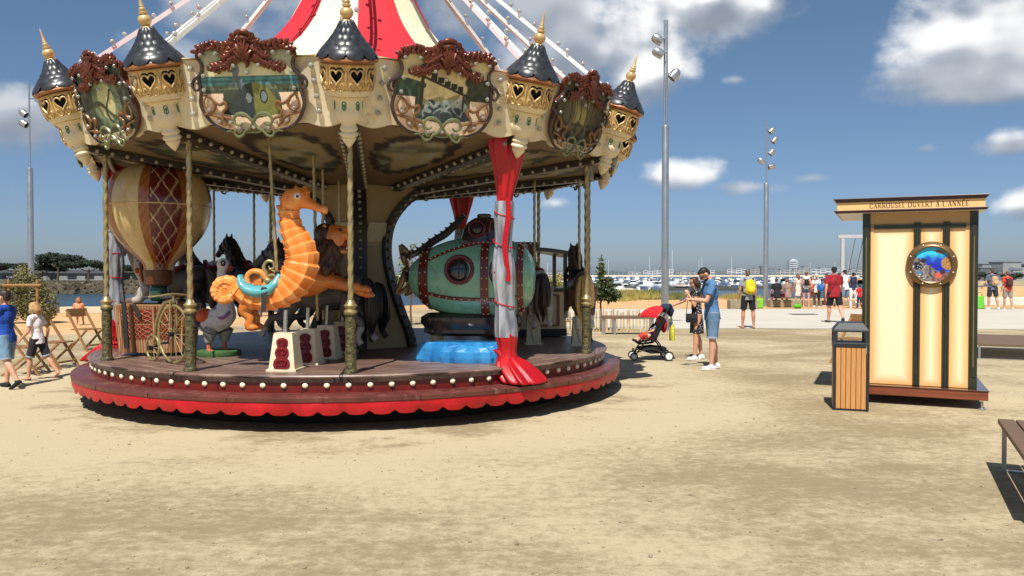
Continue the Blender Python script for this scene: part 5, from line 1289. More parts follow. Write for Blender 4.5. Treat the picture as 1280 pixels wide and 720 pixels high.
dkbrown = (sr(52, 38, 30), sr(30, 22, 18)); blk = (sr(30, 28, 30), sr(18, 17, 18)); wht = (sr(96, 94, 92), sr(62, 60, 60)); brn = (sr(118, 86, 62), sr(88, 62, 46))
horse('carousel_horse', 'brown faced horse with a white neck and orange harness behind the balloon basket', carz(215, 12.3), 183, (sr(192, 186, 178), sr(160, 150, 140)), sr(90, 70, 54), sr(120, 100, 80), 1.0, sr(160, 84, 40), None, .50, 3, (.54, sr(110, 82, 62)))
horse('carousel_horse', 'black horse facing left just left of the second brass post', carz(268, 13.2), 176, blk, sr(20, 18, 18), sr(40, 36, 34), 1.0, sr(96, 60, 34), None, .56, 4)
horse('carousel_horse', 'very dark brown horse behind the white goose head', carz(318, 12.9), 150, dkbrown, sr(26, 20, 18), sr(40, 34, 30), 1.0, sr(120, 116, 110), None, .55, 5)
horse('carousel_horse', 'greyish white horse on the third pedestal behind the lion', carz(404, 10.2), 180, wht, sr(26, 24, 24), sr(170, 164, 156), 1.0, sr(40, 44, 60), None, .36, 6)
horse('carousel_horse', 'shadowed grey horse with dark legs on the rearmost pedestal by the core column', carz(424, 10.85), 180, (sr(70, 68, 66), sr(46, 44, 42)), sr(16, 15, 15), sr(48, 44, 42), .95, sr(70, 40, 30), None, .34, 7)
horse('carousel_horse', 'brown horse with a long blond tail seen from behind at the right deck edge', carz(724, 11.75), 94, brn, sr(60, 44, 34), sr(222, 214, 200), .92, sr(24, 22, 22), sr(22, 20, 20), .46, 8, None, blond_tail=sr(214, 176, 108))
horse('carousel_horse', 'brown and white horse with a red band between the curtain and the tram cab', carz(668, 12.0), 100, (sr(206, 200, 190), sr(120, 92, 70)), sr(120, 84, 54), sr(210, 200, 190), .95, sr(150, 34, 34), None, .46, 9, None, blond_tail=sr(58, 44, 36))
plain_ped = MB(); plain_ped.box((0, 0, .21), (.22, .24, .42), None, .84); plain_ped.box((0, 0, .01), (.27, .29, .02)); plain_ped.tube([(-.06, -.125, .36), (-.06, -.14, .33), (0, -.125, .30), (-.02, -.125, .2), (0.01, -.125, .05)], .012, 6)
pp_me = plain_ped.mesh('ride_pedestal', cream, False)
for px, Y, lab in ((724, 11.75, 'plain cream pedestal under the brown horse with the blond tail'), (667, 12.0, 'plain cream pedestal half hidden by the wrapped curtain')):
    o = inst('ride_pedestal', pp_me, None, carz(px, Y)); tag(o, lab, 'pedestal', 'plain cream pedestals at the right')
    MB().tube([(0, 0, .42), (0, 0, .6)], .022, 8).build('drive_rod', steel, o)

# ---- submarine
SB = thing('submarine_ride', 'rounded sea green submarine with red riveted bands, a porthole and a dark conning dome', 'carousel ride', carz(590, 10.3), -4)
Vs = .00318
def ux(zx, zy, y=0): return Vector(((zx - 360) * Vs, y, (689 - zy) * Vs))
ax_z = ux(0, 374).z
hullp = [(a_, r_ * 1.09) for a_, r_ in [(106, 34), (112, 48), (128, 64), (148, 80), (168, 95), (200, 115), (250, 134), (310, 147), (370, 151), (430, 151), (480, 147), (530, 136), (570, 116), (596, 90), (612, 56), (617, 0)]]
hp = catmull([((x - 360) * Vs, 0, r * Vs) for x, r in hullp], 4)
rotX = Matrix.Translation((0, 0, ax_z)) @ Matrix.Rotation(R_(90), 4, 'Y') @ Matrix.Rotation(R_(0), 4, 'Z')
def hull_pt(u, an, off=0):      # u along, an: 0 = top, 90 = towards the square
    xs_ = u
    for A, B in zip(hp, hp[1:]):
        if A.x <= xs_ <= B.x: r = A.z + (B.z - A.z) * (xs_ - A.x) / max(1e-6, B.x - A.x); break
    else: r = hp[-1].z
    r += off; return Vector((xs_, -r * math.sin(R_(an)) * .92, ax_z + r * math.cos(R_(an))))
hull_green = mat('sea_green_gelcoat', sr(124, 180, 148), .22, var=.1, scale=3, coat=.45, wear=sr(104, 146, 116))
band_red = mat('red_brown_band', sr(104, 38, 32), .3, var=.2, scale=8)
rivet_m = mat('pale_rivet', sr(206, 176, 150), .3)
mb = MB(); rows = []
for p_ in hp: rows.append([Vector((p_.x, -p_.z * math.sin(a) * .92, ax_z + p_.z * math.cos(a))) for a in [2 * math.pi * k / 40 for k in range(40)]])
mb.grid(rows, closed=True); MBh = mb.build('hull', hull_green, SB, angle=180, fix=True)
def ring_band(u0, u1, a0, a1, wide, th, name='band', riv=0, slope=0):
    mb = MB(); n_ = 40; rows = []
    for i in range(n_ + 1):
        an = a0 + (a1 - a0) * i / n_; uc = u0 + (u1 - u0) * i / n_
        rows.append([hull_pt(uc - wide / 2, an, -.01), hull_pt(uc - wide / 2, an, th), hull_pt(uc + wide / 2, an, th), hull_pt(uc + wide / 2, an, -.01)])
    mb.grid(rows); o = mb.build(name, band_red, SB, angle=40, fix=True)
    if riv:
        rb = MB()
        for i in range(riv):
            an = a0 + (a1 - a0) * (i + .5) / riv; uc = u0 + (u1 - u0) * (i + .5) / riv
            for s in (-1, 1): rb.ell(hull_pt(uc + s * wide * .3, an, th), .011, None, 7, 5)
        rb.build('rivets', rivet_m, o)
    return o
uu = lambda zx: (zx - 360) * Vs
ring_band(uu(176), uu(176), -180, 180, .13, .02, riv=16)
ring_band(uu(425), uu(425), -180, 180, .10, .018, riv=26)
ring_band(uu(478), uu(478), -180, 180, .05, .016)
ring_band(uu(562), uu(562), -180, 180, .07, .018, riv=16)
for s in (1, -1):
    for (ua, ub, aa, ab_, wd) in ((200, 560, 118, 121, .042), (200, 425, 56, 32, .034)):
        mb = MB(); rows = []
        for i in range(33):
            u = uu(ua + (ub - ua) * i / 32); an = (aa + (ab_ - aa) * i / 32) * s
            rows.append([hull_pt(u, an - wd * 60 * s, -.01), hull_pt(u, an - wd * 55 * s, .018), hull_pt(u, an + wd * 55 * s, .018), hull_pt(u, an + wd * 60 * s, -.01)])
        o = mb.grid(rows).build('band', band_red, SB, angle=60, fix=True)
        rb = MB()
        for i in range(12): rb.ell(hull_pt(uu(ua + (ub - ua) * (i + .5) / 12), (aa + (ab_ - aa) * (i + .5) / 12) * s, .018), .011, None, 7, 5)
        rb.build('rivets', rivet_m, o)
glass_dk = mat('dark_porthole_glass', (.012, .013, .015), .3, var=.0, coat=1)
def porthole(c, nrm, r, parent, nm='porthole'):
    q = Vector(nrm).normalized(); Q = q.to_track_quat('Z', 'Y').to_matrix().to_4x4(); Q.translation = c
    mb = MB(); mb.lathe([(r * .70, -.04), (r * 1.12, -.03), (r * 1.15, .018), (r * 1.05, .036), (r * .92, .036), (r * .84, .022), (r * .80, -.01)], 32, Q); o = mb.build(nm, band_red, parent)
    g_ = MB(); g_.lathe([(r * .83, .0), (r * .7, .03), (r * .4, .05), (0, .055)], 28, Q); g_.build('glass', glass_dk, o)
    for an in (0, 90): mb = MB(); mb.bar(Q @ Vector((-r * .8 * math.cos(R_(an)), -r * .8 * math.sin(R_(an)), .062)), Q @ Vector((r * .8 * math.cos(R_(an)), r * .8 * math.sin(R_(an)), .062)), .008, .008, q); mb.build('glazing_bar', black, o)
for s in (1, -1):
    for zx, an in ((328, 78), (498, 80)):
        c = hull_pt(uu(zx), an * s, -.015); porthole(c, Vector((0, -math.sin(R_(an)) * s, math.cos(R_(an)))), 52 * Vs, SB)
darkb = mat('dark_bronze_gelcoat', sr(58, 50, 48), .2, .3, var=.3, scale=6, coat=.5)
dome = MB(); Q = Matrix.Translation(ux(410, 240)) @ Matrix.Diagonal((.30, .27, .36, 1)); dome.lathe([(1.08, -.2), (1.02, .0), (.98, .3), (.88, .58), (.70, .80), (.45, .94), (.2, 1.0), (0, 1.02)], 30, Q); dome.lathe([(.3, .97), (.32, 1.05), (.25, 1.1), (0, 1.1)], 20, Q); dm_o = dome.build('conning_dome', darkb, SB)
porthole(ux(455, 180, -.13), (.75, -.62, .15), 36 * Vs, dm_o); porthole(ux(390, 180, -.25), (-.1, -1, .25), 30 * Vs, dm_o)
fl = MB(); rows = []
for i in range(20): u = 330 + 210 * i / 19; rows.append([hull_pt(uu(u), -38, -.01), hull_pt(uu(u), -34, .03), hull_pt(uu(u), 34, .03), hull_pt(uu(u), 38, -.01)])
fl.grid(rows); fl.build('deck_plate', band_red, SB, fix=True)
sp_ = MB(); P = catmull([ux(70, 276), ux(110, 280), ux(150, 262), ux(200, 226), ux(250, 196), ux(290, 160), ux(330, 120)], 6)
sp_.tube(P, [.02, .035, .045, .05, .05, .045, .03], 8, flat=(1, 1.2))
for i in range(3, len(P) - 2, 3):
    d = (P[i + 1] - P[i - 1]).normalized(); nv_ = Vector((-d.z, 0, d.x)); sp_.tube([P[i], P[i] + nv_ * .07 - d * .03], [.04, .006], 6)
sp_.build('spined_ridge', darkb, SB)
tf = MB()
tf.tube(catmull([ux(112, 296), ux(84, 262), ux(66, 240), ux(78, 290), ux(92, 320)], 5), [.03, .05, .02, .04, .03], 9, flat=(1, .5)); tf.tube(catmull([ux(96, 330), ux(78, 372), ux(62, 410), ux(48, 438), ux(80, 424), ux(112, 400)], 5), [.03, .045, .035, .012, .03, .03], 9, flat=(1, .5))
tf.tube(catmull([ux(100, 395), ux(104, 430), ux(84, 446)], 4), [.03, .035, .008], 8)
for an in (20, 140, 260):
    Q = Matrix.Translation(ux(96, 345)) @ Matrix.Rotation(R_(an), 4, 'X'); tf.ell((0, 0, .09), (.018, .055, .10), Q @ Matrix.Rotation(R_(25), 4, 'Z'), 12, 8)
tf.ell(ux(92, 345), (.06, .05, .05)); tf.build('tail_fins', mat('tarnished_bronze', sr(120, 98, 70), .3, .6, var=.3, scale=9), SB)
kl = MB(); kl.grid([[Vector((x, y, z)) for x, y in [((.62 + e) * math.cos(a) * (1 if abs(math.cos(a)) < .99 else 1) - .02, (.30 + e * .6) * math.sin(a)) for a in [2 * math.pi * k / 48 for k in range(48)]]] for z, e in ((ux(0, 515).z, -.06), (ux(0, 530).z, .02), (ux(0, 552).z, .03), (ux(0, 572).z, -.02), (ux(0, 592).z, -.01), (ux(0, 604).z, -.10))], closed=True)
kl.build('keel_skirt', darkb, SB, fix=True)
for x in (-.45, .38): MB().lathe([(.09, 0), (.08, .36)], 16, Matrix.Translation((x, 0, 0))).build('stand_column', cream_dirty, SB)
MB().box((0, .05, .34), (1.2, .4, .06)).build('stand_frame', black, SB, smooth=False)
IC = thing('ice_block', 'glossy blue moulded ice floe lying in front of the submarine', 'ice block', carz(577, 9.72), -4)
rd = random.Random(9)
ib = MB(); n_ = 36; rows = []
for z, e in ((0, .02), (.03, .03), (.16, 0), (.215, -.03), (.235, -.07)):
    rows.append([Vector(((.50 + e + .03 * (1 if k % 3 else -.6) + .02 * noise.noise(Vector((k * .9, z * 3, 0)))) * (abs(math.cos(a)) ** .55) * (1 if math.cos(a) > 0 else -1), (.17 + e * .6 + .012 * (1 if k % 2 else -1)) * (abs(math.sin(a)) ** .6) * (1 if math.sin(a) > 0 else -1), z)) for k, a in [(k, 2 * math.pi * k / n_) for k in range(n_)]])
ib.grid(rows, closed=True); ib.f.append([len(ib.v) - n_ + k for k in range(n_)]); ib.mi.append(0)
ice_m = mat('blue_ice_gelcoat', sr(22, 104, 170), .18, var=.2, scale=4, coat=.5, c2=sr(62, 150, 204))
ib.build('block', ice_m, IC, smooth=False, fix=True, bevel=.012)
fb = MB(); rows = []
for z, e in ((0, .01), (.06, .02), (.13, 0), (.18, -.06), (.205, -.14)):
    rows.append([Vector((.12 + (.36 + e + .022 * (1 if k % 2 else -1)) * math.cos(a), -.17 + (.13 + e * .5 + .012 * (1 if k % 2 else -1)) * math.sin(a), z + .012 * noise.noise(Vector((k * 1.1, 0, z))))) for k, a in [(k, 2 * math.pi * k / 22) for k in range(22)]])
fb.grid(rows, closed=True); fb.f.append([len(fb.v) - 22 + k for k in range(22)]); fb.mi.append(0); fb.build('rounded_boulder', ice_m, IC, smooth=False, fix=True, bevel=.012)

# ---- balloon
BA = thing('balloon_ride', 'hot air balloon ride with cream and lattice painted dark red gores over a wicker basket', 'carousel ride', carz(199, 10.55), 0)
Vb = .00475
prof_b = [(0, 3.085 - DECK), (.25, 3.07 - DECK), (.46, 2.98 - DECK), (.59, 2.83 - DECK), (.655, 2.62 - DECK), (.645, 2.42 - DECK), (.58, 2.22 - DECK), (.47, 2.05 - DECK), (.33, 1.90 - DECK), (.225, 1.80 - DECK), (.19, 1.74 - DECK), (.185, 1.68 - DECK)]
pb = catmull([(r, 0, z) for r, z in prof_b], 11)
nB = 288; mb = MB(); cols = []; rows = []
bc = [Vector(sr(208, 180, 124)), Vector(sr(92, 24, 22)), Vector(sr(150, 90, 44))]
a_off = R_(-90 - 45 - 22.5 + 31)
for i, p_ in enumerate(pb):
    row = []
    for k in range(nB):
        a = a_off + 2 * math.pi * k / nB; row.append(Vector((p_.x * math.cos(a), p_.x * math.sin(a), p_.z)))
        gore = int(k / (nB / 8)); f = (k / (nB / 8)) % 1; e = min(f, 1 - f)
        c = bc[1] if gore % 2 == 1 else bc[0]
        if gore % 2 == 1:
            v_ = (i / 17.0)
            if min((f * 2.5 + v_) % 1, (f * 2.5 - v_) % 1) < .07 and e > .14: c = Vector(sr(200, 176, 140))
        else:
            v_ = i / 22.0
            if min((f * 2 + v_) % 1, (f * 2 - v_) % 1) < .05: c = c * .84
        if e < .115: c = bc[2] * (1 + .25 * math.sin(i * .9 + k))
        cols.append(c)
    rows.append(row)
mb.grid(rows, closed=True); mb.cols = cols
env = mb.build('envelope', vgloss, BA, angle=180, fix=True)
mb = MB(); rz_ = 2.52 - DECK; mb.tube([(.654 * math.cos(a), .654 * math.sin(a), rz_) for a in [2 * math.pi * k / 64 for k in range(64)]], .012, 6, closed=True); mb.build('equator_rope', gold, env)
mb = MB(); mb.lathe([(.19, 1.685 - DECK), (.20, 1.68 - DECK), (.175, 1.50 - DECK), (.16, 1.49 - DECK), (0, 1.49 - DECK)], 24); mb.build('burner_ring', mat('brown_burner_paint', sr(92, 50, 30), .4, var=.3), BA)
MB().lathe([(0, 1.27 - DECK), (.10, 1.28 - DECK), (.125, 1.34 - DECK), (.12, 1.44 - DECK), (.105, 1.47 - DECK), (.115, 1.485 - DECK)], 20).build('burner_pot', mat('dark_green_pot', sr(32, 66, 48), .2, coat=.6), BA)
MB().tube([(0, .02, .05), (0, .02, 1.28 - DECK)], .03, 8).build('support_post', mat('dark_red_post', sr(84, 24, 20), .4), BA)
wk = bpy.data.materials.new('wicker_paint'); wk.use_nodes = True
t = wk.node_tree; b = t.nodes['Principled BSDF']; nd = t.nodes.new; lk = t.links.new
co = nd('ShaderNodeTexCoord'); w1 = nd('ShaderNodeTexWave'); w1.wave_type = 'BANDS'; w1.bands_direction = 'Z'; w1.inputs['Scale'].default_value = 22; w1.inputs['Distortion'].default_value = 1.5; lk(co.outputs['Object'], w1.inputs[0])
w2 = nd('ShaderNodeTexWave'); w2.bands_direction = 'X'; w2.inputs['Scale'].default_value = 9; lk(co.outputs['Object'], w2.inputs[0])
wv_ = gm2('MULTIPLY', w1.outputs[1], w2.outputs[1]); lk(gmix(wv_, sr(140, 94, 58), sr(204, 156, 104)), b.inputs['Base Color']); b.inputs['Roughness'].default_value = .4
bp = nd('ShaderNodeBump'); bp.inputs['Strength'].default_value = .6; bp.inputs['Distance'].default_value = .01; lk(wv_, bp.inputs['Height']); lk(bp.outputs[0], b.inputs['Normal'])
def oval(z, e, n_=64): return [Vector(((.47 + e) * (abs(math.cos(a)) ** .7) * (1 if math.cos(a) > 0 else -1), (.34 + e) * (abs(math.sin(a)) ** .7) * (1 if math.sin(a) > 0 else -1), z)) for a in [2 * math.pi * k / n_ for k in range(n_)]]
bs = MB(); bs.grid([oval(.04, -.03), oval(.05, -.02), oval(.30, .0), oval(.62, .03), oval(.655, .04), oval(.665, .03), oval(.655, .0), oval(.62, -.01)], closed=True); BSo = bs.build('basket', wk, BA, fix=True)
bs = MB(); bs.grid([oval(.625, -.012), oval(.30, -.03), oval(.08, -.05)], closed=True); bs.f.append([len(bs.v) - 64 + k for k in range(64)]); bs.mi.append(0); bs.build('red_lining', mat('red_lining_cloth', sr(150, 26, 24), .6), BSo, fix=True)
lat = MB(); lr = MB()
def opt(a, z, e=.0): 
    c, s = math.cos(R_(a)), math.sin(R_(a)); k = .47 + .03 * (z - .3) / .32 + e; k2 = .34 + .03 * (z - .3) / .32 + e; return Vector((k * (abs(c) ** .7) * (1 if c > 0 else -1), k2 * (abs(s) ** .7) * (1 if s > 0 else -1), z))
for zz0, zz1 in ((.43, .60), (.22, .40)):
    for c0 in (-168, -146, -118, -96, -74, -50, -28):
        wdn = 8 if c0 in (-168,) else 9
        lat.grid([[opt(c0 - wdn + 2 * wdn * i / 6, zz0 + (zz1 - zz0) * j / 3, .004) for i in range(7)] for j in range(4)])
        for s in (-1, 1):
            for q in range(-2, 4): 
                pts = [opt(c0 - wdn + 2 * wdn * i / 8, zz0 + (zz1 - zz0) * ((i / 8 if s > 0 else 1 - i / 8) * 1.0 + (q - .5) * .34 - .17), .009) for i in range(9)]
                pts = [x for x in pts if zz0 <= x.z <= zz1]
                if len(pts) > 1: lr.tube(pts, .005, 4)
lt = lat.build('lattice_window', mat('red_window_paint', sr(140, 44, 34), .45), BSo, smooth=False); lr.build('lattice', wk, lt)
for a in (-182, -157, -132, -107, -85, -62, -39):
    mb = MB(); mb.tube([opt(a, z, .012) for z in (.05, .2, .4, .64)], .022, 7); mb.build('rib', wk, BSo)
mb = MB(); mb.bar(opt(-116, .70, .02), opt(-118, .10, .03), .055, .012, (0, 1, 0)); mb.bar(opt(-100, .66, .02), opt(-94, .50, .03), .05, .012, (0, 1, 0)); mb.build('strap', strap_m, BSo)

# ---- penny-farthing
PF = thing('penny_farthing', 'small brass coloured penny farthing bicycle parked against the balloon basket', 'bicycle', carz(213, 9.42), 0)
q = R_(-38)
PF.rotation_euler = (0, 0, q)
spoke_m = mat('dull_brass_paint', sr(140, 122, 82), .6, .1)
def wheel(x, r, nsp, tyre, name):
    mb = MB(); mb.tube([(x + r * math.cos(a), 0, r + tyre + r * math.sin(a) * 1.0) for a in [2 * math.pi * k / 48 for k in range(48)]], tyre, 8, closed=True, up=(0, 1, 0)); o = mb.build(name, brass, PF)
    for k in range(nsp): a = 2 * math.pi * k / nsp; mb = MB(); mb.tube([(x, 0, r + tyre), (x + r * math.cos(a), 0, r + tyre + r * math.sin(a))], .0055, 5); mb.build('spoke', spoke_m, o)
    mb = MB(); mb.tube([(x, -.06, r + tyre), (x, .06, r + tyre)], .028, 10); mb.build('hub', black, o)
    return o
wheel(.06, .335, 14, .016, 'front_wheel'); wheel(-.42, .150, 10, .014, 'rear_wheel')
mb = MB(); mb.tube(catmull([(.06, 0, .72), (-.06, 0, .735), (-.20, 0, .66), (-.32, 0, .48), (-.38, 0, .30), (-.42, 0, .165)], 6), [.02, .022, .022, .02, .018, .014], 8); mb.build('frame', brass, PF)
mb = MB()
for s in (-1, 1): mb.tube([(.06, s * .045, .35), (.06, s * .04, .74)], .012, 7)
mb.tube([(.06, 0, .72), (.06, 0, .80)], .018, 8); mb.build('fork', brass, PF)
mb = MB(); mb.tube(catmull([(-.02, -.26, .79), (.04, -.18, .80), (.07, 0, .82), (.04, .18, .80), (-.02, .26, .79)], 5), .013, 7); mb.build('handlebar', brass, PF)
for s in (-1, 1): mb = MB(); mb.tube([(-.02, s * .26, .79), (-.07, s * .30, .785)], .018, 8); mb.build('grip', black, PF)
mb = MB(); mb.ell((-.10, 0, .775), (.11, .06, .022)); mb.build('saddle', strap_m, PF)
mb = MB(); mb.tube([(.06, -.06, .35), (.10, -.09, .26)], .01, 6); mb.box((.10, -.13, .255), (.05, .08, .02)); mb.build('pedal', black, PF)

# ---- tram cab
TC = thing('tram_cab_ride', 'dark framed tram cab with a curved roof and cream side panels', 'carousel ride', carz(676, 13.6), 12)
dg = mat('dark_green_tram_paint', sr(36, 42, 40), .3, var=.2); 
for x, nm in ((.33, 0), (-.95, 0)):
    for y in (-.35, .35): mb = MB(); mb.box((x, y, .90), (.055, .055, 1.02)); mb.build('post', dg, TC, smooth=False)
mb = MB(); rows = []
for i in range(13): a = -1 + 2 * i / 12; rows.append([Vector((a * .80 - .31, -.50, 1.40 + .09 * (1 - a * a))), Vector((a * .80 - .31, .50, 1.40 + .09 * (1 - a * a)))])
mb.grid(rows); mb.grid([[r[0] + Vector((0, 0, -.06)), r[1] + Vector((0, 0, -.06))] for r in reversed(rows)]); mb.grid([[r[0], r[0] + Vector((0, 0, -.06))] for r in rows]); mb.grid([[r[1] + Vector((0, 0, -.06)), r[1]] for r in rows]); mb.build('roof', mat('grey_green_roof', sr(78, 82, 76), .4, var=.2), TC)
MB().box((-.48, 0, 1.53), (.72, .6, .10)).build('lantern_roof', dg, TC, smooth=False, bevel=.02)
mb = MB(); mb.box((-.31, 0, .45), (1.30, .74, .62)); tb_ = mb.build('body', cream_dirty, TC, smooth=False)
for x in (-.7, -.05): mb = MB(); [mb.bar(a, b_, .03, .03, (0, 1, 0)) for a, b_ in (((x - .26, -.385, .2), (x + .26, -.385, .2)), ((x - .26, -.385, .7), (x + .26, -.385, .7)), ((x - .26, -.385, .2), (x - .26, -.385, .7)), ((x + .26, -.385, .2), (x + .26, -.385, .7)))]; mb.build('panel_moulding', mat('rust_moulding', sr(140, 84, 48), .4) if x < -.5 else bpy.data.materials['rust_moulding'], tb_)
MB().box((-.31, 0, .785), (1.36, .80, .06)).build('sill', dg, TC, smooth=False)
MB().box((-.31, 0, .08), (1.34, .70, .12)).build('undercarriage', black, TC, smooth=False)
for x in (-.7, .1):
    for y in (-.33, .33): MB().lathe([(.12, -.03), (.13, 0), (.12, .03)], 20, Matrix.Translation((x, y, .13)) @ Matrix.Rotation(R_(90), 4, 'X')).build('wheel', black, TC)
# ================================================================== people
skin_mats = {}
def skin(c):
    if c not in skin_mats: skin_mats[c] = mat('skin', sr(*c), .5, var=.06, scale=8)
    return skin_mats[c]
fab_mats = {}
def fab(c, n='cloth', var=.12):
    if c not in fab_mats: fab_mats[c] = mat(n, sr(*c), .85, var=var, scale=14, bump=.25, bscale=30)
    return fab_mats[c]
dot_m = mat('dotted_black_cloth', sr(26, 24, 28), .85, var=.1)
t = dot_m.node_tree; vo = t.nodes.new('ShaderNodeTexVoronoi'); vo.inputs['Scale'].default_value = 34; co = t.nodes.new('ShaderNodeTexCoord'); t.links.new(co.outputs['Object'], vo.inputs['Vector'])
rp = t.nodes.new('ShaderNodeValToRGB'); rp.color_ramp.elements[0].position = .26; rp.color_ramp.elements[1].position = .30; rp.color_ramp.elements[0].color = (.6, .58, .55, 1); rp.color_ramp.elements[1].color = (.012, .011, .014, 1)
t.links.new(vo.outputs['Distance'], rp.inputs[0]); t.links.new(rp.outputs[0], t.nodes['Principled BSDF'].inputs['Base Color'])

def folds(o, s, amp=.006):
    for v in o.data.vertices:
        q = v.co; d = noise.noise(Vector((q.x * 9, q.y * 9, q.z * 5)) / s) + .6 * noise.noise(Vector((q.x * 22 + q.z * 9, q.y * 22, q.z * 12 - q.x * 10)) / s)
        v.co = q + v.normal * amp * s * d
    return o
def person(lab, loc, yaw, h=1.75, build=1.0, pose=None, sk=(214, 164, 132), hair=((44, 32, 26), 'short'), top=None, bottom=None, shoes=None, female=False, near=False, group=None, extra=None, seat=None, glasses=False, child=False):
    """A standing person of height h; local frame faces +Y, X to their right."""
    p = dict(lean=4, hip=(4, -6), knee=(4, 8), ab=(3, 3), sh=((8, 8), (-4, 8)), elb=(14, 18), inn=(0, 0), head=(0, 0, 0), curl=.35); p.update(pose or {})
    s = h / 1.75; bw = build
    T = thing('person', lab, 'person', loc, yaw, group)
    hs = 1.22 if child else 1.0
    hipz = seat if seat is not None else None
    legU, legL = .43 * s, .42 * s
    def legs(side):
        i = 0 if side < 0 else 1
        a, b = R_(p['hip'][i]), R_(p['knee'][i]); abd = math.sin(R_(p['ab'][i])) * side
        hp_ = Vector((side * .092 * s * bw ** .5, 0, 0)); d1 = Vector((abd, math.sin(a), -math.cos(a))).normalized(); kn = hp_ + d1 * legU
        d2 = Vector((abd * .3, math.sin(a - b), -math.cos(a - b))).normalized(); an = kn + d2 * legL
        f = (d2.cross(Vector((1, 0, 0)))); f = Vector((0, 1, 0)) if abs(f.z) > .7 and False else Vector((side * .18, math.cos(a - b), math.sin(a - b)))
        return hp_, kn, an, f
    LG = [legs(-1), legs(1)]
    low_ = min(l[2].z for l in LG)
    pel = Vector((0, 0, -low_ + .075 * s)) if seat is None else Vector((0, 0, seat))
    LG = [tuple([l[0] + pel, l[1] + pel, l[2] + pel, l[3]]) for l in LG]
    TR = Matrix.Translation(pel) @ Matrix.Rotation(R_(-p['lean']), 4, 'X')
    def t_(x, y, z): return TR @ Vector((x * s, y * s, z * s))
    fw = .86 if female else 1.0
    sh_w = .178 * fw * bw ** .6
    SH_ = [t_(-sh_w, 0, .485), t_(sh_w, 0, .485)]
    aU, aL = .285 * s, .25 * s
    ARM = []
    for i, side in ((0, -1), (1, 1)):
        f, ab = R_(p['sh'][i][0]), R_(p['sh'][i][1]); e = R_(p['elb'][i]); inn = R_(p['inn'][i])
        d1 = Vector((side * math.sin(ab), math.sin(f) * math.cos(ab), -math.cos(f) * math.cos(ab))); d2 = Vector((side * math.sin(ab) * .4 - side * math.sin(inn), math.sin(f + e) * math.cos(inn), -math.cos(f + e) * math.cos(inn))).normalized()
        d1 = (TR.to_3x3() @ d1); d2 = (TR.to_3x3() @ d2)
        el_ = SH_[i] + d1 * aU; wr_ = el_ + d2 * aL; ARM.append((SH_[i], el_, wr_, d2))
    nk = t_(0, -.005, .53); HM = TR @ Matrix.Translation((0, .012 * s, .60 * s)) @ Matrix.Rotation(R_(p['head'][1]), 4, 'Z') @ Matrix.Rotation(R_(-p['head'][0]), 4, 'X') @ Matrix.Rotation(R_(p['head'][2]), 4, 'Y')
    q = s * hs
    def hd(x, y, z): return HM @ Vector((x * q, y * q, z * q))
    mb = MB()
    def torso(mb, g, z0=-.03):
        w_ = bw
        mb.ell(t_(0, 0, .02), (.150 * s * w_ + g, .108 * s * w_ + g, .12 * s + g)); mb.ell(t_(0, .005, .18), (.128 * s * w_ * (.9 if female else 1) + g, .092 * s * w_ + g, .16 * s)); 
        mb.ell(t_(0, 0, .34), (.150 * s * w_ * fw + g, .104 * s * w_ + g, .17 * s + g)); mb.tube([t_(-sh_w * .98, -.005, .482), t_(0, -.012, .508), t_(sh_w * .98, -.005, .482)], [.052 * s + g, .07 * s + g, .052 * s + g], 12)
        if female: 
            for sd in (-1, 1): mb.ell(t_(sd * .065, .085, .345), (.055 * s + g, .05 * s + g, .055 * s + g))
        if bw > 1.15: mb.ell(t_(0, .05, .12), (.13 * s * w_ + g, .11 * s * w_ + g, .15 * s))
    torso(mb, 0)
    mb.tube([t_(0, -.01, .47), t_(0, .005, .60)], [.062 * s, .052 * s], 12)
    mb.ell(HM @ Vector((0, 0, .09 * q)), (1, 1, 1)) if False else None
    Qh = HM @ Matrix.Translation((0, 0, .085 * q))
    mb.ell((0, -.005 * q, .03 * q), (.074 * q, .092 * q, .09 * q), Qh); mb.ell((0, .022 * q, -.035 * q), (.056 * q, .066 * q, .075 * q), Qh); mb.ell((0, .088 * q, -.018 * q), (.014 * q, .022 * q, .026 * q), Qh, 8, 6)
    mb.ell((0, .075 * q, -.062 * q), (.026 * q, .014 * q, .012 * q), Qh, 8, 6)
    for sd in (-1, 1): mb.ell((sd * .077 * q, -.005 * q, -.008 * q), (.011 * q, .022 * q, .032 * q), Qh, 8, 6)
    lw = bw ** .5
    for (hp_, kn, an, f) in LG:
        mb.tube([hp_ + Vector((0, 0, .03 * s)), hp_ * .55 + kn * .45, kn], [.092 * s * lw, .076 * s * lw, .054 * s * lw], 12); mb.ell(kn, .054 * s * lw)
        m2 = kn * .68 + an * .32 - f.normalized() * .012 * s; mb.tube([kn, m2, kn * .25 + an * .75, an], [.052 * s * lw, .058 * s * lw, .04 * s * lw, .036 * s * lw], 12); mb.ell(an, .038 * s)
        fd = f.normalized(); mb.tube([an - fd * .05 * s + Vector((0, 0, -.04 * s)), an + fd * .06 * s + Vector((0, 0, -.042 * s)), an + fd * .155 * s + Vector((0, 0, -.052 * s))], [.034 * s, .036 * s, .024 * s], 10, flat=(.8, 1.15))
    aw = .9 if female or child else 1.0
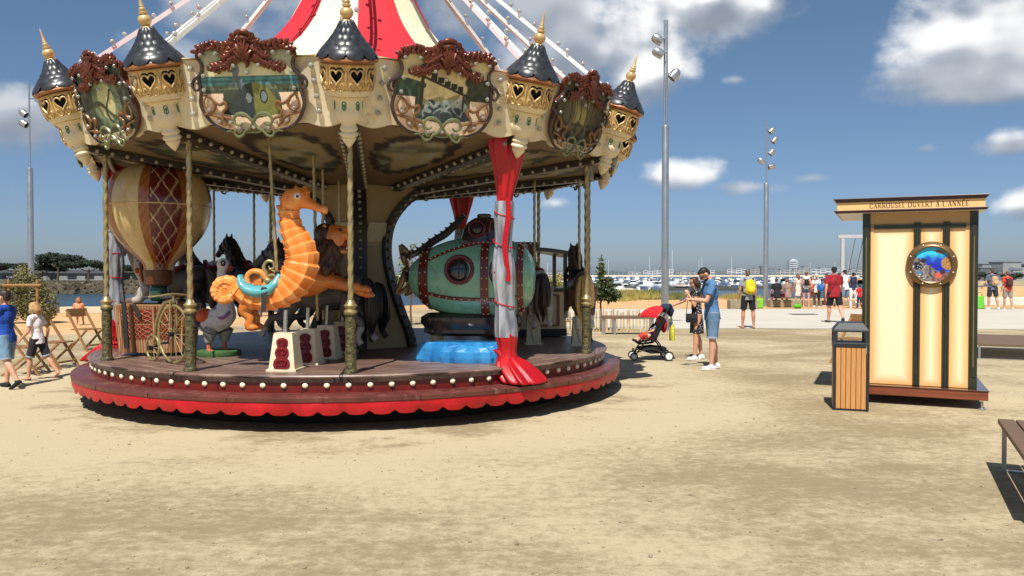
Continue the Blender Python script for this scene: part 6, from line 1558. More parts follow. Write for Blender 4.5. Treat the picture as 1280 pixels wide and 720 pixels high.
    for i, (a, el_, wr_, d2) in enumerate(ARM):
        mb.ell(a, .056 * s * aw); mb.tube([a, a * .5 + el_ * .5, el_], [.054 * s * aw, .047 * s * aw, .038 * s * aw], 11); mb.ell(el_, .039 * s * aw)
        mb.tube([el_, el_ * .7 + wr_ * .3, wr_], [.038 * s * aw, .040 * s * aw, .026 * s * aw], 11)
        # hand: palm, four unequal fingers, a thumb leaving the side near its base
        sd = -1 if i == 0 else 1
        side_ = d2.cross(Vector((0, 0, 1)));  side_ = Vector((0, 1, 0)) if side_.length < .2 else side_; side_.normalize()
        pn = side_.cross(d2).normalized()          # palm normal
        inward = Vector((-sd, 0, 0)) if abs(d2.z) > .6 else Vector((0, 0, -1)); across = d2.cross(inward); across = across.normalized() if across.length > .05 else side_
        palmn = across.cross(d2).normalized()
        if palmn.dot(inward) < 0: palmn = -palmn
        hl = .085 * s
        B_ = Matrix((across, d2, palmn)).transposed().to_4x4(); B_.translation = wr_
        mb.ell((0, hl * .52, 0), (.036 * s, hl * .6, .016 * s), B_)
        th_side = 1 if across.y >= 0 else -1
        for k in range(4):
            x = (k - 1.5) * .0185 * s * th_side * -1; ln = (.072, .08, .075, .058)[k] * s; c_ = p['curl'] * 1.5
            p0 = Vector((x, hl * .9, 0)); p1 = p0 + Vector((x * .12, math.cos(c_ * .5), math.sin(c_ * .5))) * ln * .45; p2 = p1 + Vector((0, math.cos(c_), math.sin(c_))) * ln * .32; p3 = p2 + Vector((0, math.cos(c_ * 1.5), math.sin(c_ * 1.5))) * ln * .25
            mb.tube([p0, p1, p2, p3], [.0092 * s, .009 * s, .0082 * s, .0065 * s], 7, B_)
        mb.tube([Vector((th_side * .026 * s, hl * .28, .004)), Vector((th_side * .052 * s, hl * .58, .016 * s)), Vector((th_side * .055 * s, hl * .95, .026 * s))], [.013 * s, .0105 * s, .008 * s], 7, B_)
    vox = .0085 if near else .016
    body = blob(mb, 'body', skin(sk), T, vox * max(.75, s), 3, .45)
    cv_ = (.010 if near else .016) * max(.75, s)
    # clothes follow the same joints, a little larger
    if top:
        c, kind = top; g = .016 * s; mb = MB()
        m_ = c if not isinstance(c, tuple) else fab(c)
        torso(mb, g)
        if kind in ('tee', 'polo', 'loose', 'dress', 'vest'):
            slv = {'tee': .62, 'polo': .72, 'loose': .75, 'dress': .3, 'vest': 0}[kind]
            if slv:
                for (a, el_, wr_, d2) in ARM: e_ = a.lerp(el_, slv); mb.ell(a, .064 * s * aw); mb.tube([a, e_], [.064 * s * aw, (.062 if kind != 'dress' else .056) * s * aw], 12)
            hem = {'tee': -.10, 'polo': -.13, 'loose': -.16, 'dress': -.06, 'vest': -.05}[kind]
            mb.tube([t_(0, 0, .18), t_(0, 0, .0), t_(0, 0, hem)], [.128 * s * bw, .166 * s * bw, .170 * s * bw], 20, flat=(.76, 1.0) if True else None, up=(0, 1, 0))
            if kind == 'dress':
                kz = [l[1] for l in LG]; mid_ = (kz[0] + kz[1]) / 2; end = Vector((0, 0, 0)) + (pel).lerp(mid_, .86)
                mb.tube([t_(0, 0, .06), pel.lerp(mid_, .25), end], [.135 * s, .165 * s, .185 * s], 22, up=(0, 1, 0), flat=(.78, 1.0))
        folds_ = blob(mb, {'tee': 'tee_shirt', 'polo': 'polo_shirt', 'loose': 'loose_shirt', 'dress': 'dress', 'vest': 'vest_top'}[kind], m_, T, cv_, 3, .5); near and folds(folds_, s, .010)
    if bottom:
        c, kind = bottom; m_ = c if not isinstance(c, tuple) else fab(c); mb = MB(); g = .014 * s
        mb.ell(t_(0, 0, .0), (.150 * s * bw + g, .112 * s * bw + g, .12 * s))
        frac = {'shorts': .88, 'short': .5, 'trousers': 1.0}[kind]
        for (hp_, kn, an, f) in LG:
            e_ = hp_.lerp(kn, frac); mb.tube([hp_ + Vector((0, 0, .03 * s)), hp_.lerp(e_, .5), e_], [.108 * s * lw, .096 * s * lw, .088 * s * lw if kind != 'trousers' else .07 * s * lw], 14)
            if kind == 'trousers': mb.ell(kn, .068 * s * lw); mb.tube([kn, an + Vector((0, 0, .0))], [.068 * s * lw, .056 * s * lw], 12)
        o = blob(mb, {'shorts': 'shorts', 'short': 'short_shorts', 'trousers': 'trousers'}[kind], m_, T, cv_, 3, .5); near and folds(o, s, .008)
        if kind == 'shorts' and near:
            mb = MB()
            for (hp_, kn, an, f) in LG: e_ = hp_.lerp(kn, .86); e2 = hp_.lerp(kn, .94); mb.tube([e_, e2], .091 * s * lw, 18)
            mb.build('turn_up', fab((150, 164, 182)), o)
    if shoes:
        c, kind = shoes
        for i, (hp_, kn, an, f) in enumerate(LG):
            fd = Vector((f.x, f.y, f.z)).normalized(); mb = MB(); dn = Vector((0, 0, -1)) if seat is None or True else Vector((0, 0, -1))
            mb.tube([an - fd * .062 * s + dn * .036 * s, an + fd * .03 * s + dn * .034 * s, an + fd * .10 * s + dn * .046 * s, an + fd * .168 * s + dn * .052 * s], [.042 * s, .048 * s, .044 * s, .030 * s], 12, flat=(.78, 1.1))
            if kind == 'trainer': mb.ell(an + dn * .01 * s, (.05 * s, .052 * s, .04 * s))
            o = blob(mb, 'shoe', fab(c), T, .009 * max(.75, s), 2)
            sb = MB(); sb.tube([an - fd * .07 * s + dn * .066 * s, an + fd * .05 * s + dn * .068 * s, an + fd * .175 * s + dn * .068 * s], [.036 * s, .046 * s, .03 * s], 12, flat=(.22, 1.1)); sb.build('sole', fab((226, 224, 220) if sum(c) > 300 else (30, 28, 28)), o)
    hc, hk = hair; hm = mat('hair', sr(*hc), .55, var=.3, scale=22, bump=.4, bscale=50); mb = MB()
    if hk == 'bald': pass
    else:
        mb.ell((0, -.016 * q, .046 * q), (.078 * q, .090 * q, .078 * q), Qh); mb.ell((0, .020 * q, .088 * q), (.060 * q, .056 * q, .028 * q), Qh); mb.ell((0, -.058 * q, .005 * q), (.069 * q, .046 * q, .066 * q), Qh)
        if hk in ('long', 'bob'):
            ln = .17 if hk == 'long' else .06
            for sd in (-1, 1): mb.tube([Qh @ Vector((sd * .068 * q, .012 * q, .05 * q)), Qh @ Vector((sd * .084 * q, -.01 * q, -.03 * q)), Qh @ Vector((sd * .074 * q, -.035 * q, (-.06 - ln * .8) * q))], [.03 * q, .036 * q, .016 * q], 9)
            mb.tube([Qh @ Vector((0, -.07 * q, .02 * q)), Qh @ Vector((0, -.09 * q, -.06 * q)), Qh @ Vector((0, -.075 * q, (-.08 - ln) * q))], [.07 * q, .074 * q, .04 * q], 12, flat=(.7, 1.15), up=(0, 1, 0))
        if hk == 'bun': mb.ell((0, -.10 * q, .06 * q), .04 * q, Qh)
        if hk == 'pony': mb.tube([Qh @ Vector((0, -.10 * q, .04 * q)), Qh @ Vector((0, -.15 * q, -.01 * q)), Qh @ Vector((0, -.13 * q, -.14 * q))], [.03 * q, .036 * q, .012 * q], 9)
        blob(mb, 'hair', hm, T, .010 if near else .014, 2, .5)
    if hk == 'beard' or (isinstance(hc, tuple) and hk == 'short' and near and not child and not female):
        mb = MB(); mb.ell((0, .030 * q, -.068 * q), (.053 * q, .058 * q, .042 * q), Qh); mb.ell((0, .055 * q, -.045 * q), (.042 * q, .036 * q, .022 * q), Qh); blob(mb, 'beard', hm, T, .010, 2)
    if near or True:
        mb = MB()
        for sd in (-1, 1): mb.ell((sd * .029 * q, .079 * q, .002 * q), (.012 * q, .008 * q, .007 * q), Qh, 8, 6)
        mb.build('eyes', eye_b, T)
    if glasses:
        mb = MB()
        for sd in (-1, 1):
            mb.ell((sd * .031 * q, .092 * q, .004 * q), (.027 * q, .008 * q, .021 * q), Qh, 12, 8); mb.tube([Qh @ Vector((sd * .056 * q, .09 * q, .012 * q)), Qh @ Vector((sd * .08 * q, .0, .012 * q))], .0035, 5)
        mb.tube([Qh @ Vector((-.01 * q, .096 * q, .008 * q)), Qh @ Vector((.01 * q, .096 * q, .008 * q))], .004, 5); mb.build('glasses', eye_b, T)
    T_info = dict(T=T, t=t_, hd=Qh, arm=ARM, leg=LG, s=s, q=q, pel=pel)
    return T_info
def cap(P, c, brim=True):
    q = P['q']; mb = MB(); mb.ell((0, -.012 * q, .058 * q), (.088 * q, .10 * q, .08 * q), P['hd'])
    if brim: mb.ell((0, .11 * q, .05 * q), (.07 * q, .07 * q, .012 * q), P['hd'])
    mb.build('cap', fab(c), P['T'])
def sunhat(P, c, band):
    q = P['q']; mb = MB(); mb.lathe([(.19, .035), (.16, .055), (.095, .062), (.09, .12), (.07, .15), (0, .155)], 22, P['hd'] @ Matrix.Diagonal((q, q, q, 1))); h_ = mb.build('sun_hat', fab(c), P['T'])
    mb = MB(); mb.lathe([(.097, .062), (.094, .09)], 22, P['hd'] @ Matrix.Diagonal((q, q, q, 1))); mb.build('hat_band', fab(band), h_)
def backpack(P, c, lab, pocket=None, sz=1.0):
    """a bag is its own thing, carried on the back"""
    s = P['s']; T = P['T']; M = Matrix.Translation(T.location) @ T.rotation_euler.to_matrix().to_4x4()
    B = thing('backpack', lab, 'backpack', M @ P['t'](0, -.17, .28)); B.rotation_euler = T.rotation_euler
    mb = MB(); z = sz * s; mb.ell((0, -.02 * z, 0), (.145 * z, .095 * z, .215 * z)); mb.ell((0, 0, -.08 * z), (.15 * z, .09 * z, .13 * z)); mb.box((0, .02 * z, 0), (.25 * z, .10 * z, .36 * z)); blob(mb, 'bag', fab(c), B, .014, 4)
    mb = MB(); mb.ell((0, -.10 * z, -.07 * z), (.105 * z, .045 * z, .10 * z)); mb.build('pocket', fab(pocket or c), B)
    for sd in (-1, 1):
        mb = MB(); mb.tube(catmull([(sd * .09 * z, .06 * z, .17 * z), (sd * .12 * z, .12 * z, .235 * z), (sd * .13 * z, .24 * z, .20 * z), (sd * .14 * z, .285 * z, .05 * z), (sd * .15 * z, .20 * z, -.12 * z), (sd * .12 * z, .06 * z, -.17 * z)], 4), .017 * z, 7, flat=(.5, 1.5)); mb.build('strap', fab((40, 40, 44) if pocket else c), B)
    mb = MB(); mb.tube([(0, -.105 * z, .10 * z), (0, -.118 * z, .0), (0, -.145 * z, -.03 * z)], .006, 5); mb.build('zip', black, B)
    return B

# man in blue and the woman with the pushchair
gp_ = G(890, 461.5)
man = person('bearded man in a blue tee and denim shorts looking down at his hands', (gp_.x, gp_.y, 0), 92, 1.80, 1.02, dict(lean=5, hip=(4, -5), knee=(2, 4), sh=((28, 4), (24, 6)), elb=(72, 78), inn=(24, 30), head=(44, 0, 0), curl=.7), (206, 156, 128), ((34, 26, 22), 'short'), ((84, 124, 168), 'tee'), ((98, 126, 154), 'shorts'), ((236, 234, 230), 'trainer'), near=True, glasses=True)
a = man['arm'][1]; ph = thing('mobile_phone', 'small dark phone held in the hands of the man in blue', 'phone'); M_ = Matrix.Translation(man['T'].location) @ man['T'].rotation_euler.to_matrix().to_4x4()
ph.location = M_ @ ((man['arm'][0][2] + man['arm'][1][2]) / 2 + Vector((0, .12, .01))); ph.rotation_euler = (R_(-35), 0, R_(92))
MB().box((0, 0, 0), (.075, .145, .01)).build('case', black, ph, smooth=False, bevel=.003); MB().box((0, 0, .0065), (.066, .13, .002)).build('screen', glass_dk, ph, smooth=False)
gw = G(871, 449.5)
wom = person('woman in a black dotted dress holding the pushchair handle with a hand on her cheek', (gw.x, gw.y, 0), 88, 1.60, .92, dict(lean=3, hip=(6, -5), knee=(3, 6), sh=((14, 2), (52, 4)), elb=(142, 18), inn=(10, 0), head=(8, 6, 4), curl=.6), (206, 152, 122), ((64, 42, 30), 'bob'), (dot_m, 'dress'), None, ((232, 230, 226), 'trainer'), female=True, near=True, glasses=True)
M_ = Matrix.Translation(wom['T'].location) @ wom['T'].rotation_euler.to_matrix().to_4x4()
hb_ = thing('shoulder_bag', 'small black shoulder bag at the woman\'s hip', 'bag', M_ @ Vector((-.17, .13, .80))); hb_.rotation_euler = (0, 0, R_(88))
MB().box((0, 0, 0), (.07, .22, .17)).build('bag', black, hb_, bevel=.02); MB().box((-.038, 0, .035), (.008, .20, .09)).build('flap', strap_m, hb_, bevel=.003)
mb = MB(); mb.tube(catmull([(0, .10, .08), (.08, .06, .32), (.20, -.06, .60), (.30, -.14, .56), (.26, -.20, .30), (.06, -.10, .08)], 5), .007, 5); mb.build('strap', strap_m, hb_)
# man with the yellow backpack
g_ = G(935, 410.5)
mp_ = person('grey haired man in a grey tee and black shorts carrying a yellow backpack', (g_.x, g_.y, 0), 6, 1.78, 1.05, dict(hip=(3, -3), knee=(2, 2), ab=(6, 6)), (190, 136, 104), ((96, 88, 82), 'short'), ((150, 154, 160), 'tee'), ((26, 26, 30), 'shorts'), None, near=False)
backpack(mp_, (226, 200, 28), 'bright yellow backpack on the grey haired man', (236, 212, 40), 1.05)
# red polo man
g_ = G(1043, 403.5)
red_man = person('big man in a dark red polo and black shorts walking away beside the kiosk', (g_.x, g_.y, 0), -4, 1.88, 1.22, dict(hip=(14, -16), knee=(6, 22), sh=((-12, 12), (18, 10)), elb=(16, 24), head=(0, -10, 0)), (206, 152, 122), ((30, 26, 26), 'short'), ((150, 22, 34), 'polo'), ((20, 20, 22), 'shorts'), ((70, 60, 52), 'sandal'))
cap(red_man, (28, 28, 32))
mb = MB(); t_ = red_man['t']; mb.tube(catmull([t_(.12, -.02, .56), t_(.03, -.15, .42), t_(-.08, -.17, .22), t_(-.18, -.10, .02)], 5), .012, 6, flat=(1, .6)); mb.build('bag_strap', strap_m, red_man['T'])
# the crowd at the back of the esplanade
CR = [ # px, Y, yaw, h, build, top, bottom, hair, female, pose, label
 (998, 39.2, 10, 1.62, 1.0, ((226, 208, 196), 'dress'), None, ((120, 84, 56), 'long'), 1, {}, 'woman in a pale pink dress beside the low stone seat'),
 (1008, 38.6, -15, 1.72, .95, ((232, 230, 228), 'vest'), ((72, 78, 96), 'short'), ((120, 72, 48), 'bun'), 1, dict(sh=((10, 10), (-20, 14))), 'slim woman in a white top and short grey shorts with a black bag'),
 (1021, 38.4, 150, 1.60, 1.05, ((222, 214, 206), 'loose'), ((84, 76, 66), 'trousers'), ((110, 92, 80), 'short'), 1, dict(sh=((30, 8), (26, 8)), elb=(70, 60)), 'woman in a straw sun hat holding a blue bag'),
 (1057, 37.6, 20, 1.80, 1.08, ((232, 230, 226), 'tee'), ((110, 134, 152), 'shorts'), ((40, 34, 30), 'short'), 0, dict(sh=((60, 20), (50, 10)), elb=(30, 60)), 'man in a white tee, blue shorts and a black cap beyond the red polo man'),
 (1067, 37.4, -10, 1.70, .98, ((34, 40, 70), 'vest'), ((228, 226, 222), 'trousers'), ((34, 28, 26), 'bun'), 1, dict(sh=((40, 10), (60, 16)), elb=(40, 50)), 'woman in a navy top and white trousers beside the kiosk edge'),
 (1074.5, 36.6, 15, 1.12, 1.0, ((196, 34, 44), 'tee'), ((52, 54, 66), 'trousers'), ((40, 32, 28), 'short'), 0, {}, 'small child in a red tee by the left edge of the kiosk'),
 (1034, 39.0, 30, 1.66, 1.0, ((110, 50, 56), 'tee'), ((120, 60, 60), 'trousers'), ((90, 70, 56), 'short'), 1, {}, 'person in dark red mostly hidden behind the red polo man'),
 (1014.5, 39.9, 200, 1.50, 1.0, ((214, 96, 62), 'tee'), ((150, 84, 60), 'shorts'), ((80, 60, 48), 'long'), 1, {}, 'girl in an orange top between the white top woman and the sun hat'),
 (1084, 38.2, -60, 1.72, 1.0, ((206, 196, 186), 'tee'), ((80, 84, 92), 'shorts'), ((120, 100, 84), 'short'), 0, dict(sh=((50, 10), (50, 10)), elb=(50, 50)), 'person in beige half hidden behind the kiosk corner'),
 (1049, 38.8, -20, 1.70, 1.0, ((222, 206, 198), 'tee'), ((96, 88, 90), 'shorts'), ((70, 56, 48), 'short'), 0, {}, 'person in a pale tee behind the raised arm of the red polo man'),
]
ppl = {}
for i, (px, Y, yaw, h_, bd, tp, bt, hr, fem, ps, lab) in enumerate(CR):
    x = W(px, 341, Y).x
    ppl[i] = person(lab, (x, Y, 0), yaw, h_, bd, ps, (206, 156, 128), hr, tp, bt, ((180, 150, 130) if i % 2 else (214, 212, 208), 'sandal'), bool(fem), group='people at the back of the esplanade', child=h_ < 1.3)
backpack(ppl[1], (24, 22, 26), 'black backpack on the slim woman in the white top', None, .8)
sunhat(ppl[2], (222, 206, 172), (60, 50, 44)); cap(ppl[3], (26, 26, 30))
bb = thing('blue_bag', 'bright blue ball shaped bag in the arms of the sun hat woman', 'bag', (W(1024, 341, 38.2).x, 38.05, .95)); mb = MB(); mb.ell((0, 0, 0), (.17, .12, .2)); mb.build('bag', fab((34, 110, 190)), bb); mb = MB(); mb.tube(catmull([(-.06, 0, .17), (-.04, 0, .30), (.04, 0, .30), (.06, 0, .17)], 4), .012, 6); mb.build('handle', fab((30, 90, 160)), bb)
# two sitting on the low stone seat
for i, (px, c, c2, hr, lab) in enumerate([(972, (24, 24, 30), (40, 40, 48), (40, 32, 28), 'seated person in black seen from behind on the low stone seat'), (985.5, (150, 120, 108), (130, 34, 48), (110, 90, 76), 'seated person in brown with dark red shorts on the low stone seat')]):
    x = W(px, 341, 37.75).x; person(lab, (x, 37.75, 0), 5, 1.70, 1.05, dict(lean=12, hip=(84, 82), knee=(84, 80), sh=((20, 10), (20, 10)), elb=(30, 30)), (206, 156, 128), (hr, 'short'), (c, 'loose'), (c2, 'shorts'), ((60, 50, 44), 'sandal'), seat=.62, group='people sitting on the stone seat')
gbag = thing('lime_bag', 'lime green shopping bag standing by the far light mast', 'bag', (W(949, 341, 37.2).x, 37.1, 0)); MB().box((0, 0, .23), (.32, .22, .46), None, .85).build('bag', fab((126, 196, 34)), gbag, bevel=.05)
mb = MB(); mb.tube(catmull([(-.1, 0, .45), (-.07, 0, .6), (.07, 0, .6), (.1, 0, .45)], 4), .014, 6); mb.build('handle', fab((110, 170, 30)), gbag)
gb2 = thing('green_bundle', 'small green bundle on the ground left of the pale pink dress', 'bag', (W(988, 341, 38.0).x, 37.0, 0)); MB().ell((0, 0, .10), (.20, .13, .11)).build('bag', fab((96, 170, 30)), gb2); MB().tube([(-.07, 0, .19), (0, 0, .24), (.07, 0, .19)], .015, 6).build('handle', fab((80, 150, 30)), gb2)
gb3 = thing('green_shopper', 'green shopping bag on the ground right of the kiosk', 'bag', (W(1225, 341, 36.5).x, 36.5, 0)); MB().box((0, 0, .30), (.34, .26, .6), None, .9).build('bag', fab((104, 196, 60)), gb3, bevel=.04)
mb = MB(); mb.tube(catmull([(-.1, 0, .59), (-.07, 0, .74), (.07, 0, .74), (.1, 0, .59)], 4), .014, 6); mb.build('handle', fab((84, 160, 40)), gb3)
# couple right of the kiosk
c1_ = person('man in a grey tee and dark shorts with a tan rucksack right of the kiosk', (W(1241, 341, 36).x, 36, 0), 4, 1.86, 1.12, dict(ab=(6, 6), sh=((10, 14), (10, 14)), elb=(40, 40)), (196, 146, 116), ((70, 58, 50), 'short'), ((92, 100, 116), 'tee'), ((44, 46, 54), 'shorts'), ((222, 218, 212), 'trainer'))
backpack(c1_, (186, 150, 112), 'tan rucksack on the man right of the kiosk', (200, 166, 128), 1.0)
c2_ = person('woman in an orange red top and grey skirt at the right edge', (W(1260, 341, 36).x, 36, 0), -6, 1.74, 1.08, dict(ab=(3, 3)), (196, 146, 116), ((112, 66, 46), 'short'), ((214, 74, 52), 'tee'), ((150, 140, 132), 'shorts'), ((206, 196, 186), 'sandal'), female=True)
backpack(c2_, (70, 34, 34), 'dark maroon rucksack on the woman in the orange red top', None, .95)
# children on the left
g_ = G(9, 485)
boy = person('boy in a bright blue tee and denim shorts with black trainers at the left edge', (g_.x, g_.y, 0), 80, 1.40, 1.0, dict(lean=3, hip=(-12, 10), knee=(22, 4), sh=((30, 6), (20, 8)), elb=(95, 80), inn=(10, 10), head=(0, 0, 0)), (210, 160, 130), ((52, 38, 30), 'short'), ((24, 70, 160), 'tee'), ((112, 144, 170), 'shorts'), ((28, 28, 32), 'trainer'), near=True, child=True)
g_ = G(48, 474.5)
girl = person('barefoot blond girl in a white tee and dark flowered shorts walking left', (g_.x, g_.y, 0), 82, 1.20, .98, dict(lean=6, hip=(16, -18), knee=(12, 20), sh=((6, 8), (-22, 10)), elb=(46, 40), head=(4, 0, 0)), (206, 152, 120), ((176, 138, 88), 'bob'), ((238, 230, 230), 'tee'), ((40, 36, 46), 'shorts'), None, near=True, female=False, child=True)
x = W(97.5, 341, 25).x
person('small child in an orange tee sitting on the sand by the far kerb', (x, 25, 0), 20, 1.15, 1.0, dict(lean=8, hip=(80, 84), knee=(70, 60), sh=((40, 8), (40, 8)), elb=(40, 40)), (206, 150, 118), ((150, 96, 60), 'bob'), ((240, 152, 112), 'tee'), ((50, 50, 60), 'shorts'), None, seat=.34, child=True)
# ================================================================== kiosk
KA = 25.0; kc, ks = math.cos(R_(KA)), math.sin(R_(KA))
BR = Vector((5.66, 9.72, 0)); BWD, BDP = 1.286, 1.30         # right front corner of the body, its width and depth
K0 = BR - Vector((kc, -ks, 0)) * BWD
KI = thing('kiosk', 'square ticket kiosk with cream panels, dark green mouldings and a lettered cornice', 'kiosk', (K0.x, K0.y, 0), -KA)
# local: X along the front from its left corner, Y into the body, Z up
kpan = bpy.data.materials.new('airbrushed_panel'); kpan.use_nodes = True
dgreen = mat('dark_green_moulding', sr(44, 48, 36), .35, var=.15); mahog = mat('varnished_mahogany', sr(78, 42, 28), .25, var=.35, scale=4, stretch=(.6, 8, 14), coat=.5); redwood = mat('varnished_red_wood', sr(126, 66, 42), .3, var=.4, scale=5, stretch=(.5, 6, 12), coat=.3)
peach = mat('peach_band', sr(240, 194, 128), .4, var=.03)
vk = mat('airbrushed_cream_panel', (1, 1, 1), .38, vcol=True, var=.015, scale=2)
ZB, ZT = .235, 2.405
MB().box((BWD / 2, BDP / 2 + .01, (ZB + ZT) / 2), (BWD - .05, BDP - .02, ZT - ZB - .01)).build('body', cream_dirty, KI, smooth=False)
def kpanel(x0, x1, z0, z1, y=-.002, parent=KI):
    mb = MB(); cols = []; nx, nz_ = 26, 70; rows = []
    for j in range(nz_ + 1):
        row = []
        for i in range(nx + 1):
            x = x0 + (x1 - x0) * i / nx; z = z0 + (z1 - z0) * j / nz_; row.append((x, y, z))
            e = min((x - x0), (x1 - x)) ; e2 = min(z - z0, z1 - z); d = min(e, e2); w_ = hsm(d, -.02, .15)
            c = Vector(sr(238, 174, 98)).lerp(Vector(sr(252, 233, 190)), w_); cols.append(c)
        rows.append(row)
    mb.grid(rows); mb.cols = cols; return mb.build('front_panel', vk, parent, smooth=False)
zh = 2.225
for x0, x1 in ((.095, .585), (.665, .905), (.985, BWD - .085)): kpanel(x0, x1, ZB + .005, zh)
mb = MB(); mb.box((BWD / 2, -.002, (zh + ZT) / 2 + .02), (BWD - .16, .02, ZT - zh - .045)); mb.build('header_panel', mat('ochre_header', sr(184, 146, 92), .45, var=.05), KI, smooth=False)
mb = MB()
for a, b_ in ((.13, .588), (.668, .902), (.988, BWD - .13)): mb.box(((a + b_) / 2, -.018, zh), (b_ - a, .022, .052))
mb.build('header_bar', dgreen, KI, smooth=False)
gl_edge = mat('gilt_line', sr(120, 104, 62), .4)
for xc in (.625, .945):
    mb = MB()
    for dx, wd, th in ((-.027, .02, .03), (.0, .022, .04), (.027, .02, .03)): mb.box((xc + dx, -.012, (ZB + zh + .06) / 2), (wd, th, zh - ZB + .06 - .01 + .0))
    mb.build('mullion', dgreen, KI, smooth=False)
for xc in (.045, BWD - .045):
    mb = MB(); mb.box((xc, .02, (ZB + ZT) / 2), (.09, .09, ZT - ZB - .004)); mb.box((xc, -.03, (ZB + ZT) / 2), (.05, .014, ZT - ZB - .30)); pl_ = mb.build('pilaster', dgreen, KI, smooth=False, bevel=.004)
    mb = MB(); mb.box((xc, -.0395, 1.3), (.010, .005, 1.6)); mb.build('gilt_groove', gl_edge, pl_, smooth=False)
for yc in (BDP - .02,):
    for xc in (.045, BWD - .045): mb = MB(); mb.box((xc, yc, (ZB + ZT) / 2), (.09, .09, ZT - ZB - .004)); mb.build('pilaster', dgreen, KI, smooth=False)
for xs_ in (.018, BWD - .018):
    mb = MB(); mb.box((xs_, BDP / 2, (ZB + zh) / 2), (.012, BDP - .2, zh - ZB - .02)); mb.build('side_panel', peach, KI, smooth=False)
    for yy_ in (.45, .85): mb = MB(); mb.box((xs_ + (.012 if xs_ > .5 else -.012), yy_, (ZB + zh) / 2), (.02, .06, zh - ZB)); mb.build('mullion', dgreen, KI, smooth=False)
# floor plate
fx0, fx1, fy0, fy1 = -.11, BWD + .11, -.15, BDP + .12
mb = MB(); mb.box(((fx0 + fx1) / 2, (fy0 + fy1) / 2, .17), (fx1 - fx0, fy1 - fy0, .11)); fl_ = mb.build('floor_plate', redwood, KI, smooth=False, bevel=.008)
mb = MB(); mb.box(((fx0 + fx1) / 2, (fy0 + fy1) / 2, .229), (fx1 - fx0 + .02, fy1 - fy0 + .02, .012)); mb.build('nosing', mahog, fl_, smooth=False, bevel=.004)
for x in (fx0 + .06, fx1 - .06):
    for y in (fy0 + .06, fy1 - .06): mb = MB(); mb.lathe([(.045, 0), (.045, .012), (.016, .02), (.016, .1)], 12, Matrix.Translation((x, y, 0))); mb.build('foot', steel, KI)
# cornice
rx0, rx1, ry0, ry1 = -.30, BWD + .06, -.13, BDP + .15
def slab(x0, x1, y0, y1, z0, z1, m, nm, bev=.004): return MB().box(((x0 + x1) / 2, (y0 + y1) / 2, (z0 + z1) / 2), (x1 - x0, y1 - y0, z1 - z0)).build(nm, m, KI, smooth=False, bevel=bev)
slab(rx0, rx1, ry0, ry1, 2.44, 2.545, peach, 'cornice')
for z0, z1, e in ((2.408, 2.425, .02), (2.425, 2.442, .035), (2.545, 2.56, .015), (2.56, 2.578, .03), (2.578, 2.592, .045)): slab(rx0 - e, rx1 + e, ry0 - e, ry1 + e, z0, z1, mahog, 'cornice_moulding')
slab(rx0 + .01, rx1 - .01, ry0 + .01, ry1 - .01, 2.4055, 2.4085, white_metal, 'soffit', 0)
# lettering: a serif face drawn stroke by stroke
GL_ = {  # letter: width, strokes (points, thickness)
 'C': (.72, [([(.66, .78), (.62, .92), (.45, 1.0), (.25, .95), (.10, .75), (.07, .5), (.10, .25), (.25, .05), (.45, 0), (.60, .06), (.68, .20)], (.05, .15))]),
 'A': (.76, [([(.10, .0), (.38, 1.0)], .06), ([(.36, 1.0), (.66, .0)], .15), ([(.20, .34), (.54, .34)], .05), ([(.0, .02), (.22, .02)], .05), ([(.52, .02), (.78, .02)], .05)]),
 'R': (.76, [([(.17, .0), (.17, 1.0)], .15), ([(.05, .02), (.30, .02)], .05), ([(.05, .98), (.42, .98), (.58, .88), (.60, .74), (.54, .58), (.40, .50), (.17, .50)], .08), ([(.40, .50), (.68, .02)], .13), ([(.60, .02), (.78, .02)], .05)]),
 'O': (.82, [([(.41, 1.0), (.22, .95), (.09, .75), (.07, .5), (.09, .25), (.22, .05), (.41, 0), (.60, .05), (.73, .25), (.75, .5), (.73, .75), (.60, .95), (.41, 1.0)], (.05, .15))]),
 'U': (.80, [([(.17, 1.0), (.17, .3), (.24, .08), (.42, .0), (.58, .08), (.64, .3)], .12), ([(.64, .3), (.64, 1.0)], .06), ([(.04, .98), (.31, .98)], .05), ([(.52, .98), (.76, .98)], .05)]),
 'S': (.58, [([(.50, .76), (.46, .94), (.30, 1.0), (.13, .92), (.08, .76), (.16, .60), (.40, .44), (.52, .28), (.46, .08), (.28, .0), (.12, .06), (.07, .24)], .10)]),
 'E': (.66, [([(.17, .0), (.17, 1.0)], .15), ([(.05, .02), (.60, .02), (.62, .22)], .05), ([(.05, .98), (.57, .98), (.58, .80)], .05), ([(.17, .52), (.44, .52)], .05), ([(.44, .62), (.44, .42)], .05)]),
 'L': (.62, [([(.17, .0), (.17, 1.0)], .15), ([(.05, .02), (.57, .02), (.59, .24)], .05), ([(.05, .98), (.30, .98)], .05)]),
 'V': (.76, [([(.12, 1.0), (.40, .0)], .15), ([(.38, .0), (.66, 1.0)], .06), ([(.0, .98), (.26, .98)], .05), ([(.54, .98), (.77, .98)], .05)]),
 'T': (.68, [([(.34, .0), (.34, 1.0)], .15), ([(.20, .02), (.48, .02)], .05), ([(.04, .80), (.05, .98), (.63, .98), (.64, .80)], .05)]),
 'N': (.80, [([(.15, .0), (.15, 1.0)], .06), ([(.15, 1.0), (.65, .0)], .15), ([(.65, .0), (.65, 1.0)], .06), ([(.03, .02), (.27, .02)], .05), ([(.02, .98), (.18, .98)], .05), ([(.53, .98), (.77, .98)], .05)]),
 "'": (.24, [([(.12, 1.02), (.10, .78)], .10)]), ' ': (.34, [])}
txt = "CARROUSEL OUVERT A L'ANNEE"; acc = {17: 'grave', 24: 'acute'}
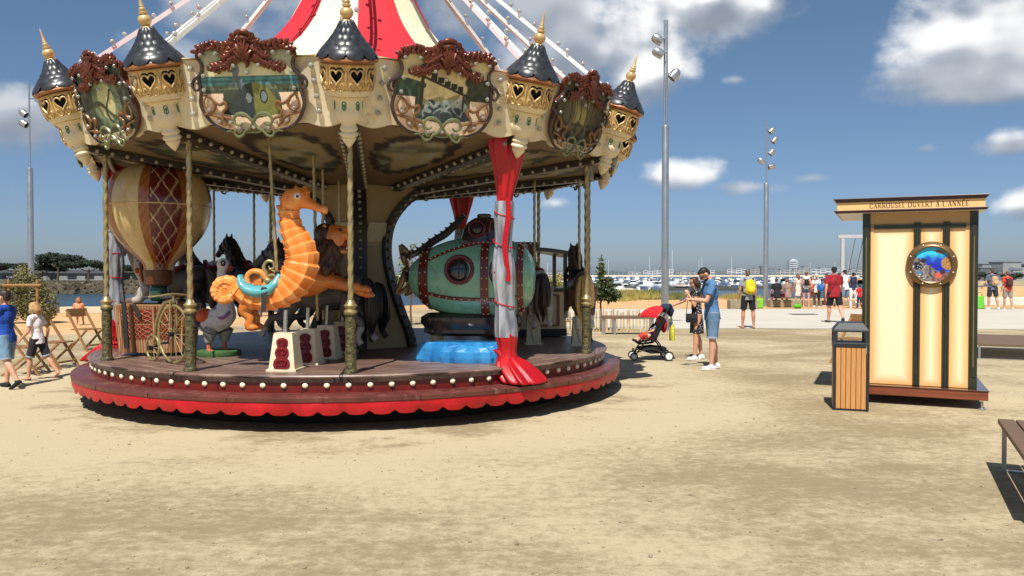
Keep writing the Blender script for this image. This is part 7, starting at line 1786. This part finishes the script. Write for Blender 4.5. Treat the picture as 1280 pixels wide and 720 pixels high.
def glyphs():
    out_ = []; x = 0
    for i, ch in enumerate(txt):
        wd, st = GL_[ch]; out_.append((x, st, acc.get(i))); x += wd + .10
    return out_, x
gs, wtot = glyphs(); tw_m = 1.10; hgt_ = .058; sx__ = tw_m / wtot
mb = MB(); dep = 0
x_off = .08
for gx0, st, ac in gs:
    strokes = list(st)
    if ac: strokes.append(([(.30, 1.24), (.46, 1.09)] if ac == 'grave' else [(.28, 1.09), (.46, 1.24)], .09))
    for pts, th in strokes:
        P = [Vector((x_off + (gx0 + p[0]) * sx__, 0, 2.463 + p[1] * hgt_)) for p in pts]; m_ = len(P)
        for a, b_ in zip(P, P[1:]):
            d = b_ - a; 
            if isinstance(th, tuple): thk = th[0] + (th[1] - th[0]) * abs(d.z) / max(1e-6, d.length)
            else: thk = th
            d.normalize(); n_ = Vector((-d.z, 0, d.x)) * thk * hgt_ * .52; e = d * thk * hgt_ * .12; dep += 1
            y = ry0 - .0025 - (dep % 7) * .00025
            mb.add([a - e - n_, b_ + e - n_, b_ + e + n_, a - e + n_], [(0, 1, 2, 3)], Matrix.Translation((0, y, 0)))
mb.build('lettering', mat('brown_lettering', sr(74, 42, 26), .6, var=.05), KI, smooth=False)
# porthole with its reef picture
PC = Vector((.785, -.03, 1.752)); PR = .285
Q = Matrix.Translation(PC) @ Matrix.Rotation(R_(90), 4, 'X')
brz = mat('antique_bronze', sr(118, 92, 58), .35, .5, var=.15, scale=6)
mb = MB(); mb.lathe([(PR * 1.0, -.01), (PR * 1.0, .02), (PR * .96, .036), (PR * .84, .04), (PR * .80, .05), (PR * .76, .044), (PR * .75, .0)], 56, Q, caps=False); po = mb.build('porthole_ring', brz, KI)
for k in range(8):
    a = R_(22 + 45 * k); mb = MB(); mb.ell(Q @ Vector((PR * .89 * math.cos(a), PR * .89 * math.sin(a), .04)), (.011, .011, .011)); mb.build('rivet', mat('bright_rivet', sr(236, 220, 190), .2, .4) if k == 0 else bpy.data.materials['bright_rivet'], po)
mb = MB(); cols = []; rows = []; NR, NA = 46, 120
def reef(x, z):           # unit disc
    n = noise.noise(Vector((x * 2.6, z * 2.6, 3))); m_ = noise.noise(Vector((x * 7, z * 7, 8))); f_ = noise.noise(Vector((x * 17, z * 17, 2)))
    c = C(34, 44, 170).lerp(C(60, 200, 236), hsm(z + .25 * n - .1 * x, .18, .62)); c = c.lerp(C(44, 90, 210), .5 * hsm(-abs(z - .25), -.3, 0))
    if z < -.35 + .1 * n: c = c.lerp(C(70, 150, 220), .5)
    if z < .05 - .75 * (x + .25) + .16 * m_ and x < .5: c = C(140, 128, 122).lerp(C(84, 76, 78), hsm(m_, -.3, .35)) * (1 + .35 * f_)
    if (x + .42) ** 2 + (z - .22) ** 2 < .022 * (1 + m_) or (x + .7) ** 2 + (z + .05) ** 2 < .04 * (1 + m_): c = C(44, 40, 52) * (1 + .7 * f_)
    if f_ > .34 and x < -.3 and z < 0: c = C(226, 226, 220)
    if (x - .78) ** 2 / .09 + (z - .08) ** 2 / .14 < 1 + .5 * m_: c = C(196, 150, 86).lerp(C(150, 104, 60), hsm(f_, -.3, .3))
    if ((x - .42) / .26) ** 2 + ((z - .72 + .2 * (x - .42)) / .12) ** 2 < 1: c = C(116, 94, 60) * (1 + .4 * f_)
    if z < -.45 + .2 * m_ and x > .05: c = C(150, 110, 106).lerp(C(100, 72, 80), hsm(m_, -.2, .3))
    if (x - .34) ** 2 + (z + .62) ** 2 < .028: c = C(226, 96, 74) * (1 + .3 * f_)
    if (x - .55) ** 2 + (z + .42) ** 2 < .02: c = C(70, 44, 56)
    if (x + .62) ** 2 / .02 + (z + .46) ** 2 / .008 < 1: c = C(60, 130, 170)
    for fx_, fz_ in ((.06, .52), (.3, .32), (-.34, .74), (.18, .18)):
        if ((x - fx_) / .045) ** 2 + ((z - fz_) / .022) ** 2 < 1: c = C(30, 34, 60)
    return Vector([max(0, q) for q in c])
for i in range(NR + 1):
    r = i / NR; row = []
    for k in range(NA):
        a = 2 * math.pi * k / NA; x, z = r * math.cos(a), r * math.sin(a); row.append(Vector((PC.x + x * PR * .765, PC.y - .012, PC.z + z * PR * .765))); cols.append(reef(x, z))
    rows.append(row)
mb.grid([list(r) for r in rows], closed=True); mb.cols = cols; mb.build('reef_picture', mat('glossy_print', (1, 1, 1), .2, vcol=True, var=.04), po, smooth=False)

# ================================================================== litter bin
lb0 = G(1041, 512.5); rb0 = G(1085, 514)
bd = (rb0 - lb0); bwid = bd.length; bang = -20.0
BN = thing('litter_bin', 'square litter bin clad in wooden slats with a black open hood, beside the kiosk', 'litter bin', (lb0.x, lb0.y, 0), bang)
bw_ = bwid; bdp = .42; bh = 1.06
slat_or = mat('oiled_slats', sr(198, 142, 82), .5, var=.16, scale=4, stretch=(14, 14, 1))
anth = mat('anthracite_paint', sr(38, 42, 46), .45, var=.1)
ns = 6
MB().box((bw_ / 2, bdp / 2, .385), (bw_ - .05, bdp - .05, .70)).build('liner', black, BN, smooth=False)
for i in range(ns): x = .03 + (bw_ - .06) * (i + .5) / ns; MB().box((x, .009, .39), ((bw_ - .06) / ns - .006, .018, .73)).build('slat', slat_or, BN, smooth=False, bevel=.002)
for sd in (0, 1):
    for i in range(ns): y = .03 + (bdp - .06) * (i + .5) / ns; MB().box((.009 if sd == 0 else bw_ - .009, y, .39), (.018, (bdp - .06) / ns - .006, .73)).build('slat', slat_or, BN, smooth=False)
fr = MB()
for x in (.014, bw_ - .014):
    for y in (.014, bdp - .014): fr.box((x, y, .40), (.03, .03, .78))
MB_f = fr; fr.box((bw_ / 2, bdp / 2, .016), (bw_ - .005, bdp - .005, .02)); fr.build('frame', anth, BN, smooth=False)
hood = MB(); z0, z1, z2 = .765, .955, 1.06
hood.box((bw_ / 2, bdp / 2, .785), (bw_ + .012, bdp + .012, .055))
for x in (.022, bw_ - .022):
    for y in (.022, bdp - .022): hood.box((x, y, .88), (.055, .055, .145))
hood.box((bw_ / 2, bdp / 2, .9535), (bw_ + .012, bdp + .012, .024))
hood.box((bw_ / 2, bdp / 2, 1.01), (bw_ + .006, bdp + .006, .088), None, .66)
hood.build('hood', anth, BN, smooth=False, bevel=.006)
mb = MB(); mb.box((bw_ - .03, .0, .74), (.012, .012, .1)); mb.build('lock_plate', steel, BN, smooth=False)

# ================================================================== benches
def slat_bench(name, lab, origin, d_long, d_wide, L_, Wd, h, nsl, slat_along, cat='bench', group=None):
    T = thing(name, lab, cat, (origin.x, origin.y, 0), 0, group)
    a, b_ = Vector((d_long[0], d_long[1], 0)).normalized(), Vector((d_wide[0], d_wide[1], 0)).normalized()
    if slat_along:
        for i in range(nsl): c = b_ * Wd * (i + .5) / nsl; mb = MB(); mb.bar(c + Vector((0, 0, h - .02)), c + a * L_ + Vector((0, 0, h - .02)), Wd / nsl - .012, .04); mb.build('slat', wood_dark, T, smooth=False, bevel=.004)
    else:
        for i in range(nsl): c = a * L_ * (i + .5) / nsl; mb = MB(); mb.bar(c + Vector((0, 0, h - .02)), c + b_ * Wd + Vector((0, 0, h - .02)), L_ / nsl - .035, .04); mb.build('slat', wood_dark, T, smooth=False, bevel=.004)
    for u in (.05, L_ - .05):
        mb = MB()
        for v in (.05, Wd - .05): mb.bar(a * u + b_ * v + Vector((0, 0, 0)), a * u + b_ * v + Vector((0, 0, h - .042)), .035, .012, (a.x, a.y, 0))
        mb.bar(a * u + b_ * .05 + Vector((0, 0, h - .05)), a * u + b_ * (Wd - .05) + Vector((0, 0, h - .05)), .035, .012); mb.bar(a * u + b_ * .05 + Vector((0, 0, .008)), a * u + b_ * (Wd - .05) + Vector((0, 0, .008)), .035, .012); mb.build('leg', steel, T, smooth=False)
    return T
c_ = G(1246, 523, .43); slat_bench('bench', 'grey brown slatted bench on thin steel legs at the lower right edge', Vector((c_.x, c_.y, 0)), (-.43, -.90), (.90, -.43), 1.8, .52, .43, 4, True)
c_ = G(1221, 429, .30); slat_bench('lounger_bench', 'low slatted lounging bench on steel legs behind the right side of the kiosk', Vector((c_.x, c_.y, 0)), (.42, .90), (.90, -.42), 2.7, 1.2, .30, 11, False)
T = thing('long_bench', 'long brown plank bench on flat steel legs in front of the slat fence', 'bench', (W(754, 341, 21.3).x, 21.3, 0))
x1 = W(818, 341, 21.3).x - T.location.x
for y in (0, .17, .34): MB().box((x1 / 2, y, .46), (x1, .155, .07)).build('plank', wood_dark, T, smooth=False, bevel=.005)
for x in (.03, .31, x1 - .05): MB().box((x, .17, .21), (.06, .42, .42)).build('leg', steel, T, smooth=False)
T = thing('picnic_table', 'small orange brown wooden table beyond the tram cab', 'table', (W(695, 341, 21.6).x, 21.6, 0), 10)
MB().box((0, 0, .69), (.42, .6, .07)).build('table_top', wood_seat, T, smooth=False); MB().box((0, -.32, .62), (.42, .05, .13)).build('apron', wood_seat, T, smooth=False)
for s in (-1, 1): MB().bar((s * .2, -.25, 0), (s * .12, .25, .66), .06, .04).build('leg', wood_seat, T, smooth=False); MB().bar((s * .2, .25, 0), (s * .12, -.25, .66), .06, .04).build('leg', wood_seat, T, smooth=False)
MB().box((0, -.4, .36), (.6, .2, .04)).build('seat_board', wood_seat, T, smooth=False)
# folding chairs
def folding_chair(lab, loc, rz):
    T = thing('folding_chair', lab, 'chair', loc, rz, 'wooden folding chairs'); 
    for i in range(4): MB().bar((-.21, -.16 + .105 * i, .45), (.21, -.16 + .105 * i, .45), .09, .022).build('seat_slat', wood_seat, T, smooth=False)
    for s in (-1, 1):
        MB().bar((s * .225, .30, .0), (s * .225, -.30, .86), .028, .05, (1, 0, 0)).build('back_leg', wood_seat, T, smooth=False); MB().bar((s * .195, -.28, .0), (s * .195, .24, .44), .026, .045, (1, 0, 0)).build('front_leg', wood_seat, T, smooth=False)
    MB().bar((-.24, -.275, .80), (.24, -.275, .80), .03, .17).build('back_rail', wood_seat, T, smooth=False); MB().bar((-.22, .25, .12), (.22, .25, .12), .02, .035).build('stretcher', wood_seat, T, smooth=False)
    return T
g_ = G(52, 463); folding_chair('folding chair with its back turned just behind the blond girl', (g_.x + .02, g_.y + .35, 0), -100)
g_ = G(22, 470); folding_chair('folding chair between the boy in blue and the blond girl', (g_.x, g_.y + .2, 0), -80)
g_ = G(108, 437); folding_chair('folding chair standing alone left of the wrapped curtain foot', (g_.x + .05, g_.y - .1, 0), -112)
g_ = G(138, 435); folding_chair('folding chair half hidden behind the leftmost wrapped curtain', (g_.x + .5, g_.y + .6, 0), -100)
g_ = Vector((W(1066, 341, 14.6).x, 14.6, 0)); folding_chair('folding chair behind the kiosk seen through the litter bin hood', (g_.x, g_.y, 0), 120)
g_ = Vector((W(92, 341, 25.6).x, 25.6, 0))

# ================================================================== pushchair
gs_ = G(815, 449.5); 
PC_ = thing('pushchair', 'red canopied black pushchair with white wheels and a sitting baby', 'pushchair', (gs_.x, gs_.y, 0), 178)
# local: front towards +X
def frame_bar(pts, r=.013, nm='frame', m=None, par=None): mb = MB(); mb.tube(catmull(pts, 4), r, 8); return mb.build(nm, m or black, par or PC_)
for s in (-1, 1):
    frame_bar([(.33, s * .20, .11), (.20, s * .21, .30), (.02, s * .22, .50), (-.16, s * .23, .80), (-.30, s * .22, 1.02)]); frame_bar([(-.28, s * .24, .08), (-.12, s * .23, .30), (.02, s * .22, .50)]); frame_bar([(.30, s * .20, .16), (.05, s * .2, .22), (-.24, s * .22, .14)], .010)
    for x, r, y in ((.36, .075, .18), (-.28, .09, .25)):
        w_ = MB(); w_.lathe([(r * .62, -.02), (r, -.018), (r * 1.02, 0), (r, .018), (r * .62, .02)], 22, Matrix.Translation((x, s * y, r)) @ Matrix.Rotation(R_(90), 4, 'X')); o = w_.build('wheel', black, PC_)
        w_ = MB(); w_.lathe([(0, -.024), (r * .70, -.021), (r * .72, 0), (r * .70, .021), (0, .024)], 18, Matrix.Translation((x, s * y, r)) @ Matrix.Rotation(R_(90), 4, 'X')); w_.build('hubcap', white_metal, o)
    frame_bar([(.33, s * .20, .20), (.36, s * .18, .075)], .018, 'fork')
frame_bar([(-.30, .22, 1.02), (-.335, .12, 1.045), (-.335, -.12, 1.045), (-.30, -.22, 1.02)], .016, 'handle')
st = MB(); st.grid([[(.26, y, .34), (.12, y, .36), (.03, y, .38), (-.06, y, .55), (-.17, y, .80)] for y in (-.19, 0, .19)]); st.grid([[(.26, y, .30), (.12, y, .31), (.0, y, .33), (-.10, y, .54), (-.21, y, .80)] for y in (.19, 0, -.19)])
st.tube([(-.0, -.20, .36), (-.19, -.20, .80)], .04, 8, flat=(1, .5)); st.tube([(-.0, .20, .36), (-.19, .20, .80)], .04, 8, flat=(1, .5)); st.tube([(.28, -.18, .33), (.28, .18, .33)], .025, 8); st.build('seat', fab((24, 24, 28)), PC_)
MB().grid([[(.20, y, .385), (.08, y, .40), (.0, y, .42), (-.07, y, .60), (-.14, y, .76)] for y in (-.12, 0, .12)]).build('seat_cushion', fab((186, 26, 34)), PC_)
ms = MB(); ms.grid([[(.26, y, .20), (.05, y, .13), (-.22, y, .14), (-.25, y, .24)] for y in (-.18, 0, .18)]); ms.grid([[(.26, s * .18, .20), (.05, s * .19, .13), (-.22, s * .19, .14)] if False else [(.26, s * .18, .24), (.0, s * .2, .27), (-.25, s * .19, .24)] for s in (1,)] + [[(.26, .18, .20), (.05, .18, .13), (-.22, .18, .14)]]); ms.grid([[(.26, -.18, .24), (.0, -.2, .27), (-.25, -.19, .24)], [(.26, -.18, .20), (.05, -.18, .13), (-.22, -.18, .14)]]); ms.build('basket', fab((20, 20, 22)), PC_)
cn = MB(); rows = []
for i in range(17):
    an = R_(8 + 92 * i / 16); rr_ = .36
    rows.append([Vector((-.13 + rr_ * math.cos(an) * math.cos(R_(ph)) * (1 if True else 1) * (.0 + 1.0), .21 * math.sin(R_(ph)) / math.sin(R_(80)) if abs(ph) <= 80 else 0, .80 + rr_ * .62 * math.sin(an) * math.cos(R_(ph) * .75))) for ph in range(-80, 81, 16)])
cn.grid(rows); cn.grid([list(reversed([p * 1.0 + Vector((-.006, 0, -.012)) for p in r])) for r in rows]); cn.build('canopy', fab((208, 26, 36)), PC_, angle=180)
mb = MB(); mb.tube(catmull([(.225, -.205, .82), (.235, -.1, .87), (.235, .1, .87), (.225, .205, .82)], 4), .012, 7); mb.build('canopy_edge', fab((186, 20, 30)), PC_)
mb = MB(); mb.ell((-.27, 0, .98), (.13, .19, .085)); mb.ell((-.34, .02, .93), (.06, .17, .11)); nvj = blob(mb, 'x', fab((34, 44, 66)), None, .014, 3); nvj.name = 'navy_jacket'; nvj.location = PC_.location; nvj.rotation_euler = PC_.rotation_euler; tag(nvj, 'dark navy jacket folded over the pushchair handle', 'jacket')
for v in nvj.data.vertices: v.co += v.normal * .02 * noise.noise(v.co * 14)
rb_ = MB(); rb_.ell((-.22, 0, .66), (.06, .17, .15)); rb_.build('rear_pocket', fab((178, 22, 32)), PC_)
yb = thing('carrier_bag', 'yellow green patterned carrier bag hanging behind the pushchair', 'bag', (gs_.x, gs_.y, 0), 178)
ym = mat('patterned_bag_print', sr(206, 206, 60), .5, var=.3, scale=11, wear=sr(70, 84, 30))
mb = MB(); rows = []
for z, wx, wy in ((.36, .02, .10), (.37, .05, .14), (.48, .055, .15), (.62, .04, .12), (.68, .02, .09)): rows.append([(-.385 + wx * math.cos(a), wy * math.sin(a) - .05, z + .01 * math.sin(3 * a)) for a in [2 * math.pi * k / 20 for k in range(20)]])
mb.grid(rows, closed=True); mb.build('bag', ym, yb, fix=True)
for s in (-1, 1): mb = MB(); mb.tube(catmull([(-.385, s * .07 - .05, .67), (-.36, s * .04 - .05, .85), (-.33, -.05, 1.03)], 4), .008, 5); mb.build('handle', ym, yb)
bb_ = thing('person', 'baby in a navy and white top and red socks lying back in the pushchair', 'person', (gs_.x, gs_.y, 0), 178)
mb = MB(); mb.tube([(.04, 0, .45), (-.08, 0, .66)], [.075, .07], 12); mb.ell((-.13, 0, .755), (.06, .06, .072)); mb.ell((-.075, 0, .755), (.012, .012, .012)); mb.ell((-.128, .058, .75), (.014, .01, .016)); mb.ell((-.128, -.058, .75), (.014, .01, .016)); mb.tube([(-.09, 0, .68), (-.12, 0, .72)], .035, 8)
for s in (-1, 1):
    mb.tube([(.05, s * .05, .45), (.17, s * .07, .47), (.24, s * .07, .40), (.30, s * .07, .36)], [.05, .042, .034, .028], 9); mb.ell((.325, s * .07, .375), (.03, .02, .035)); mb.tube([(-.06, s * .075, .64), (-.0, s * .10, .55), (.06, s * .06, .53)], [.032, .027, .022], 8); mb.ell((.075, s * .05, .53), (.022, .02, .016))
    for q in range(4): mb.tube([(.085, s * .05 + (q - 1.5) * .008, .53), (.105, s * .05 + (q - 1.5) * .009, .522)], .005, 5)
blob(mb, 'body', skin((222, 166, 136)), bb_, .008, 2)
mb = MB(); mb.tube([(.05, 0, .45), (-.08, 0, .65)], [.085, .082], 12); 
for s in (-1, 1): mb.tube([(-.06, s * .075, .64), (-.02, s * .09, .58)], .04, 8)
stripe = mat('navy_white_print', sr(36, 40, 58), .8, var=.2, scale=9, wear=sr(220, 216, 214)); blob(mb, 'top', stripe, bb_, .01, 2)
for s in (-1, 1): mb = MB(); mb.tube([(.10, s * .06, .47), (.18, s * .07, .468), (.22, s * .07, .42)], [.05, .05, .045], 9); mb.build('trouser_leg', fab((196, 66, 46)), bb_); mb = MB(); mb.ell((.325, s * .07, .372), (.05, .027, .03)); mb.build('shoe', fab((30, 32, 40)), bb_)
mb = MB(); mb.ell((-.142, 0, .775), (.06, .064, .066)); mb.build('hair', mat('fair_hair', sr(150, 112, 76), .6), bb_)
